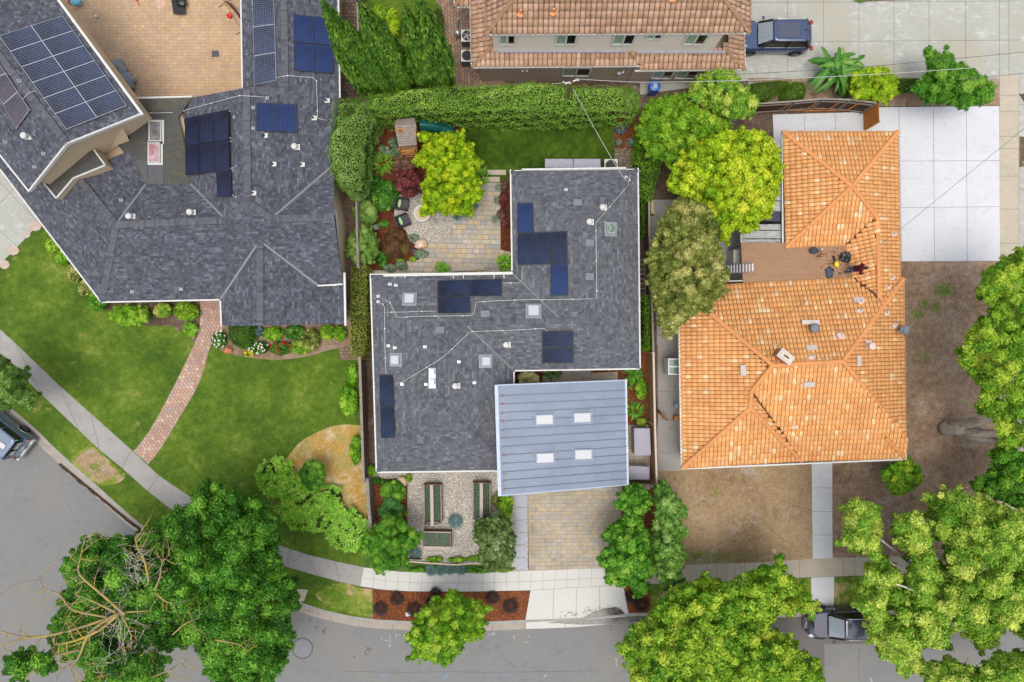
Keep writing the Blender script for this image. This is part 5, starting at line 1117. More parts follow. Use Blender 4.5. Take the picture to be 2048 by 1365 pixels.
tree('bright green street tree in the mulch strip beside the driveway apron', [[(905, 1176), (925, 1195), (950, 1200), (985, 1215), (968, 1235), (970, 1275), (940, 1280), (918, 1300), (908, 1325), (880, 1328), (845, 1318), (808, 1318), (830, 1295), (806, 1275), (828, 1255), (835, 1225), (860, 1210), (862, 1190), (885, 1198)]], 3.0, 5.0, 17, 'street', .14, 75, .1, base=P(905, 1222, 0), bump=.2, up=.1)
tree('leafy tree overhanging the east side of the paver driveway', [[(1240, 985), (1262, 966), (1280, 968), (1303, 990), (1300, 1020), (1280, 1030), (1288, 1050), (1300, 1070), (1305, 1120), (1310, 1150), (1290, 1160), (1300, 1188), (1270, 1196), (1262, 1170), (1240, 1175), (1205, 1160), (1212, 1140), (1194, 1125), (1205, 1100), (1225, 1090), (1204, 1075), (1215, 1050), (1240, 1045), (1250, 1025), (1232, 1010)]], 2.6, 4.6, 15, 'mid', .17, 62, .12, dense=.8)
tree('grey-green tree beside the leafy driveway tree, over bare soil', [[(1308, 975), (1332, 958), (1346, 985), (1366, 1005), (1378, 1020), (1360, 1040), (1376, 1065), (1358, 1085), (1374, 1110), (1362, 1140), (1366, 1160), (1330, 1185), (1318, 1160), (1306, 1110), (1304, 1060), (1310, 1020)]], 2.6, 4.4, 15, m_leaf('grey_green_leaf', CL(58, 108, 34), CL(94, 146, 50), CL(136, 178, 78), CL(184, 204, 124)), .18, 52, .12, asp=.35)
tree('large yellow-green tree at the bottom, left of the front walk', [[(1255, 1260), (1300, 1230), (1330, 1190), (1370, 1170), (1410, 1150), (1450, 1165), (1500, 1140), (1545, 1130), (1560, 1110), (1575, 1150), (1610, 1180), (1640, 1215), (1625, 1230), (1580, 1225), (1550, 1235), (1540, 1260), (1570, 1265), (1600, 1300), (1640, 1320), (1640, 1380), (1500, 1400), (1280, 1400), (1258, 1345), (1238, 1300)]], 4.2, 7.0, 24, 'plane', .2, 48, .28, bump=.2, up=.15, br=.06)
SE = [[(1683, 1010), (1715, 998), (1755, 1010), (1768, 1050), (1755, 1100), (1785, 1125), (1785, 1180), (1770, 1215), (1800, 1240), (1850, 1270), (1840, 1310), (1870, 1345), (1810, 1350), (1760, 1305), (1728, 1265), (1740, 1240), (1703, 1210), (1718, 1170), (1740, 1120), (1715, 1100), (1675, 1090), (1690, 1060)],
      [(1785, 1030), (1840, 1020), (1860, 1060), (1870, 1110), (1892, 1150), (1882, 1200), (1905, 1260), (1895, 1300), (1830, 1290), (1808, 1200), (1820, 1110), (1785, 1090)],
      [(1850, 990), (1900, 980), (1980, 1000), (2060, 1030), (2100, 1100), (2100, 1350), (2060, 1290), (2010, 1255), (1985, 1300), (1955, 1300), (1925, 1262), (1905, 1255), (1930, 1180), (1900, 1100), (1860, 1060)],
      [(1760, 1120), (1800, 1140), (1815, 1200), (1870, 1215), (1900, 1150), (1880, 1060), (1930, 1080), (1960, 1180), (1900, 1240), (1860, 1260), (1800, 1250), (1780, 1200)],
      [(1840, 1325), (1900, 1320), (1960, 1335), (2000, 1305), (2100, 1300), (2100, 1410), (1870, 1410)]]
tree('sprawling golden-green tree filling the bottom right corner over the parked car', SE, 5.5, 8.5, 27, 'gold', .17, 56, .34, base=P(1905, 1185), bark=BARK, nl=6, bump=.22, dense=.5, rough=.9, inner=.35)
tree('tall green tree at the right edge on a thick forked grey trunk', [[(1918, 706), (1948, 645), (1995, 618), (2040, 650), (2090, 700), (2090, 900), (2030, 905), (1999, 878), (1985, 841), (1952, 814), (1965, 774), (1925, 740)],
     [(1950, 588), (1972, 540), (2019, 510), (2090, 480), (2090, 680), (2040, 660), (1989, 622)]], 5.0, 7.5, 25, 'plane', .17, 56, 0, base=P(1905, 858), bump=.2, dense=.62, rough=.9, br=.06)
BTR = [o for o in bpy.data.objects if o.get('label', '').startswith('tall green tree')][0]
b = B(); z = .0
def tp(x, y, z): return P(x, y, z)
b.tube([P(1886, 856, -.1), P(1898, 857, .35), P(1915, 858, 1.0), P(1940, 860, 2.0)], [.5, .5, .46, .42], 14)
for q_, r_ in (([(1905, 850, .7), (1932, 848, 1.8), (1955, 842, 2.8), (1974, 836, 3.8), (2000, 815, 5.2)], [.34, .32, .27, .24, .14]), ([(1912, 860, .9), (1940, 864, 2.1), (1970, 866, 3.2), (2005, 866, 4.6), (2035, 850, 6)], [.36, .3, .24, .2, .12]), ([(1915, 866, .9), (1942, 872, 2.0), (1975, 879, 3.1), (2012, 886, 4.5), (2045, 900, 5.8)], [.32, .26, .2, .17, .1])): b.tube([P(*p_) for p_ in spline(q_, 3)], [float(np.interp(k_ / (3 * (len(q_) - 1)), np.linspace(0, 1, len(q_)), r_)) for k_ in range(3 * (len(q_) - 1) + 1)], 11)
b.build('trunk', BARK, BTR)
b.tube([P(1930, 853, 1.6), P(1955, 843, 2.6), P(1972, 838, 3.6), P(1995, 820, 5)], [.42, .34, .3, .16], 10); b.tube([P(1930, 866, 1.6), P(1965, 868, 3), P(2000, 868, 4.4), P(2030, 850, 6)], [.34, .26, .22, .12], 10); b.tube([P(1935, 872, 1.8), P(1972, 880, 3), P(2012, 885, 4.4), P(2040, 900, 5.6)], [.26, .22, .2, .1], 10); b.build('trunk', BARK, BTR)
tree('darker tree with hanging clumps over the right sidewalk', [[(1936, 968), (1990, 934), (1977, 903), (2000, 890), (2080, 900), (2090, 1030), (2040, 1020), (1994, 999), (1953, 984)]], 4.0, 5.5, 18, 'planed', .17, 52, .2, br=-.1, dense=.85, base=P(2075, 955))
b = B()
SEt = [o for o in bpy.data.objects if o.get('label', '').startswith('sprawling golden')][0]
b.tube([P(1870, 1108, 4.4), P(1905, 1127, 4.6), P(1960, 1140, 5)], [.12, .16, .12], 8); b.tube([P(1903, 1126, 4.6), P(1908, 1108, 5)], [.06, .04], 6); b.tube([P(1828, 1220, 5), P(1838, 1195, 5.2)], [.12, .06], 8); b.build('limb', BARK, SEt)
tree('yellow-green maple over the gravel circle in the back yard', [[(845, 262), (880, 270), (928, 262), (930, 285), (952, 295), (948, 315), (966, 318), (965, 330), (950, 345), (958, 365), (968, 388), (962, 402), (945, 410), (940, 428), (905, 432), (880, 424), (865, 425), (845, 438), (842, 410), (850, 395), (840, 375), (848, 360), (860, 345), (850, 335), (825, 328), (830, 312), (838, 305), (850, 290), (835, 275)]], 2.6, 4.4, 15, 'ylw', .14, 80, .1, base=P(895, 350), bump=.26, up=.1, br=-.16, dense=.8)
tree('large bright yellow-tipped tree beside the patio cover', [[(1440, 262), (1470, 258), (1500, 262), (1530, 262), (1545, 285), (1555, 300), (1568, 340), (1560, 370), (1550, 400), (1545, 430), (1520, 445), (1500, 470), (1470, 460), (1455, 490), (1440, 480), (1440, 455), (1400, 425), (1390, 400), (1350, 390), (1335, 370), (1345, 330), (1365, 310), (1390, 290)]], 3.4, 5.8, 21, 'lime', .18, 56, .18, bump=.2, up=.1, br=.05)
tree('broad olive-toned tree with narrow leaves overlapping the orange roof', [[(1350, 400), (1385, 395), (1420, 420), (1440, 450), (1430, 480), (1448, 500), (1445, 530), (1465, 548), (1450, 565), (1452, 590), (1430, 600), (1425, 620), (1400, 625), (1370, 640), (1345, 675), (1328, 672), (1318, 640), (1310, 610), (1300, 560), (1295, 520), (1305, 480), (1322, 440)]], 3.6, 5.6, 19, 'olive', .2, 60, .16, asp=.3, bump=.2, dense=.62)
tree('mid-green tree between the north hedge and the yellow-tipped tree', [[(1285, 215), (1320, 195), (1360, 190), (1400, 215), (1440, 235), (1470, 245), (1450, 262), (1400, 285), (1360, 310), (1340, 330), (1310, 318), (1290, 300), (1275, 260)]], 2.6, 4.2, 20, 'side', .16, 60, .14, bump=.18)
tree('lime-tipped tree by the blue bin at the neighbour concrete path', [[(1378, 175), (1400, 150), (1440, 140), (1470, 140), (1478, 165), (1500, 185), (1520, 210), (1505, 230), (1465, 240), (1425, 225), (1400, 210), (1380, 200)]], 2.6, 4.2, 17, 'gold', .15, 70, .1)
tree('small bushy tree alone in the bare soil by the front walk', [[(1758, 945), (1775, 935), (1790, 920), (1815, 915), (1840, 935), (1846, 958), (1835, 975), (1805, 990), (1780, 985), (1772, 965)]], 1.8, 3.0, 14, 'street', .13, 85, .07)
tree('wide green tree behind the white concrete driveway at the top right', [[(1848, 95), (1865, 100), (1885, 110), (1895, 95), (1910, 125), (1935, 132), (1960, 150), (1988, 172), (1985, 205), (1945, 212), (1928, 220), (1900, 208), (1860, 208), (1840, 195), (1820, 180), (1835, 160), (1855, 150)]], 2.4, 4.0, 17, 'mid', .15, 70, .1, asp=.4)
tree('tree with a round crown standing in front of the bed and raised planter', [[(722, 1085), (735, 1060), (755, 1050), (775, 1030), (800, 1030), (815, 1050), (842, 1070), (840, 1090), (815, 1100), (820, 1130), (790, 1130), (760, 1150), (745, 1140), (745, 1115), (725, 1110)]], 2.0, 3.2, 15, 'mid', .13, 90, .07, asp=.35)
bush('blue-green shrub tucked behind the round-crowned front tree', 783, 1020, 26, 26, 1.8, m_leaf('bluegreen_leaf', CL(50, 104, 46), CL(76, 134, 62), CL(104, 160, 84)), .1, 120)
tree('dense speckled green shrub tree at the right end of the raised planters', [[(950, 1045), (975, 1035), (1000, 1030), (1022, 1045), (1030, 1080), (1028, 1120), (1015, 1140), (975, 1142), (955, 1120), (958, 1095), (945, 1070)]], 1.8, 3.0, 14, m_leaf('speckled_leaf', CL(54, 86, 36), CL(88, 118, 52), CL(128, 150, 84), CL(190, 196, 150)), .12, 100, .06)
bush('narrow upright shrub row beside the square slabs', 1012, 1015, 14, 30, 1.6, 'side', .11, 100, lr=9)
# ---- cypresses
CY = [(641, -4, 12, 1.0, 'leftmost'), (690, 40, 10.2, .85, 'second from the left'), (718, 0, 12, 1.05, 'third from the left'), (742, 22, 10.6, 1.0, 'fourth from the left'), (808, 8, 11, .9, 'second from the right'), (836, -14, 12, 1.0, 'rightmost')]
for i, (x, y, h, r, s) in enumerate(CY):
    rg = np.random.default_rng(300 + i); tip = P(x, y, h); t = thing('cypress_tree', '%s tall pointed Italian cypress of the six leaning out behind the hedge' % s, 'cypress', (tip.x, tip.y, 0), 'row of tall cypresses behind the hedge')
    n = int(9500 * r); zz = h * (1 - np.sqrt(rg.uniform(0, 1, n)) ) ; zz = np.where(zz < .3, .3, zz); f = zz / h
    rad = r * .78 * np.clip(1.15 * (1 - f) ** .75 * (.55 + .9 * np.minimum(1, f * 2.5)), 0, 1.1); a = rg.uniform(0, 6.283, n)
    d = np.stack([np.cos(a), np.sin(a), zz * 0], 1); q = np.stack([np.cos(a) * 2, np.sin(a) * 2, zz * .9], 1); bf = bumpf(q, 50 + i, 2.2); rr = rad * (1 + .2 * bf + rg.normal(0, .06, n)) + .03
    p = np.stack([tip.x + np.cos(a) * rr, tip.y + np.sin(a) * rr, zz], 1); nr = nz(d + unit(n, rg) * .4 + np.array([0, 0, .25])); al = nz(unit(n, rg) * .35 + np.array([0, 0, 1]) + d * .35)
    leaf_mesh('foliage', p, nr, .3, .32, LM['cyp'], t, .42 + .3 * bf + rg.normal(0, .16, n), rg, al, .1)
    b = B(); b.tube([(tip.x, tip.y, 0), (tip.x, tip.y, h * .5), (tip.x, tip.y, h * .97)], [.16, .12, .02], 8); b.build('trunk', BARKD, t)
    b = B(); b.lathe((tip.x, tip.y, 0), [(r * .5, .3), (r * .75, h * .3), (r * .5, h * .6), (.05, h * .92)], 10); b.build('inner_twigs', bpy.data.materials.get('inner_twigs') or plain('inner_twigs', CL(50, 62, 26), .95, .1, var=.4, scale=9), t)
bush('bright lime shrub in the gap between the tall cypresses', 786, 45, 14, 30, 2.2, 'lime', .12, 90, lr=10)
bush('green shrub at the foot of the cypresses by the rear lawn', 760, 25, 16, 18, 1.8, 'side', .12, 90)
# ---- hedges
HB = .14
surf_hedge('long tall clipped hedge along the north fence behind the back lawn', [(735, 185), (800, 178), (900, 170), (1000, 166), (1060, 160), (1130, 168), (1200, 172), (1270, 170), (1283, 190), (1280, 216), (1180, 218), (1000, 218), (860, 216), (760, 218), (735, 212)], 3.75, 3.75, 'hedge', .085, 400, rag=.42, wav=.26, br=HB, round_=.5)
surf_hedge('rounded tall hedge at the north-west corner against the shingle roof', [(668, 200), (700, 192), (738, 195), (742, 230), (722, 280), (722, 330), (716, 372), (700, 388), (680, 372), (660, 345), (652, 300), (658, 250)], 3.7, 3.7, 'willow', .09, 380, rag=.45, wav=.35, round_=.8, br=.17)
surf_hedge('low mottled green and rusty hedge between the two shingle houses', [(700, 535), (733, 530), (734, 600), (733, 690), (722, 720), (700, 712), (697, 640), (699, 580)], 1.7, 1.7, 'mottle', .09, 260, rag=.12, wav=.08, round_=.15, br=.1)
surf_hedge('green hedge strip along the east side of the house by the yard lawn', [(1280, 250), (1305, 250), (1330, 300), (1318, 350), (1306, 402), (1282, 398), (1276, 330)], 2.2, 2.2, 'side', .11, 170, rag=.2, wav=.2, br=-.08)
surf_hedge('narrow dark climber strip below the east eave of the shingle roof', [(1282, 400), (1293, 400), (1292, 470), (1284, 475)], 1.6, 1.6, 'side', .1, 170, rag=.1, br=-.25)
surf_hedge('short green climber on the fence between roof and olive tree', [(1288, 590), (1302, 590), (1305, 700), (1290, 702)], 1.7, 1.7, 'side', .1, 180, rag=.15, br=-.1)
bush('small rounded shrub on the west fence nearest the tall hedge', 730, 428, 26, 27, 2.0, 'willow', .1, 130, br=.08)
bush('rounded pale green shrub at the west fence above the mottled hedge', 726, 492, 33, 40, 2.4, 'willow', .1, 130, lr=17, br=.14)
bush('glossy dark green camellia-like shrub beside the lounge chairs', 770, 392, 29, 32, 1.5, 'grn', .13, 90, lr=14)
bush('dull shrub in the mulch at the corner of the tall hedge', 700, 352, 12, 20, 1.4, 'willow', .1, 110, br=-.2)
bush('dark low shrub under the glossy shrub', 750, 372, 14, 22, 1.0, 'grn', .11, 90, br=-.2)
tree('purple-red Japanese maple beside the gravel circle', [[(790, 345), (815, 335), (840, 350), (845, 375), (830, 395), (805, 395), (790, 375)]], .9, 1.8, 10, 'red', .1, 130, .04)
tree('feathery bronze shrub between the playhouse and the red maple', [[(785, 318), (805, 306), (828, 312), (836, 335), (815, 345), (790, 345)]], .6, 1.3, 9, 'brz', .08, 130, .03, cat='shrub', name='shrub', crown='foliage')
for x, y, r in ((786, 285, 9), (772, 303, 9), (790, 304, 11), (765, 297, 7)): bush('leafy green perennial in the mulch, %s' % {786: 'nearest the playhouse wall', 772: 'second from the left of its cluster', 790: 'below the playhouse corner', 765: 'leftmost of its cluster'}[x], x, y, r, r, .5, 'sage', .12, 90, 'plant', name='plant', group='leafy perennials beside the playhouse')
mound('arching grassy plant in mulch left of the bronze shrub', 768, 328, 20, .35, 'agap', 110, .55, .035)
mound('arching grassy plant beside the maple trunk by the patio', 962, 355, 16, .3, 'agap', 90, .5, .035)
for i, (x, y, r) in enumerate(((946, 408, 12), (930, 425, 9), (914, 430, 9))): mound('blue-grey fescue clump, %s of the three at the foot of the yellow maple' % ['largest', 'middle one', 'leftmost'][i], x, y, r, .25, 'blue', 260, .22, .02, group='blue fescue under the yellow maple')
b_ = mound('rosette plant with pale flowers under the yellow maple', 938, 425, 10, .3, 'agap', 60, .3, .05); flowers(b_, 944, 422, 6, 4, .5, 'yflow', 5, .05)
for i, (x, y, rx, ry) in enumerate(((1008, 372, 7, 14), (1006, 400, 9, 14), (1003, 428, 9, 12), (1008, 448, 8, 9))):
    bush('red-leaved shrub along the west wall of the north wing, %s' % ['topmost', 'second from the top', 'third from the top', 'lowest of four'][i], x, y, rx, ry, .9, 'red' if i % 2 else 'brz', .09, 120, group='red shrubs along the patio wall')
for i, (x, y) in enumerate(((998, 376), (996, 402), (992, 440))): mound('small silvery fescue, %s beside the red shrubs' % ['upper', 'middle', 'lower'][i], x, y, 8, .2, 'sage', 120, .2, .02)
mound('bright green agave-like rosette at the corner of the north wing', 1010, 526, 14, .35, 'vine', 90, .4, .09)
mound('small green rosette by the white fascia above the patio', 884, 538, 11, .3, 'vine', 60, .35, .07)
bush('low mounding plant beside the tan boulder at the gravel edge', 827, 476, 11, 9, .35, 'sage', .06, 200, 'plant', name='plant'); bush('spreading grey-green groundcover below the tan boulder', 842, 508, 16, 9, .3, 'sage', .06, 200, 'plant', name='plant'); bush('groundcover leaves by the tan boulder and patio edge', 826, 519, 9, 6, .25, 'vine', .06, 200, 'plant', name='plant')
bush('round silvery lavender mound, left of the pair along the patio', 780, 537, 13, 9, .5, 'sage', .05, 260, 'plant', name='plant', group='silvery mounds along the patio'); bush('round silvery lavender mound, right of the pair along the patio', 803, 532, 13, 11, .5, 'sage', .05, 260, 'plant', name='plant', group='silvery mounds along the patio')
bush('small lime perennial above the silvery mounds', 800, 520, 9, 6, .4, 'vine', .08, 120, 'plant', name='plant'); bush('sage green cushion plant in mulch by the chairs', 752, 455, 8, 7, .35, 'sage', .07, 160, 'plant', name='plant'); bush('feathery plant in the mulch near the lounge chairs', 768, 448, 12, 8, .4, 'grn', .09, 110, 'plant', name='plant'); bush('dark leafy plant beside the pale rounded shrub', 765, 520, 12, 18, .5, 'grn', .1, 90, 'plant', name='plant')
bush('wide low brownish groundcover shrub in the back mulch bed', 792, 490, 30, 32, .35, m_leaf('rust_groundcover_leaf', CL(76, 48, 36), CL(104, 70, 50), CL(124, 92, 60), CL(126, 118, 60)), .07, 140, lr=12)
# ---- left house plants
bush('bright lime oval shrub under the left house eave', 262, 631, 38, 21, 1.3, 'vine', .1, 150, lr=15, br=.15); bush('round yellow-green clipped shrub right of the lime oval shrub', 326, 621, 20, 16, 1.1, 'gold', .06, 260, br=.1)
bush('mixed green shrub at the corner of the red paver walk', 372, 622, 28, 20, .9, 'side', .11, 110); bush('strappy plant where the paver walk leaves the eave', 381, 660, 17, 17, .7, 'agap', .12, 100, asp=.25); bush('green shrub below the left roof corner', 197, 600, 22, 22, 1.3, 'mid', .11, 110)
for i, (x, y, rx, ry) in enumerate(((105, 490, 14, 16), (125, 515, 14, 16), (150, 545, 14, 20), (170, 575, 14, 18))): bush('leafy plant along the slanting west eave, %s' % ['topmost', 'second from the top', 'third from the top', 'lowest of four'][i], x, y, rx, ry, .8, ['vine', 'vine', 'olive', 'olive'][i], .13, 80, 'plant', name='plant', group='plants along the slanting eave', br=.1)
surf_hedge('clipped dense green dome shrub beneath the front gable', [(452, 648), (501, 648), (503, 672), (494, 690), (478, 698), (462, 690), (453, 676)], 1.2, 1.2, 'mid', .07, 420, rag=.06, wav=.05, round_=.35, name='shrub', cat='shrub')
q = bush('white rose bush beside the paver walk', 438, 680, 15, 19, .8, 'grn', .09, 110, name='rose_bush', cat='rose bush', br=-.1); flowers(q, 438, 680, 15, 19, .75, 'wflow', 26, .055)
q = bush('white rose bush left of the red roses', 518, 696, 20, 14, .7, 'grn', .09, 110, name='rose_bush', cat='rose bush', br=-.1); flowers(q, 518, 697, 20, 14, .7, 'wflow', 20, .06)
q = bush('red rose bush in the bed below the gable', 562, 697, 24, 14, .7, 'grn', .09, 110, name='rose_bush', cat='rose bush', br=-.1); flowers(q, 562, 697, 24, 13, .7, 'rflow', 20, .06)
q = bush('small yellow flower clump at the lawn edge', 497, 708, 10, 6, .4, 'vine', .06, 160, name='flower_clump', cat='flowers'); flowers(q, 497, 707, 10, 7, .4, 'yflow', 18, .05)
q = bush('coral flower clump beside the clipped dome shrub', 456, 702, 9, 6, .4, 'oflow', .06, 160, name='flower_clump', cat='flowers')
for i, (x, y, rx, ry, m_) in enumerate(((545, 668, 22, 15, 'vine'), (590, 665, 24, 16, 'grn'), (622, 680, 20, 22, 'olive'), (655, 665, 18, 16, 'side'), (680, 668, 14, 16, 'side'), (600, 695, 24, 14, 'gold'), (515, 664, 14, 10, 'blue'))):
    bush(['broad-leaved light green plant above the red roses', 'large-leaved dark plant below the gable eave', 'straw-toned grassy clump in the bed', 'bright green plant near the right end of the bed', 'rightmost plant of the bed by the mottled hedge', 'yellow-green daylily clump at the lawn edge', 'blue-grey foliage beside the clipped dome shrub'][i], x, y, rx, ry, .7, m_, .13, 90, 'plant', name='plant', group='mixed plants in the front bed', asp=.35)
tag(B().rock(P(510, 686, .1), .28, .22, .2, 3).build('boulder', STONE, loc=P(510, 686)), 'grey stone between the dome shrub and the roses', 'rock')
for i, (x, y, r) in enumerate(((552, 958, 42), (592, 1005, 46), (640, 1030, 38), (692, 1060, 46), (660, 1000, 26), (600, 1040, 26))):
    SEED[0] += 1; rg = np.random.default_rng(SEED[0]); c0 = P(x, y, .6); c0.z = 0; t = thing('strap_leaf_plant', 'dense strap-leaved clump, %s of the border by the dry patch' % ['topmost', 'second from the top', 'middle one', 'lowest and rightmost', 'small one nearest the dry weeds', 'lower-left one beside the sidewalk lawn'][i], 'plant', c0, 'strap-leaved clumps bordering the dry patch')
    rm = r / 31; V = []; F = []; RN = []
    for k in range(int(rm * rm * 46)):
        a = rg.uniform(0, 6.283); q = rm * math.sqrt(rg.uniform(0, 1)) * .94; el = math.sqrt(max(0, 1 - (q / rm) ** 2)); o = np.array([c0.x + math.cos(a) * q, c0.y + math.sin(a) * q, .18 + .55 * el]); out = np.array([math.cos(a), math.sin(a), 0]) * q / rm * .5; rb = rg.normal(0, .1)
        for m in range(17):
            a2 = 6.283 * m / 13 + rg.normal(0, .25); d = np.array([math.cos(a2), math.sin(a2), 0]) + out; d /= np.linalg.norm(d[:2]); l = rg.uniform(.18, .3); sd = np.array([-d[1], d[0], 0]) * rg.uniform(.045, .07); u = rg.uniform(.15, .5); k0 = len(V)
            for tt, hh, ww in ((.05, 0, .7), (.5, u * l * .75, 1), (1, u * l * .45, .15)): p_ = o + d * l * tt + np.array([0, 0, hh]); V += [p_ - sd * ww / 2, p_ + sd * ww / 2]
            F += [(k0, k0 + 2, k0 + 3, k0 + 1), (k0 + 2, k0 + 4, k0 + 5, k0 + 3)]; v_ = np.clip(rg.normal(.58, .24) + rb, 0, 1); RN += [v_ - .15, v_ - .15, v_, v_, v_ + .15, v_ + .15]
    np_mesh('leaves', V, F, LM['agap'], t, RN); B().rock(c0 + Vector((0, 0, .15)), rm * .8, rm * .8, .34, i, 0, 3, .1).build('shade_dome', bpy.data.materials['inner_twigs'], t)  # dark dome added to stand in for shade between the leaves
tree('small green tree at the edge of the dry weed patch', [[(597, 945), (610, 922), (630, 918), (650, 930), (652, 955), (645, 980), (620, 985), (605, 970)]], 1.2, 2.0, 11, 'mid', .1, 120, .04, asp=.3)
bush('leafy vine mound spilling off the west fence', 697, 800, 20, 36, 1.3, 'vine', .12, 100, lr=12); bush('vine growing along the west fence above the mound', 706, 750, 12, 24, 1.2, 'vine', .11, 100, lr=9, br=-.1); bush('vine at the foot of the west fence beside the dry patch', 712, 900, 13, 34, 1.1, 'vine', .11, 100, lr=10, br=-.05); bush('pale green shrub squeezed between fence and roof corner', 744, 942, 12, 12, .9, 'vine', .1, 110)
# ---- front yard plants
bush('glossy green shrub in the front mulch bed', 787, 984, 28, 26, 1.1, 'mid', .12, 100, lr=13); bush('low juniper by the pale boulder', 756, 962, 15, 7, .35, 'grn', .08, 140, 'plant', name='plant'); bush('moss-green cushion right of the pale boulder', 817, 957, 8, 10, .35, 'side', .04, 300, 'plant', name='plant', br=-.05); bush('small green ball plant at the gravel edge', 811, 1027, 6, 6, .35, 'side', .05, 240, 'plant', name='plant')
mound('spiky blue fescue alone in the pale gravel', 911, 1042, 13, .3, 'blue', 420, .26, .02, cat='blue fescue'); mound('blue fescue beside the low front planter', 831, 1106, 12, .28, 'blue', 360, .24, .02, cat='blue fescue')
for i, (x, y) in enumerate(((862, 1141), (882, 1140), (900, 1138), (922, 1138))): mound('blue fescue at the sidewalk edge, %s from the left' % ['first', 'second', 'third', 'fourth'][i], x, y, 10, .2, 'blue', 220, .22, .02, cat='blue fescue', group='blue fescues at the sidewalk')
for i, (x, y, rx) in enumerate(((870, 1119, 18), (915, 1120, 22), (945, 1118, 14), (835, 1140, 16), (955, 1142, 22), (1005, 1140, 16))): bush(['low green plants behind the front rail, left end', 'lime perennial row behind the front rail', 'green perennial behind the front rail, right end', 'grassy groundcover in front of the round-crowned tree', 'dark green groundcover before the right end of the rail', 'groundcover below the speckled shrub'][i], x, y, rx, 6, .35, ['side', 'vine', 'vine', 'mid', 'mid', 'side'][i], .07, 170, 'plant', name='plant')
bush('strappy bronze plant at the corner of the metal roof', 1000, 1003, 16, 18, .8, 'olive', .14, 80, asp=.2)
for i, (x, y, r) in enumerate(((762, 1216, 13), (794, 1196, 13), (829, 1218, 15), (872, 1186, 11), (862, 1205, 10), (985, 1195, 12), (1021, 1212, 16), (1262, 1192, 11), (1281, 1208, 14))):
    mound('dark maroon-black grass tuft in the mulch, %s' % ['leftmost of the strip', 'second from the left, nearest the sidewalk', 'beside the small white box', 'at the sidewalk edge above the street tree', 'half under the street tree', 'right of the street tree, smaller one', 'biggest, nearest the driveway apron', 'upper one of the strip right of the apron', 'lower one of the strip right of the apron'][i], x, y, r, .35, 'black', 420, .24, .018, cat='grass tuft', name='grass_tuft', group='dark grass tufts in the street mulch')
# ---- east side yard
tree('variegated pale yellow euphorbia shrub in the notch beside the garage', [[(1034, 750), (1050, 740), (1066, 742), (1078, 752), (1080, 768), (1060, 772), (1036, 768)]], .8, 1.4, 9, m_leaf('cream_leaf', CL(120, 138, 70), CL(176, 186, 110), CL(214, 216, 150), CL(236, 232, 180)), .09, 150, .04, br=.25, cat='shrub', name='shrub', crown='foliage')
mound('large green rosette nearest the shingle roof corner', 1267, 748, 14, .4, 'mid', 90, .42, .09, group='rosette plants in the east side bed'); mound('green rosette beside the garage gutter', 1268, 820, 14, .35, 'mid', 60, .42, .08, group='rosette plants in the east side bed'); mound('small dark rosette under the garage roof edge', 1256, 766, 9, .3, 'mid', 60, .3, .06, group='rosette plants in the east side bed'); mound('dark fern-like plant in the shade of the house notch', 1105, 748, 11, .3, 'grn', 80, .35, .05)
bush('bright green shrub against the east fence', 1282, 778, 13, 23, .9, 'vine', .1, 130, lr=9); bush('small yellowish shrub beside the grey storage chest', 1283, 844, 11, 9, .7, 'gold', .09, 130)
# ---- top right plants
surf_hedge('low clipped slanted hedge beside the top driveway', [(1500, 165), (1560, 158), (1583, 160), (1578, 172), (1535, 200), (1505, 205)], .9, .9, 'side', .06, 420, rag=.06, wav=.04, br=-.18, round_=.25)
surf_hedge('clipped round green shrub between hedge and banana plant', [(1575, 168), (1590, 160), (1610, 162), (1617, 178), (1612, 195), (1590, 202), (1564, 200)], 1.0, 1.0, 'side', .06, 420, rag=.06, wav=.04, br=-.15, round_=.3, name='shrub', cat='shrub')
tree('bright lime round-crowned shrub tree behind the wooden gate', [[(1705, 145), (1735, 135), (1775, 136), (1795, 160), (1795, 190), (1770, 205), (1735, 200), (1710, 200), (1697, 185)]], 1.4, 2.4, 14, 'lime', .12, 100, .06, br=-.08)
surf_hedge('low dark hedge strip between lime shrub and wide green tree', [(1792, 156), (1845, 155), (1845, 180), (1800, 182)], .6, .6, 'side', .07, 300, rag=.06, br=-.3, round_=.1)
SEED[0] += 1; rg = np.random.default_rng(77); c = P(1652, 160, 0); t = thing('banana_plant', 'banana plant with long broad green leaves beside the top driveway', 'banana plant', c)
V = []; F = []; RN = []
for i in range(64):
    a = rg.uniform(0, 6.283); st = c + Vector((rg.normal(0, .35), rg.normal(0, .3), rg.uniform(.9, 1.7))); d = Vector((math.cos(a), math.sin(a), 0)); L_ = rg.uniform(.9, 1.7); wd = rg.uniform(.11, .2); s = Vector((-d.y, d.x, 0)); k = len(V); N = 8; rr = np.clip(rg.normal(.5, .22), 0, 1)
    for j in range(N + 1):
        u = j / N; m = st + d * L_ * u + Vector((0, 0, .6 * u - .9 * u * u)) * L_ * .8; ww = wd * math.sin(math.pi * min(1, .08 + u * .92)) ** .6 * (1 if rg.uniform() > .12 else .6)
        V += [m - s * ww + Vector((0, 0, .05 - .02)), m, m + s * ww + Vector((0, 0, .03))]; RN += [rr - .08, rr + .25, rr]
    for j in range(N): o_ = k + j * 3; F += [(o_, o_ + 3, o_ + 4, o_ + 1), (o_ + 1, o_ + 4, o_ + 5, o_ + 2)]
np_mesh('leaves', [tuple(v) for v in V], F, LM['banana'], t, RN)
b = B()
for i in range(4): p = c + Vector((rg.normal(0, .3), rg.normal(0, .25), 0)); b.tube([p, p + Vector((0, 0, 1.3))], [.1, .06], 8)
b.build('stem', plain('banana_stem', C(150, 150, 96)), t)
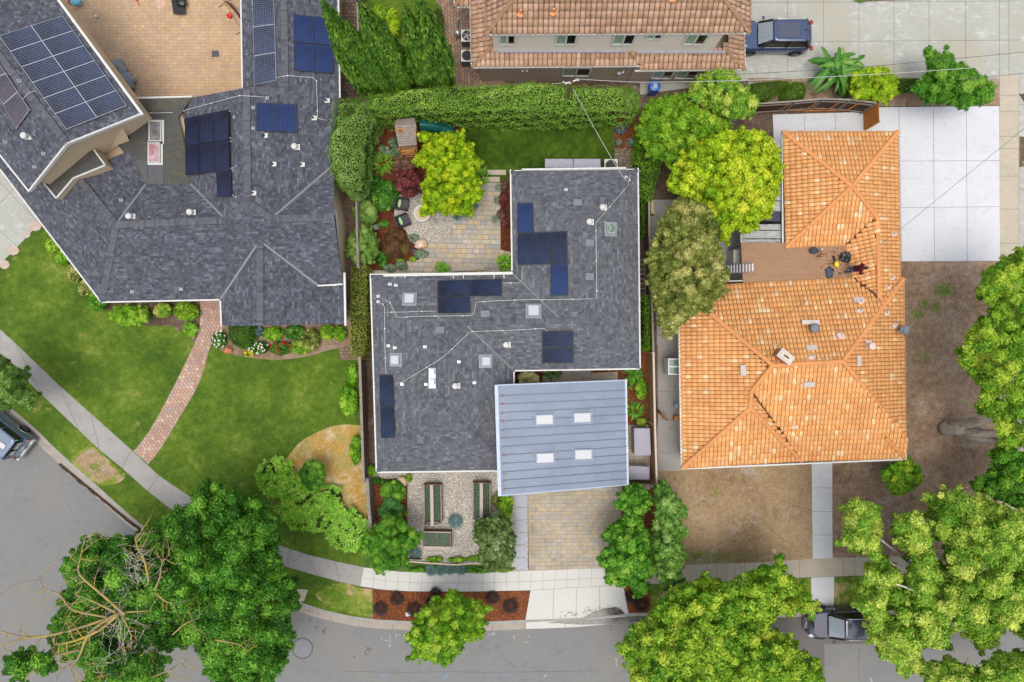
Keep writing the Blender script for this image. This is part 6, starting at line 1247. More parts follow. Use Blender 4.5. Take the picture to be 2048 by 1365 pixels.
bush('dried papery leaves and low plants under the banana plant', 1690, 172, 16, 22, .7, 'grn', .14, 60)
bush('lime shrub at the top left corner behind the raised roof', 40, 8, 26, 16, 3.0, 'vine', .16, 70); bush('green shrub at the extreme top left corner', 5, 20, 14, 20, 2.5, 'side', .16, 70); bush('low green plant at the top edge of the upper driveway', 1722, -2, 14, 6, .5, 'side', .08, 100, 'plant', name='plant')
surf_hedge('curved low hedge along the rear lawn by the brick path', [(876, 5), (886, 30), (888, 80), (884, 140), (862, 150), (866, 60), (858, 20)], .5, .5, 'hedge', .08, 240, rag=.08, br=-.1)
# weeds in bare soil: nobody could count them
SEED[0] += 1; rg = np.random.default_rng(88); PP = []
for x, y, s, n in ((1888, 582, 10, 420), (1835, 630, 8, 260), (1848, 608, 5, 120), (1870, 615, 6, 160), (1853, 715, 4, 60), (1450, 1113, 40, 500), (1400, 1112, 14, 300), (1835, 700, 6, 60), (1700, 1160, 12, 80), (1430, 982, 6, 60), (1820, 930, 8, 60), (190, 935, 8, 150), (665, 1185, 14, 250)):
    for k in range(n): xx = x + rg.normal(0, s); yy = y + rg.normal(0, min(s, 7)); PP.append(tuple(P(xx, yy, .06)))
PP = np.array(PP); o = leaf_mesh('weeds', PP, nz(unit(len(PP), rg) * .6 + np.array([0, 0, 1])), .09, .3, LM['side'], None, rg.uniform(.0, .8, len(PP)), rg); tag(o, 'scattered low weeds in the bare soil', 'weeds', kind='stuff')

print('LEAVES', NL[0])
SEED[0] += 1; rg = np.random.default_rng(89); PP = []
while len(PP) < 5200:
    x, y = rg.uniform(560, 735), rg.uniform(848, 1050)
    if mnoise.noise(Vector((x / 26, y / 26, 0))) + rg.normal(0, .22) > .08 and in_poly(np.array([x]), np.array([y]), [(735, 852), (680, 850), (640, 862), (600, 885), (570, 920), (540, 940), (560, 985), (600, 1010), (660, 1030), (735, 1048)])[0]: PP.append(tuple(P(x, y, rg.uniform(.03, .1))))
PP = np.array(PP); o = leaf_mesh('dry_wildflowers', PP, nz(unit(len(PP), rg) * .5 + np.array([0, 0, 1])), .07, .5, m_leaf('dry_orange_petal', CL(170, 150, 60), CL(210, 150, 60), CL(226, 172, 80), CL(214, 190, 130), tr=0), None, rg.uniform(0, 1, len(PP)), rg); tag(o, 'orange dry wildflowers over the bare patch', 'weeds', kind='stuff')
# ------------------------------------------------------------ vehicles
def paint(name, c, rough=.28, spec=.6, metal=.3):
    g = G(name, rough, spec, metal); n = g.noise(2, 5, .6); d = tuple(x * .9 for x in c[:3]) + (1,); g.col(g.ramp(n, [(.3, d), (.7, c)])); g.b.inputs['Coat Weight'].default_value = .9; return g.m
TYRE = plain('tyre_rubber', C(36, 36, 38), .9, .2); RIM = plain('alloy_rim', C(176, 178, 182), .3, .6, .7); BLKP = plain('black_plastic', C(34, 34, 36), .5, .4); CHR = plain('chrome_trim', C(214, 216, 218), .2, .7, .8); REDL = plain('tail_lamp_red', C(150, 30, 28), .2, .6); LMP = plain('lamp_lens', C(206, 210, 214), .15, .7); AMB = plain('amber_lens', C(214, 138, 80), .3, .5)
def rring(x0, x1, w0, w1, z, r=.25, n=5, z2=None):
    """rounded outline from rear x0 (half width w0) to front x1 (half width w1)"""
    pts = []
    for cx, cy, a0 in ((x1 - r, w1 - r, 0), (x0 + r, w0 - r, 90), (x0 + r, -w0 + r, 180), (x1 - r, -w1 + r, 270)):
        for k in range(n): a = R(a0 + 90 * k / (n - 1)); X = cx + r * math.cos(a); pts.append(Vector((X, cy + r * math.sin(a), z if z2 is None else z + (z2 - z) * (X - x0) / (x1 - x0))))
    return pts
def loft(b, rings, mi=0, cap=True, sm=True):
    n = len(rings[0]); V = [p for r in rings for p in r]; F = []
    for i in range(len(rings) - 1):
        for k in range(n): a = i * n + k; c = i * n + (k + 1) % n; F.append((a, c, c + n, a + n))
    b.add(V, F, mi, sm=sm)
    if cap: b.add(rings[-1], [tuple(range(n))], mi)
    return b
def car(label, col, loc, ang, L=4.75, W=1.92, Hh=1.68, boxy=False, sunroof=True, hoodcol=None, group=None, cat='car', name='parked_car'):
    t = thing(name, label, cat, (0, 0, 0), group); w_ = W / 2; a, c = -L / 2, L / 2; belt = 1.02 if not boxy else 1.15
    b = B()
    if boxy: rings = [rring(a, c, w_ * .96, w_ * .94, .32, .12), rring(a, c, w_, w_ * .98, .5, .12), rring(a + .02, c - .02, w_, w_ * .98, .9, .12), rring(a + .05, c - .05, w_ * .97, w_ * .95, belt, .12)]
    else: rings = [rring(a + .1, c - .12, w_ * .93, w_ * .86, .24, .35), rring(a, c, w_ * .98, w_ * .93, .42, .5), rring(a + .02, c - .02, w_, w_ * .95, .62, .52), rring(a + .06, c - .12, w_ * .97, w_ * .93, .86, .5, z2=.80), rring(a + .12, c - .22, w_ * .93, w_ * .88, 1.04, .46, z2=.88), rring(a + .2, c - .42, w_ * .86, w_ * .78, 1.09, .4, z2=.96)]
    loft(b, rings); b.build('body', [col], t)
    # greenhouse
    if boxy: g0, g1, rw = (a + .08, c - 1.45), (a + .2, c - 1.85), .84
    else: g0, g1, rw = (a + .22, c - 1.25), (a + .62, c - 2.02), .70
    zt = Hh - .06; b = B(); r0 = rring(g0[0], g0[1], w_ * .86, w_ * .84, belt + .02, .22); r1 = rring(g1[0], g1[1], w_ * rw, w_ * rw, zt, .18)
    loft(b, [r0, r1], sm=False); b.build('window_glass', [GLD], t)
    b = B(); 
    loft(b, [rring(g1[0] - .04, g1[1] + .04, w_ * rw + .03, w_ * rw + .02, zt - .01, .2), rring(g1[0] - .04, g1[1] + .04, w_ * rw + .03, w_ * rw + .02, zt + .03, .2), rring(g1[0] + .1, g1[1] - .1, w_ * rw - .08, w_ * rw - .08, Hh, .2)]); b.build('roof', [col], t)
    b = B()      # windscreen seen from above, a touch lighter than the side glass
    sc = lambda p, q, u: p + (q - p) * u
    A0, A1, B0, B1 = Vector((g0[1] - .02, w_ * .68, belt + .06)), Vector((g0[1] - .02, -w_ * .68, belt + .06)), Vector((g1[1] + .02, -w_ * rw * .84, zt - .02)), Vector((g1[1] + .02, w_ * rw * .84, zt - .02)); up = Vector((.03, 0, .03))
    b.add([A0 + up, A1 + up, B0 + up, B1 + up], [(0, 1, 2, 3)]); b.build('windscreen', [plain('windscreen_glass', C(142, 154, 162), .08, .7) if 'windscreen_glass' not in bpy.data.materials else bpy.data.materials['windscreen_glass']], t)
    b = B()
    for s in (1, -1):
        b.beam((g0[1] - .06, s * w_ * .83, belt + .02), (g1[1] + .02, s * (w_ * rw + .01), zt), .07, .05); b.beam((g0[0] + .1, s * w_ * .83, belt + .02), (g1[0], s * (w_ * rw + .01), zt), .16, .06)
        m0 = (g0[0] + g0[1]) / 2 - .1; m1 = (g1[0] + g1[1]) / 2; b.beam((m0, s * w_ * .875, belt + .02), (m1, s * (w_ * rw + .025), zt), .08, .05)
    b.build('pillar', [col if boxy else BLKP], t)
    for s in (1, -1):
        if not boxy:
            b = B(); b.tube([(g1[0] + .1, s * (w_ * rw - .02), Hh - .02), (g1[0] + .3, s * (w_ * rw - .02), Hh + .04), (g1[1] - .3, s * (w_ * rw - .02), Hh + .04), (g1[1] - .1, s * (w_ * rw - .02), Hh - .02)], .022, 6); b.build('roof_rail', CHR, t)
            b = B(); b.beam((g0[0] + .3, s * w_ * .885, belt + .05), (g0[1] - .35, s * w_ * .875, belt + .05), .02, .025); b.build('window_trim', CHR, t)
        b = B(); p = Vector((g0[1] - .35, s * (w_ + .1), belt + .02)); b.rock(p, .09, .12, .08, 3, 0, 2, .1); b.beam(p, p - Vector((0, s * .2, .02)), .05, .04); b.build('wing_mirror', col, t)
        for x in (a + .88, c - .9):
            b = B(); ax = Matrix.Rotation(R(-90 * s), 3, 'X'); b.lathe((x, s * (w_ - .22), .35), [(.2, 0), (.35, .02), (.36, .1), (.35, .22), (.24, .24)], 22, 0, True, ax); wl = b.build('wheel', TYRE, t)
            b = B(); b.lathe((x, s * (w_ - .22), .35), [(.235, .2), (.235, .245), (.2, .235), (.06, .225), (.06, .25)], 20, 0, False, ax)
            for k in range(5): an = k * 1.2566; b.beam((x + .07 * math.cos(an), s * (w_ + .025), .35 + .07 * math.sin(an)), (x + .21 * math.cos(an), s * (w_ + .025), .35 + .21 * math.sin(an)), .05, .02)
            b.build('rim', RIM, wl)
            b = B(); q = [(x + .43 * math.cos(R(an)), s * (w_ + .004), .35 + .43 * math.sin(R(an))) for an in range(-5, 186, 19)]; b.tube(q, .03, 6); b.build('wheel_arch', BLKP if not boxy else CHR, t)
        b = B()
        if boxy: b.box((c - .02, s * w_ * .75, .78), (.06, .22, .18))
        else: b.rock((c - .3, s * (w_ * .74), .80), .26, .13, .09, 2, 0, 2, .05)
        b.build('headlight', LMP, t)
        b = B(); 
        if boxy: b.box((a - .0, s * w_ * .86, .88), (.06, .16, .24)); b.box((a - .01, s * w_ * .86, .98), (.06, .1, .08), mi=1)
        else: b.rock((a + .1, s * (w_ * .84), .93), .12, .16, .1, 2, 0, 2, .05); b.box((a, 0, 0), (.001, .001, .001), mi=1)
        b.build('tail_light', [REDL, AMB], t)
    b = B()
    if boxy: b.box((a - .1, 0, .55), (.16, W * .98, .2)); b.build('rear_bumper', CHR, t); b = B(); b.box((c + .08, 0, .55), (.16, W * .96, .2)); b.build('front_bumper', CHR, t)
    else:
        b.box((c - .03, 0, .66), (.08, W * .52, .24)); 
        b.build('grille', BLKP, t); b = B(); 
        for z, k in ((.76, .0), (.64, .02)): b.tube([(c - .10, -W * .3, z), (c + .005 + k, -W * .15, z), (c + .02 + k, 0, z), (c + .005 + k, W * .15, z), (c - .10, W * .3, z)], .016, 5)
        b.tube([(c - .28, -W * .42, .4), (c - .02, -W * .25, .38), (c + .03, 0, .38), (c - .02, W * .25, .38), (c - .28, W * .42, .4)], .02, 5); b.build('grille_trim', CHR, t)
    if boxy:
        b = B()
        for s in (1, -1): b.box((a + .1, s * w_ * .4, 1.42), (.1, w_ * .62, .38), mat=Matrix.Rotation(R(-6), 3, 'Y'))
        b.build('rear_window', GLD, t); b = B(); b.box((a - .02, -.1, .86), (.03, .34, .14)); b.build('number_plate', WHT, t); b = B(); b.box((a + .7, 0, Hh + .02), (.5, .3, .04)); b.box((a + .9, 0, Hh + .05), (.1, .24, .03), mi=1); b.build('roof_hatch', [WHT, plain('hatch_brown', C(120, 96, 90))], t)
    if sunroof:
        b = B(); b.box(((g1[0] + g1[1]) / 2 + .12, 0, Hh + .002), ((g1[1] - g1[0]) * .62, w_ * rw * 1.35, .02)); b.build('sunroof', G('sunroof_glass', .12, .6, base=C(78, 84, 100)).m, t)
        b = B(); b.rock((g1[0] + .15, 0, Hh + .03), .1, .025, .06, 1, 0, 1, .05); b.build('roof_antenna', BLKP, t)
    t.location = loc; t.rotation_euler = (0, 0, ang); return t
p = P(1543, 72, 1.0); car('dark blue sport utility car with glass sunroof on the top concrete driveway', paint('blue_car_paint', C(58, 78, 118), .2), (p.x + .0 + .25, P(1556, 76, .6).y, 0.02), R(180))
p = P(1694, 1251, .9); car('dark charcoal car with chrome rails parked at the kerb under the golden-green tree', paint('charcoal_car_paint', C(60, 62, 80), .16, .9), (p.x - .05, p.y, -.12), R(180.5), sunroof=False)
rc = P(50, 899, .5); f = Vector((-.78, .62, 0)); car('boxy blue-grey off-road vehicle cut by the left edge, parked at the curved kerb', paint('steel_blue_paint', C(116, 134, 158), .35, .5, .1), tuple(rc.xy + (f * 2.25).xy) + (-.13,), math.atan2(.62, -.78), L=4.4, W=1.72, Hh=1.85, boxy=True, sunroof=False)
# ------------------------------------------------------------ person on the roof
def skin(name, J, E, mat, parent, sub=2):
    me = bpy.data.meshes.new(name); k = list(J); me.from_pydata([J[a][:3] for a in k], [(k.index(a), k.index(b_)) for a, b_ in E], [])
    o = link_mesh(name, me, parent); m = o.modifiers.new('skin', 'SKIN'); m.use_smooth_shade = True
    if not me.skin_vertices: 
        bm = bmesh.new(); bm.from_mesh(me); bm.verts.layers.skin.verify(); bm.to_mesh(me); bm.free()
    for i, a in enumerate(k):
        r = J[a][3]; d = me.skin_vertices[0].data[i]; d.radius = r if isinstance(r, tuple) else (r, r); d.use_root = (i == 0)
    s = o.modifiers.new('sub', 'SUBSURF'); s.levels = sub; s.render_levels = sub; me.materials.append(mat); return o
SKN = plain('skin', C(196, 146, 118), .6, .3); MAR = plain('maroon_hoodie', C(78, 26, 40), .9, .1, var=.25, scale=14); JEA = plain('blue_jeans', C(74, 94, 124), .9, .1, var=.2, scale=20); HAI = plain('dark_brown_hair', C(56, 40, 32), .7, .3, var=.3, scale=30); SHO = plain('work_shoe', C(44, 40, 38), .7, .3)
t = thing('person', 'person in maroon hooded top and jeans leaning forward at the brown roof edge', 'person', (0, 0, 0))
J = dict(pel=(0, 0, .95, (.13, .11)), spn=(.05, 0, 1.12, (.09, .08)), chs=(.16, 0, 1.32, (.10, .08)), nek=(.26, 0, 1.5, .055), hd0=(.31, 0, 1.58, .075), hd1=(.35, 0, 1.68, .085), hd2=(.37, 0, 1.76, .05))
E_ = [('pel', 'spn'), ('spn', 'chs'), ('chs', 'nek'), ('nek', 'hd0'), ('hd0', 'hd1'), ('hd1', 'hd2')]
for s, n in ((1, 'l'), (-1, 'r')):
    fx = .12 * s
    J.update({n + 'hip': (0, .10 * s, .88, .085), n + 'kne': (.06 + fx * .5, .12 * s, .5, .06), n + 'ank': (-.02 + fx, .13 * s, .1, .04), n + 'toe': (.16 + fx, .14 * s, .04, .038),
              n + 'sho': (.18, .19 * s, 1.40, .06), n + 'elb': (.26, .30 * s, 1.14, .042), n + 'wri': (.50, .24 * s, 1.12, .028), n + 'plm': (.58, .23 * s, 1.12, (.026, .018))})
    E_ += [('pel', n + 'hip'), (n + 'hip', n + 'kne'), (n + 'kne', n + 'ank'), (n + 'ank', n + 'toe'), ('chs', n + 'sho'), (n + 'sho', n + 'elb'), (n + 'elb', n + 'wri'), (n + 'wri', n + 'plm')]
    for q in range(4):
        y = .23 * s + (q - 1.5) * .02; l_ = (.07, .08, .075, .06)[q]; J[n + 'f%da' % q] = (.62, y, 1.12, .009); J[n + 'f%db' % q] = (.62 + l_ * .5, y, 1.11, .009); J[n + 'f%dc' % q] = (.62 + l_ * .9, y, 1.085, .008)
        E_ += [(n + 'plm', n + 'f%da' % q), (n + 'f%da' % q, n + 'f%db' % q), (n + 'f%db' % q, n + 'f%dc' % q)]
    J[n + 'ta'] = (.56, .23 * s - .035 * s, 1.115, .011); J[n + 'tb'] = (.60, .23 * s - .06 * s, 1.10, .010); E_ += [(n + 'wri', n + 'ta'), (n + 'ta', n + 'tb')]
skin('body', J, E_, SKN, t)
K = {k: J[k] for k in ('spn', 'chs', 'lsho', 'lelb', 'lwri', 'rsho', 'relb', 'rwri')}; gr = lambda v, d: v[:3] + ((v[3][0] + d, v[3][1] + d) if isinstance(v[3], tuple) else v[3] + d,)
K = {k: gr(v, .075 if k in ('spn', 'chs') else .03) for k, v in K.items()}; K['hem'] = (0, 0, .9, (.17, .14)); K['col'] = (.23, 0, 1.46, .085)
skin('hoodie', K, [('spn', 'hem'), ('spn', 'chs'), ('chs', 'col'), ('chs', 'lsho'), ('lsho', 'lelb'), ('lelb', 'lwri'), ('chs', 'rsho'), ('rsho', 'relb'), ('relb', 'rwri')], MAR, t)
K = {k: gr(J[k], .02) for k in ('pel', 'lhip', 'lkne', 'lank', 'rhip', 'rkne', 'rank')}; skin('jeans', K, [('pel', 'lhip'), ('lhip', 'lkne'), ('lkne', 'lank'), ('pel', 'rhip'), ('rhip', 'rkne'), ('rkne', 'rank')], JEA, t)
b = B(); b.rock((.30, 0, 1.69), .115, .105, .13, 4, 0, 3, .1); b.rock((.24, 0, 1.58), .07, .08, .12, 5, 0, 2, .1); b.build('hair', HAI, t)
b = B(); b.rock((.455, 0, 1.64), .022, .014, .025, 1, 0, 2, .0)
b.rock((.36, .088, 1.65), .02, .01, .03, 1, 0, 2, 0); b.rock((.36, -.088, 1.65), .02, .01, .03, 1, 0, 2, 0); b.build('face', SKN, t)
b = B()
for s in (1, -1): b.rock((.435, s * .035, 1.67), .01, .012, .008, 1, 0, 1, 0)
b.box((.44, 0, 1.60), (.012, .045, .008)); b.build('eyes_and_mouth', HAI, t)
for s in (1, -1): b = B(); b.rock((.06 + .12 * s, .13 * s, .05), .15, .055, .055, 2, 0, 2, .05); b.build('shoe', SHO, t)
pp = P(1693, 541, 2.955); t.location = pp; t.rotation_euler = (0, 0, R(-8))
# ------------------------------------------------------------ gear on the flat roof
ZF = 2.955
t = thing('leaf_blower', 'yellow and black leaf blower lying on the brown flat roof', 'leaf blower', P(1670, 522, ZF)); a, c = P(1667, 512, ZF + .1), P(1671, 526, ZF + .12)
b = B(); b.tube([a, (a + c) / 2, c], [.05, .055, .08], 10); b.build('blower_tube', BLKP, t); b = B(); b.rock(c + Vector((.04, -.08, .05)), .15, .2, .13, 4, 0, 2, .15); b.beam(c + Vector((.02, -.2, .1)), P(1675.5, 536, ZF + .12), .07, .07); b.build('motor_housing', plain('yellow_plastic', C(236, 206, 50), .4, .4), t)
t = thing('tool_backpack', 'dark grey backpack with tools spilling out beside the tiled roof', 'backpack', P(1630, 503, ZF)); b = B(); b.rock(P(1628, 502, ZF + .15), .3, .2, .18, 6, 0, 2, .3); b.build('bag', plain('grey_canvas', C(72, 76, 82), .9, .1), t)
b = B(); rs = np.random.default_rng(6)
for k in range(7): p = P(1640 + rs.normal(0, 4), 508 + rs.normal(0, 3), ZF + .08); q = p + Vector((rs.normal(0, .16), rs.normal(0, .12), .06)); b.tube([p, (p + q) / 2 + Vector((0, 0, .05)), q], .02, 6, int(rs.integers(0, 3)))
b.rock(P(1644, 499, ZF + .1), .08, .07, .06, 1, 3, 1, .2); b.build('tool', [BLKP, plain('brown_grip', C(120, 66, 44)), REDL, WHT], t)
tag(B().rock(P(1691, 515, ZF + .16), .34, .28, .18, 9, 0, 3, .55, 2.2, False).build('bin_bag', G('black_plastic_film', .25, .6, base=C(26, 28, 34)).m, loc=P(1691, 515, ZF)), 'crumpled black bin bag at the edge of the flat roof', 'bag')
tag(B().rock(P(1659, 545, ZF + .03), .22, .3, .05, 12, 0, 3, .8, 2).build('cloth_rag', plain('slate_cloth', C(80, 88, 104), .9, .1), loc=P(1659, 545, ZF)), 'slate grey cloth lying on the brown flat roof', 'cloth')
def ladder(label, foot, top, side, n, w0, mat, name='ladder'):
    foot, top, side = Vector(foot), Vector(top), Vector(side); t = thing(name, label, 'ladder', foot)
    for s in (1, -1): b = B(); b.beam(foot + side * s * w0 / 2, top + side * s * w0 / 2, .06, .03); b.build('rail', mat, t)
    b = B()
    for k in range(n): p = foot + (top - foot) * (k + .6) / n; b.beam(p - side * w0 / 2, p + side * w0 / 2, .09, .035)
    b.build('rungs', mat, t); return t
t = ladder('aluminium extension ladder leaning on the west edge of the brown flat roof', P(1432, 541, 0), P(1508, 535, 4.05), (0, 1, 0), 13, .5, ALU)
b = B()
for s in (1, -1): b.rock(P(1508, 535, 4.05) + Vector((0, s * .28, .02)), .05, .06, .04, 1, 0, 1, .1)
b.build('end_cap', AMB, t)
t = thing('white_cabinet', 'white lidded cabinet against the wall below the flat roof edge', 'cabinet', P(1474, 514)); b = B(); p = P(1475, 514, 1.5); b.box((p.x, p.y, .75), (.5, .85, 1.5)); b.build('cabinet_body', WHT, t, bevel=.02); b = B(); b.box((p.x, p.y, 1.53), (.54, .89, .05)); b.box((p.x, p.y + .2, 1.57), (.2, .1, .03)); b.build('lid', WHT, t, bevel=.015)
# ------------------------------------------------------------ fences
WG = plain('weathered_grey_wood', C(150, 142, 132), .9, .1, var=.25, scale=5); WT = plain('tan_wood', C(176, 140, 108), .9, .1, var=.2, scale=4); WO = plain('cedar_wood', C(206, 132, 66), .8, .2, var=.25, scale=5); WD = plain('dark_aged_wood', C(92, 74, 62), .9, .1, var=.4, scale=6); WGB = plain('brown_grey_board', C(124, 104, 90), .9, .1, var=.3, scale=6)
def fence(label, pts, h, mat, capm=None, bd=.14, posts=2.4, name='fence', cap=.1, rail=True, side=1, z0=0):
    """board fence whose top runs through the pixel points at height h"""
    q = [P(x, y, h) for x, y in pts]; t = thing(name, label, 'fence', Vector((q[0].x, q[0].y, 0))); b = B(); r = B(); c_ = B(); rs = np.random.default_rng(int(pts[0][0]))
    for a, c in zip(q, q[1:]):
        d = (c - a); d.z = 0; L = d.length; d.normalize(); n = max(1, int(L / bd)); nn_ = Vector((-d.y, d.x, 0)); an = math.atan2(d.y, d.x)
        for k in range(n): p = a + d * (k + .5) * L / n; hh = h + rs.normal(0, .012) - .04; b.box((p.x, p.y, (hh + z0) / 2), (L / n * .94, .022, hh - z0), rz=an)
        if rail:
            for z in (.3, h - .35): r.beam(a + nn_ * .04 * side + Vector((0, 0, z - a.z)), c + nn_ * .04 * side + Vector((0, 0, z - a.z)), .05, .09)
        m = max(1, int(L / posts))
        for k in range(m + 1): p = a + d * L * k / m + nn_ * .05 * side; r.box((p.x, p.y, h / 2), (.09, .09, h), rz=an)
        c_.beam(a + Vector((0, 0, -.01)), c + Vector((0, 0, -.01)), cap, .035)
    b.build('boards', mat, t); r.build('rail_and_posts', capm or mat, t); c_.build('cap_rail', capm or mat, t); return t
fence('weathered grey fence along the west side of the centre house', [(719, 714), (722, 800), (727, 965)], 1.8, WGB, WG, cap=.16, side=-1)
fence('grey fence beside the front mulch bed, stepping down to the sidewalk', [(734, 958), (737, 1010), (741, 1056)], 1.5, WG, WG, cap=.2, side=-1)
fence('grey fence segment on the west boundary between two rounded shrubs', [(712, 380), (714, 470), (716, 535)], 1.8, WG, WG, cap=.12)
fence('thin grey fence behind the east side yard next to the olive tree', [(1298, 396), (1299, 470), (1304, 600), (1307, 706)], 1.8, WGB, WG, cap=.12)
fence('tall tan wooden fence east of the garage, closing the side bed', [(1307, 706), (1310, 850), (1314, 972)], 2.0, WT, plain('pale_cap', C(206, 190, 172), .9, .1), cap=.12, side=-1, rail=False)
fence('short tan fence with grey cap closing the storage corner to the south', [(1257, 972), (1313, 973)], 1.9, WT, WG, cap=.12)
t = fence('aged dark board fence with cedar braces south of the top driveway bed', [(1514, 208), (1590, 203), (1646, 198), (1700, 200), (1752, 206)], 1.9, WD, WG, cap=.1, side=-1)
b = B()
for x in (1570, 1620, 1665, 1705): a = P(x - 14, 219, .15); c = P(x + 12, 203, 1.7); b.beam(a + Vector((0, -.12, 0)), c + Vector((0, -.12, 0)), .04, .08)
a, c = P(1516, 219, .12), P(1722, 218, .12); b.beam(a + Vector((0, -.1, 0)), c + Vector((0, -.1, 0)), .05, .1); b.build('brace', WO, t)
fence('white panel fence stub behind the rear lawn between cypresses and path', [(714, 0), (716, 60), (712, 80)], 1.8, WG, WG)
fence('dark wood fence between the left house wing and the neighbouring path', [(713, -90), (716, -20), (714, 5)], 1.8, WG, WG)
def gate(label, p0, p1, h, mat, bracem, side):
    """board gate leaf between two ground points"""
    p0, p1 = Vector(p0), Vector(p1); p0.z = p1.z = 0; t = thing('wooden_gate', label, 'gate', p0); d = (p1 - p0); L = d.length; d.normalize(); nn_ = Vector((-d.y, d.x, 0)) * side; an = math.atan2(d.y, d.x); n = int(L / .14); b = B()
    for k in range(n): p = p0 + d * (k + .5) * L / n; b.box((p.x, p.y, h / 2 + .05), (L / n * .95, .022, h), rz=an)
    b.build('boards', mat, t); b = B(); z = Vector((0, 0, 1))
    for zz in (.25, h - .2): b.beam(p0 + nn_ * .04 + z * zz, p1 + nn_ * .04 + z * zz, .05, .1)
    b.beam(p0 + nn_ * .05 + z * .3, p1 + nn_ * .05 + z * (h - .25), .04, .1)
    for p in (p0, p1): b.box((p.x + nn_.x * .04, p.y + nn_.y * .04, h / 2 + .05), (.09, .06, h + .05), rz=an)
    b.build('brace', bracem, t); return t
gate('new cedar gate with diagonal brace between driveway and patio slab', P(1725.5, 222), P(1727, 262), 1.85, WO, plain('pale_cedar', C(236, 176, 96), .8, .2), 1)
gate('small brown wooden gate standing open on the concrete side path', P(1313, 822), P(1327, 838), 1.0, WO, WD, 1)
t = thing('low_rail', 'low wooden rail along the front planter row by the sidewalk', 'rail', P(890, 1128)); b = B(); q = [P(x, y, .5) for x, y in ((816, 1123), (862, 1127), (912, 1130), (962, 1126))]
for a, c in zip(q, q[1:]): b.beam(a, c, .09, .05)
b.build('top_rail', plain('pinkish_board', C(196, 172, 158)), t); b = B()
for p in q: b.box((p.x, p.y, .25), (.09, .09, .5))
a, c = P(818, 1117, .3), P(843, 1118, .3); b.beam(a, c, .05, .2); b.build('post', WD, t)
ladder('grey wooden ladder lying along the dark east side yard', P(1284, 612, .15), P(1283, 516, .35), (1, 0, 0), 10, .42, WG)
# ------------------------------------------------------------ yard furniture
LID = plain('lavender_grey_lid', C(166, 164, 180), .6, .3, var=.05); CHS = plain('chest_grey', C(186, 188, 182), .6, .3)
def chest(label, c4, h, name='storage_chest', dx=.0):
    q = px2(c4, h); m = Vector((sum(p[0] for p in q) / 4, sum(p[1] for p in q) / 4, 0)); t = thing(name, label, 'storage box', m); b = B(); ins = [tuple(m.xy + (Vector(p) - m.xy) * .94) for p in q]; b.prism(ins, 0, h - .06); b.build('box', CHS, t); b = B(); b.prism(q, h - .06, h, 0, True); b.build('lid', LID, t, bevel=.02)
    b = B(); n = 7
    for k in range(1, n): a = Vector(q[0]) + (Vector(q[3]) - Vector(q[0])) * k / n; c = Vector(q[1]) + (Vector(q[2]) - Vector(q[1])) * k / n; b.beam((a.x, a.y, h + .003), (c.x, c.y, h + .003), .012, .006)
    b.build('lid_rib', CHS, t); return t
chest('larger grey storage chest between garage and tan fence', [(1268, 857), (1300, 857), (1302, 911), (1269, 912)], 1.35); chest('smaller grey storage chest at the south end of the side bed', [(1258, 932), (1299, 934), (1299, 960), (1258, 960)], 1.2)
chest('left grey storage cabinet behind the north eave', [(1090, 318), (1146, 318), (1146, 336), (1090, 336)], 1.2); chest('right grey storage cabinet behind the north eave', [(1147, 318), (1201, 318), (1201, 336), (1147, 336)], 1.2)
def acunit(label, px, py, w_, h=.9, fan=None, col=None):
    c = P(px, py, h); t = thing('air_conditioner', label, 'air conditioner', (c.x, c.y, 0)); b = B(); b.box((c.x, c.y, h / 2), (w_ * .96, w_ * .96, h - .04)); b.build('casing', plain('ac_side_grey', C(98, 112, 108)) if 'ac_side_grey' not in bpy.data.materials else bpy.data.materials['ac_side_grey'], t); b = B()
    b.box((c.x, c.y, h), (w_, w_, .05)); b.build('top_panel', col or GUTM, t, bevel=.03); b = B(); b.lathe((c.x, c.y, h + .026), [(w_ * .42, 0), (w_ * .42, .006)], 28, 0); b.build('fan_well', BLKP, t); b = B()
    for k in range(5): a = k * 1.2566; b.box((c.x + math.cos(a) * w_ * .22, c.y + math.sin(a) * w_ * .22, h + .045), (w_ * .3, w_ * .13, .012), rz=a + .3)
    b.lathe((c.x, c.y, h + .03), [(w_ * .1, 0), (w_ * .1, .04)], 12); b.build('fan', fan or CHR, t); b = B()
    for r in (.2, .31, .42): b.tube([(c.x + math.cos(a) * w_ * r, c.y + math.sin(a) * w_ * r, h + .07) for a in np.linspace(0, 6.283, 24)], .006, 4)
    b.build('guard', BLKP, t); return t
acunit('air conditioner by the north eave of the centre house', 1222, 332, .85, .95, BLKP, WHT); acunit('upper pale air conditioner with a light fan beside the terracotta house', 934, 72, .75); acunit('lower air conditioner with a dark fan beside the terracotta house', 934, 112, .75, fan=BLKP)
t = thing('kettle_grill', 'small round kettle grill on the brick path left of the upper air conditioner', 'grill', P(917, 74)); c = P(917, 74, 0); b = B(); b.lathe(c + Vector((0, 0, .55)), [(.02, -.22), (.2, -.12), (.24, 0), (.2, .12), (.02, .2)], 18, 0, True); b.build('lid', CHR, t); b = B()
for k in range(3): a = k * 2.094; b.tube([c + Vector((math.cos(a) * .12, math.sin(a) * .12, .45)), c + Vector((math.cos(a) * .3, math.sin(a) * .3, 0))], .02, 6)
b.tube([c + Vector((0, .2, .5)), c + Vector((.1, .75, .8))], .035, 6); b.build('leg', BLKP, t)
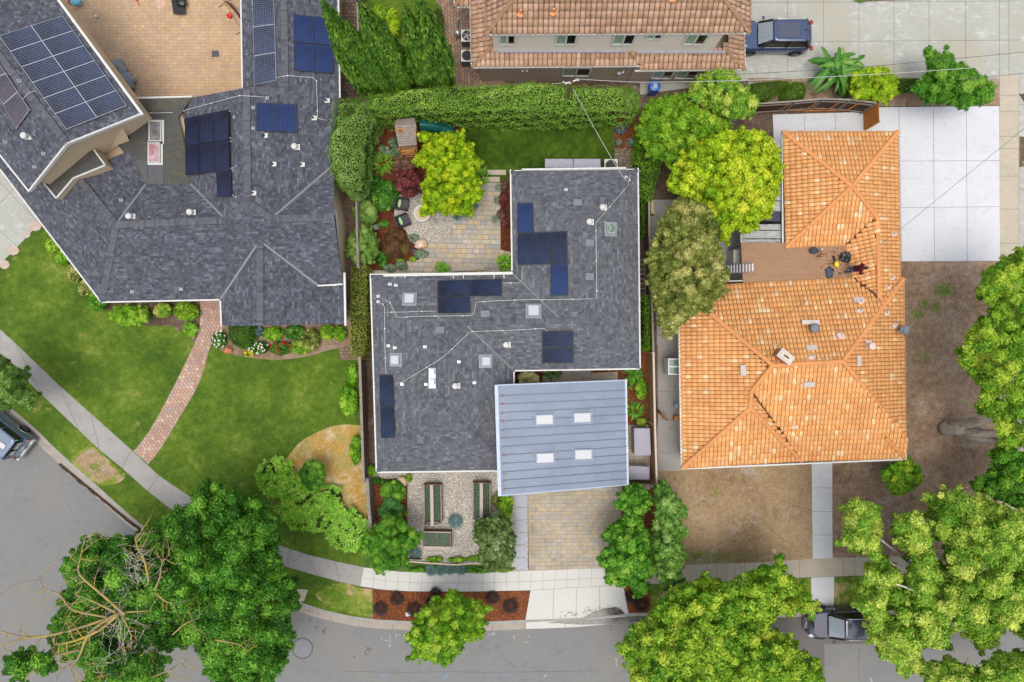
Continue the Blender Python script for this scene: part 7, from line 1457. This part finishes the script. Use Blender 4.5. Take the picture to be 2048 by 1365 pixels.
# playhouse and slide
t = thing('playhouse', 'weathered wooden playhouse tower with a board roof at the hedge corner', 'playhouse', P(812, 275)); b = B(); z1, z2 = 2.5, 2.95
q = dict(a=P(792, 240, 2.5), b=P(829, 236, 2.5), c=P(833, 290, 2.45), d=P(797, 293, 2.45), e=P(789, 251, 2.9), f=P(832, 250, 2.9))
b.add([q['d'], q['c'], q['f'], q['e']], [(0, 1, 2, 3)]); b.add([q['e'], q['f'], q['b'], q['a']], [(0, 1, 2, 3)])
b.add([v - Vector((0, 0, .06)) for v in (q['d'], q['c'], q['f'], q['e'])], [(3, 2, 1, 0)]); b.build('roof', plain('grey_roof_boards', C(152, 140, 130), .9, .1, var=.2, scale=4), t)
b = B(); n = 9
for k in range(1, n): u = k / n; a = q['d'] + (q['e'] - q['d']) * u; c = q['c'] + (q['f'] - q['c']) * u; b.beam(a + Vector((0, 0, .01)), c + Vector((0, 0, .01)), .012, .01)
b.build('board_seams', WD, t); b = B(); a = P(801, 262, 2.78)
for dx, dy, sx, sy in ((0, .11, .26, .04), (0, -.11, .26, .04), (.11, 0, .04, .18), (-.11, 0, .04, .18)): b.box(a + Vector((dx, dy, .05)), (sx, sy, .12))
b.box(a + Vector((0, 0, -.0)), (.18, .18, .02), mi=1); b.build('chimney_opening', [WO, WD], t)
b = B(); x0, x1 = P(797, 0, 2.2).x + .05, P(829, 0, 2.2).x; y0, y1 = P(0, 292, 2.2).y, P(0, 245, 2.2).y
for x in (x0, x1):
    for y in (y0 - .25, (y0 + y1) / 2, y1): b.box((x, y, 1.2), (.09, .09, 2.4))
b.build('post', WO, t); b = B(); b.box(((x0 + x1) / 2, (y0 + y1) / 2 - .1, 1.25), (x1 - x0 + .1, y1 - y0 + .4, .06)); b.build('deck', WT, t); b = B()
for z in (1.5, 1.75, 2.0): b.beam((x0, y0 - .27, z), (x1, y0 - .27, z), .04, .09); b.beam((x1 + .05, y0, z), (x1 + .05, y1, z), .04, .09); b.beam((x0 - .05, y0, z), (x0 - .05, y1, z), .04, .09)
for k in range(5): b.beam((x0 + .2, y0 - .35 - k * .09, 1.05 - k * .22), (x1 - .2, y0 - .35 - k * .09, 1.05 - k * .22), .1, .04)
b.build('rail_and_steps', WO, t)
GSL = plain('green_plastic', C(18, 92, 84), .25, .5, var=.08)
t = thing('tube_slide', 'dark green plastic slide running right from the playhouse along the hedge', 'slide', P(870, 258)); b = B(); q = spline([tuple(P(838, 250, 1.5)), tuple(P(862, 252, 1.25)), tuple(P(884, 257, .75)), tuple(P(902, 263, .38))], 5); b.tube(q, .36, 18); b.build('slide_tube', GSL, t); b = B()
for k in (0, 5, 10, 15): 
    p = Vector(q[k]); d = (Vector(q[min(k + 1, 15)]) - Vector(q[max(k - 1, 0)])).normalized(); b.tube([p - d * .03, p + d * .03], .385, 18)
b.build('tube_flange', GSL, t)
# lounge chairs
WIC = G('dark_wicker', .8, .2); k_, f_ = WIC.brick(.03, .03, .004, .5); WIC.col(WIC.ramp(k_, [(0, C(48, 46, 50)), (1, C(82, 80, 86))])); WIC = WIC.m; PIL = plain('pale_green_fabric', C(170, 206, 152), .9, .1, var=.08)
def lounge(label, px, py, an, plabel):
    t = thing('lounge_chair', label, 'lounge chair', (0, 0, 0)); b = B(); b.box((.06, 0, .36), (.68, .62, .14)); b.build('seat', plain('charcoal_cushion', C(84, 80, 84), .9, .1) if 'charcoal_cushion' not in bpy.data.materials else bpy.data.materials['charcoal_cushion'], t, bevel=.03); b = B(); b.box((0, 0, .24), (.8, .76, .12)); b.build('seat_frame', WIC, t); b = B(); b.box((-.36, 0, .55), (.12, .76, .5), mat=Matrix.Rotation(R(-14), 3, 'Y')); b.build('backrest', WIC, t, bevel=.02)
    for s in (1, -1): b = B(); b.box((.02, s * .36, .45), (.7, .07, .32)); b.build('armrest', WIC, t, bevel=.02)
    for x in (-.34, .36):
        for s in (1, -1): b = B(); b.box((x, s * .34, .09), (.05, .05, .18)); b.build('leg', BLKP, t)
    c = P(px, py, 0); c.z = .02; t.location = c; t.rotation_euler = (0, 0, an)
    o = B().rock((0, 0, 0), .13, .27, .09, 3, 0, 3, .12).build('pillow', PIL, loc=(0, 0, 0)); tag(o, plabel, 'pillow', 'pale green pillows'); o.location = c + Matrix.Rotation(an, 3, 'Z') @ Vector((-.14, 0, .5)); o.rotation_euler = (0, R(-35), an)
lounge('dark wicker lounge chair nearest the glossy shrub', 806, 411, R(-8), 'pale green pillow on the chair nearest the glossy shrub'); lounge('dark wicker lounge chair nearest the brown groundcover', 808, 444, R(22), 'pale green pillow on the chair nearest the brown groundcover'); lounge('dark wicker lounge chair half hidden under the yellow maple', 851, 381, R(150), 'pale green pillow on the chair under the yellow maple')
t = thing('fire_pit', 'round white fire pit bowl on the pale gravel circle', 'fire pit', P(846, 428)); c = P(846, 428, .02); b = B(); b.lathe(c, [(.5, 0), (.56, .3), (.56, .36), (.42, .36), (.4, .26), (.02, .25)], 40, 0, True); b.build('bowl', WHT, t); b = B(); b.lathe(c + Vector((0, 0, .255)), [(.4, 0), (.38, .03), (.1, .05)], 24); b.build('sand_fill', plain('sand', C(214, 182, 132)), t)
TANR = G('tan_boulder', .85, .2); TANR.col(TANR.ramp(TANR.noise(1.8, 5, .7), [(.35, C(232, 224, 214)), (.55, C(214, 178, 138)), (.7, C(190, 140, 96))])); TANR = TANR.m
for x, y, rx, ry, lb in ((843, 489, .4, .33, 'tan and cream boulder where gravel meets patio'), (948, 331, .26, .24, 'pinkish boulder at the corner of the back lawn'), (803, 963, .38, .34, 'pale cream boulder at the front gravel corner'), (802, 393, .24, .16, 'small tan rock below the red maple')):
    tag(B().rock(P(x, y, .12), rx, ry, .28, x, 0, 3, .35).build('boulder', TANR, loc=P(x, y)), lb, 'rock')
t = thing('stone_bench', 'long pale stone bench under the white fascia by the patio', 'bench', P(936, 540)); b = B(); b.prism(px2([(904, 534), (968, 532), (968, 541), (904, 543)], .45), .37, .45, 0, True); b.build('seat', CO_TAN, t); b = B()
for x in (912, 960): p = P(x, 538, .2); b.box((p.x, p.y, .19), (.2, .22, .36))
b.build('leg', CO_TAN, t)
for i, (x, y, r, col, lb) in enumerate(((1240, 261, .33, C(36, 120, 170), 'large blue glazed pot with succulents beside the back lawn'), (1236, 289, .2, C(60, 96, 104), 'small teal pot touching the lawn edging'), (1258, 288, .24, C(96, 130, 140), 'grey-blue pot right of the small teal pot'))):
    c = P(x, y, 0.02); t = thing('planter_pot', lb, 'plant pot', c); b = B(); b.lathe(c, [(r * .7, 0), (r * .98, .3), (r, .42), (r * .86, .42), (r * .84, .36), (.02, .35)], 26, 0, True); b.build('pot', plain('pot_glaze_%s' % 'abc'[i], col, .2, .6), t); b = B(); b.lathe(c + Vector((0, 0, .36)), [(r * .83, 0), (r * .5, .02)], 20); b.build('soil', VD, t)
    mound('', 0, 0, r * .6, .12, 'sage', 36, .13, .05, parent=t, part='succulent', z=.4, ctr=c)
for x, y, lb in ((828, 502, 'small dark round path lamp in mulch by the tan boulder'), ): t = thing('path_lamp', lb, 'garden lamp', P(x, y)); b = B(); c = P(x, y, 0); b.lathe(c, [(.03, 0), (.03, .3)], 8); b.build('stem', BLKP, t); b = B(); b.lathe(c + Vector((0, 0, .3)), [(.12, 0), (.1, .05), (.02, .08)], 16, 0, True); b.build('cap', plain('slate_lamp_cap', C(78, 82, 96)), t)
tag(B().box(P(817, 1228, .08), (.34, .24, .16), rz=.2).build('utility_box', WHT, loc=P(817, 1228)), 'small white utility box lid in the street mulch', 'box')
# cold-frame beds
MESHG = G('greyish_netting', .6, .2, base=C(120, 126, 130)); MESHG.b.inputs['Alpha'].default_value = .34; MESHG = MESHG.m; WB = plain('stained_bed_wood', C(128, 96, 64), .8, .2, var=.25, scale=5); WP = plain('pale_bed_wood', C(190, 176, 162), .8, .2, var=.15, scale=6)
def bed(label, cx, cy, L, W, an, zr=1.0, peaked=True):
    t = thing('garden_bed', label, 'raised bed', (0, 0, 0)); h = .5; b = B()
    for s in (1, -1): b.box((0, s * W / 2, h / 2), (L, .05, h)); b.box((s * L / 2, 0, h / 2), (.05, W, h))
    b.build('bed_wall', WB, t); b = B(); b.box((0, 0, .3), (L - .06, W - .06, .1)); b.build('soil', VD, t)
    rg = np.random.default_rng(int(cx)); n = 900; p = np.stack([rg.uniform(-L * .44, L * .44, n), rg.uniform(-W * .4, W * .4, n), .38 + np.abs(rg.normal(0, .07, n))], 1); leaf_mesh('vegetable_leaves', p, nz(unit(n, rg) * .6 + np.array([0, 0, 1])), .1, .6, LM['grn'], t, rg.uniform(.2, .9, n), rg)
    b = B()
    for s in (1, -1): b.box((0, s * (W / 2 - .02), h + .03), (L + .02, .07, .05)); b.box((s * (L / 2 - .02), 0, h + .03), (.07, W, .05))
    b.build('frame_rim', WP, t); b = B(); f = B(); m = B()
    if peaked:
        f.beam((-L / 2 - .06, 0, zr), (L / 2 + .06, 0, zr), .2, .04)
        for x in (-L / 2, 0, L / 2):
            for s in (1, -1): b.beam((x, s * W / 2, h + .03), (x, 0, zr - .03), .06, .05)
        for s in (1, -1): m.add([(-L / 2, s * W / 2, h + .06), (L / 2, s * W / 2, h + .06), (L / 2, s * .06, zr - .01), (-L / 2, s * .06, zr - .01)], [(0, 1, 2, 3)])
    else:
        for s in (1, -1): b.beam((s * L / 2, -W / 2, h + .06), (s * L / 2, W / 2, h + .14), .06, .06)
        b.beam((0, -W / 2, h + .06), (0, W / 2, h + .14), .07, .05); f.beam((-L / 2, -W / 2 + .03, h + .09), (L / 2, -W / 2 + .03, h + .09), .2, .04); f.beam((-L / 2, W / 2, h + .14), (L / 2, W / 2, h + .14), .06, .06)
        m.add([(-L / 2, -W / 2, h + .08), (L / 2, -W / 2, h + .08), (L / 2, W / 2, h + .15), (-L / 2, W / 2, h + .15)], [(0, 1, 2, 3)])
    b.build('rafter', WB, t); f.build('ridge_board', WP, t); m.build('netting', MESHG, t)
    c = P(cx, cy, .4); c.z = .012; t.location = c; t.rotation_euler = (0, 0, an)
bed('left peaked wooden garden bed under netting on the gravel', 866, 1007, 2.45, 1.1, R(91)); bed('right peaked wooden garden bed under netting beside the speckled shrub', 963.5, 1001, 2.3, 1.1, R(90)); bed('flat-topped wooden garden bed lying crosswise below the left peaked bed', 875, 1079, 1.75, 1.05, R(-1), peaked=False)
# ------------------------------------------------------------ courtyard and driveway odds
t = thing('ball', 'white and black ball on the tan courtyard pavers', 'ball', P(192, 33)); b = B(); b.rock(P(192, 33, .12), .12, .12, .12, 0, 0, 3, 0); b.build('ball_skin', WHT, t); b = B()
for k in range(6): d = Vector(unit(1, np.random.default_rng(k + 5))[0]); d.z = abs(d.z); b.rock(P(192, 33, .12) + d * .1, .035, .035, .035, 0, 0, 1, 0)
b.build('ball_patch', BLKP, t)
t = thing('folded_lounger', 'black folded lounger cut by the top edge of the courtyard', 'lounger', P(357, 12)); b = B(); b.prism(px2([(340, -14), (370, -14), (369, 28), (347, 28)], .3), .24, .3, 0, True); b.build('sling', BLK, t); b = B(); b.rock(P(361, 4, .36), .32, .3, .08, 4, 0, 3, .6, 2); b.build('crumpled_cover', BLK, t); b = B()
for x, y in ((342, -12), (368, -12), (348, 26), (367, 26)): p = P(x, y, .15); b.box((p.x, p.y, .12), (.04, .04, .24))
b.build('leg', BLKP, t)
tag(B().prism(px2([(424, 102.5), (437.5, 102), (438.5, 114), (424.5, 115)]), .012, .06).build('rubber_mat', plain('charcoal_rubber', C(78, 78, 84)), loc=P(431, 108), bevel=.01), 'square charcoal mat lying alone on the courtyard pavers', 'mat')
tag(B().rock(P(236, 140, .3), .55, .6, .25, 3, 0, 3, .5, 1.8).rock(P(252, 164, .3), .6, .55, .28, 8, 0, 3, .5, 1.8).build('covered_heap', G('grey_tarpaulin', .6, .3, base=C(140, 144, 150)).m, loc=P(244, 152)), 'grey tarpaulin draped over a heap beside the raised roof', 'tarpaulin')
tag(B().rock(P(200, 108, .2), .1, .16, .1, 5, 0, 2, .4).build('cloth_rag', WHT, loc=P(200, 108)), 'small white cloth beside the raised roof gutter', 'cloth')
t = thing('ride_on_toy', 'light blue ride-on toy at the top left of the courtyard', 'toy', P(152, 5)); b = B(); b.rock(P(152, 4, .3), .36, .22, .14, 4, 0, 3, .4); b.build('toy_body', plain('light_blue_plastic', C(120, 196, 222), .4, .4), t); b = B(); b.rock(P(140, 3, .2), .16, .14, .12, 5, 0, 2, .4); b.build('toy_seat', plain('brown_plastic', C(150, 96, 64)), t); b = B(); b.tube([tuple(P(149, 12, .2) + Vector((math.cos(a) * .12, math.sin(a) * .1, 0))) for a in np.linspace(0, 6.28, 14)], .015, 5); b.build('handle', WHT, t)
t = thing('toy_scoop', 'red plastic toy lying at the top edge of the courtyard', 'toy', P(275, 3)); b = B(); b.beam(P(272, -4, .06), P(277.5, 11, .06), .06, .05); b.rock(P(273, -3, .08), .13, .16, .07, 4, 0, 2, .3); b.build('toy_body', plain('red_plastic', C(216, 74, 62), .4, .4), t)
CH = plain('pink_chalk', C(226, 186, 176), .9, .1); b = B(); q = [(313, 3), (315, 12), (321, 16), (328, 12), (330, 3), (325, -3), (316, -3), (313, 3)]
for l in (q, [(317, 10), (318, 1)], [(320, 12), (321, 0)], [(323, 12), (324, 1)], [(326, 11), (327, 3)]):
    for a, c in zip(l, l[1:]): p0, p1 = P(*a), P(*c); b.beam((p0.x, p0.y, .02), (p1.x, p1.y, .02), .05, .004)
tag(b.build('chalk_drawing', CH, loc=P(321, 6)), 'pink chalk hand-like drawing on the courtyard pavers', 'chalk drawing')
t = thing('hammock_stand', 'dark hammock with red poles at the right side of the courtyard', 'hammock', P(465, 20)); b = B(); b.tube([P(444, -4, .6), P(462, 26, .5), P(482, 58, .3)], .02, 6); b.tube([P(452, -2, .5), P(470, 24, .5), P(482, 40, .4)], .02, 6); b.build('pole', plain('red_brown_pole', C(150, 72, 56)), t); b = B(); b.add([P(448, 0, .45), P(460, 14, .3), P(476, 30, .3), P(482, 44, .4), P(480, 30, .5), P(464, 8, .5)], [(0, 1, 4, 5), (1, 2, 3, 4)]); b.build('sling', plain('dark_brown_mesh', C(60, 50, 42)), t); b = B(); b.tube([P(437, 15, .05), P(452, 4, .3), P(466, 0, .4), P(480, 1, .4)], .02, 6); b.tube([P(471, 70, .05), P(484, 62, .3)], .02, 6); b.build('stand_frame', plain('olive_tube', C(110, 108, 84)), t)
c = P(461, 35, .0); t = thing('bucket', 'bright red bucket beside the hammock poles', 'bucket', c); b = B(); b.lathe(c, [(.11, .01), (.15, .26), (.16, .27), (.14, .26), (.1, .05)], 20, 0, True); b.build('pail', plain('bright_red_plastic', C(226, 62, 40), .4, .4), t); b = B(); b.tube([tuple(c + Vector((math.cos(a) * .16, math.sin(a) * .05, .27 + .02 * math.sin(a)))) for a in np.linspace(0, 3.14, 8)], .006, 4); b.build('handle', CHR, t)
c = P(1303, 184, .0); t = thing('wheelie_bin', 'blue plastic bin with a pale sticker at the end of the north hedge', 'bin', c); b = B(); b.box(c + Vector((0, 0, .5)), (.52, .56, 1.0), taper=1.12); b.build('bin_body', plain('bin_blue', C(44, 96, 176), .4, .4), t, bevel=.03); b = B(); b.rock(c + Vector((0, 0, 1.02)), .36, .34, .07, 2, 0, 3, .08); b.build('lid', plain('bin_lid_blue', C(56, 110, 196), .35, .4), t); b = B(); b.box(c + Vector((.02, -.02, 1.095)), (.24, .3, .008), rz=.1); b.build('sticker', plain('sticker_grey', C(178, 186, 196)), t)
for s in (1, -1): b = B(); b.lathe(c + Vector((s * .24, .28, .1)), [(.1, 0), (.1, .05)], 14, 0, False, Matrix.Rotation(R(90), 3, 'Y')); b.build('wheel', TYRE, t)
tag(B().box(P(1497, 176, .35), (.28, .75, .04), mat=Matrix.Rotation(R(-28), 3, 'Z') @ Matrix.Rotation(R(-40), 3, 'Y')).build('white_board', WHT, loc=P(1497, 176)), 'white board leaning beside the slanted clipped hedge', 'board')
t = thing('hose_trolley', 'dark hose trolley standing in the path beside the left house', 'hose trolley', P(688, 535)); c = P(688, 530, .3); b = B(); b.lathe(c, [(.05, -.12), (.22, -.11), (.22, -.09), (.12, -.08), (.12, .08), (.22, .09), (.22, .11), (.05, .12)], 18, 0, True, Matrix.Rotation(R(90), 3, 'Y')); b.build('reel', BLKP, t); b = B(); b.tube([c, c + Vector((.15, .5, .5)), c + Vector((-.15, .5, .5)), c], .02, 6); b.box(c + Vector((0, -.5, -.1)), (.25, .4, .2)); b.build('trolley_frame', plain('slate_plastic', C(92, 104, 120)), t)
# stone planter beside the grey fence
tag(B().prism(px2([(1301, 400), (1307, 402), (1310, 428), (1302, 428)], .9), 0, .9).build('stone_planter', plain('lichen_stone', C(190, 186, 142), .9, .1, var=.3, scale=12), loc=P(1305, 415)), 'pale lichen-spotted stone block beside the grey east fence', 'stone block')
# kitchen-side items by the orange house wall
c = P(1352, 812, .9); t = thing('gas_meter', 'small grey-blue meter on the west wall of the orange house', 'meter', (c.x, c.y, 0)); b = B(); b.box((c.x, c.y, .9), (.2, .3, .3)); b.build('meter_box', plain('meter_blue', C(140, 164, 176)), t, bevel=.02); b = B(); b.tube([(c.x, c.y, .75), (c.x, c.y, .05)], .025, 6); b.build('pipe', COND, t)
tag(B().box(P(1352, 836, .4), (.3, .26, .5)).build('wooden_crate', WO, loc=P(1352, 836), bevel=.01), 'small cedar crate on the side path against the orange house', 'crate')
# ------------------------------------------------------------ overhead lines
WIR = plain('wire_grey', C(186, 188, 186), .6, .3); WIK = plain('wire_dark', C(86, 88, 90), .6, .3)
def wire(label, pts, r=.014, mat=None, sag=.3):
    q = [P(*p) for p in pts]; o = []
    for a, c in zip(q, q[1:]):
        for k in range(12): u = k / 12; o.append(a + (c - a) * u - Vector((0, 0, sag * 4 * u * (1 - u))))
    o.append(q[-1]); tag(B().tube(o, r, 5).build('overhead_wire', mat or WIR, loc=(q[0].x, q[0].y, q[0].z)), label, 'wire')
c = P(1143, 162, 6.2); t = thing('utility_pole', 'utility pole top with a short crossarm rising out of the north hedge', 'utility pole', (c.x, c.y, 0)); b = B(); b.tube([(c.x, c.y, 0), (c.x, c.y, 6.3)], [.11, .07], 12); b.build('pole', BARKD, t); b = B(); b.beam(P(1130, 168, 6), P(1156, 160, 6), .07, .08); b.build('crossarm', BARK, t); b = B()
for x, y in ((1127, 166), (1140, 168), (1156, 162)): b.lathe(P(x, y, 6.05), [(.04, 0), (.06, .1), (.02, .15)], 8)
b.build('insulator', WHT, t)
wire('pale overhead wire from the utility pole running right over the clipped shrubs', [(1150, 158, 6.1), (1283, 165, 5.6), (1500, 161, 5.8), (1786, 147, 6), (2070, 126, 6.2)], .017, sag=.05)
wire('pale overhead wire running left from the pole toward the hedge', [(1143, 164, 6.1), (1104, 168, 5.2)], .016, sag=.02)
wire('dark overhead wire above the top driveway', [(1160, 157, 6.2), (1500, 148, 6), (1716, 135, 6.1), (1904, 118, 6.2), (2070, 102, 6.3)], .013, WIK, .05)
wire('dark overhead wire crossing the right end of the wide green tree', [(1921, 160, 6), (2070, 144, 6.1)], .013, WIK, .05)
wire('dark wire crossing the white driveway diagonally', [(1560, 640, 4.2), (1800, 460, 5), (2070, 240, 6)], .011, WIK, .05)
wire('service wire from the utility pole down to the mast on the shingle roof', [(1146, 178, 6), (1226, 322, 4.6), (1254, 364, 4.5)], .016, sag=.1)
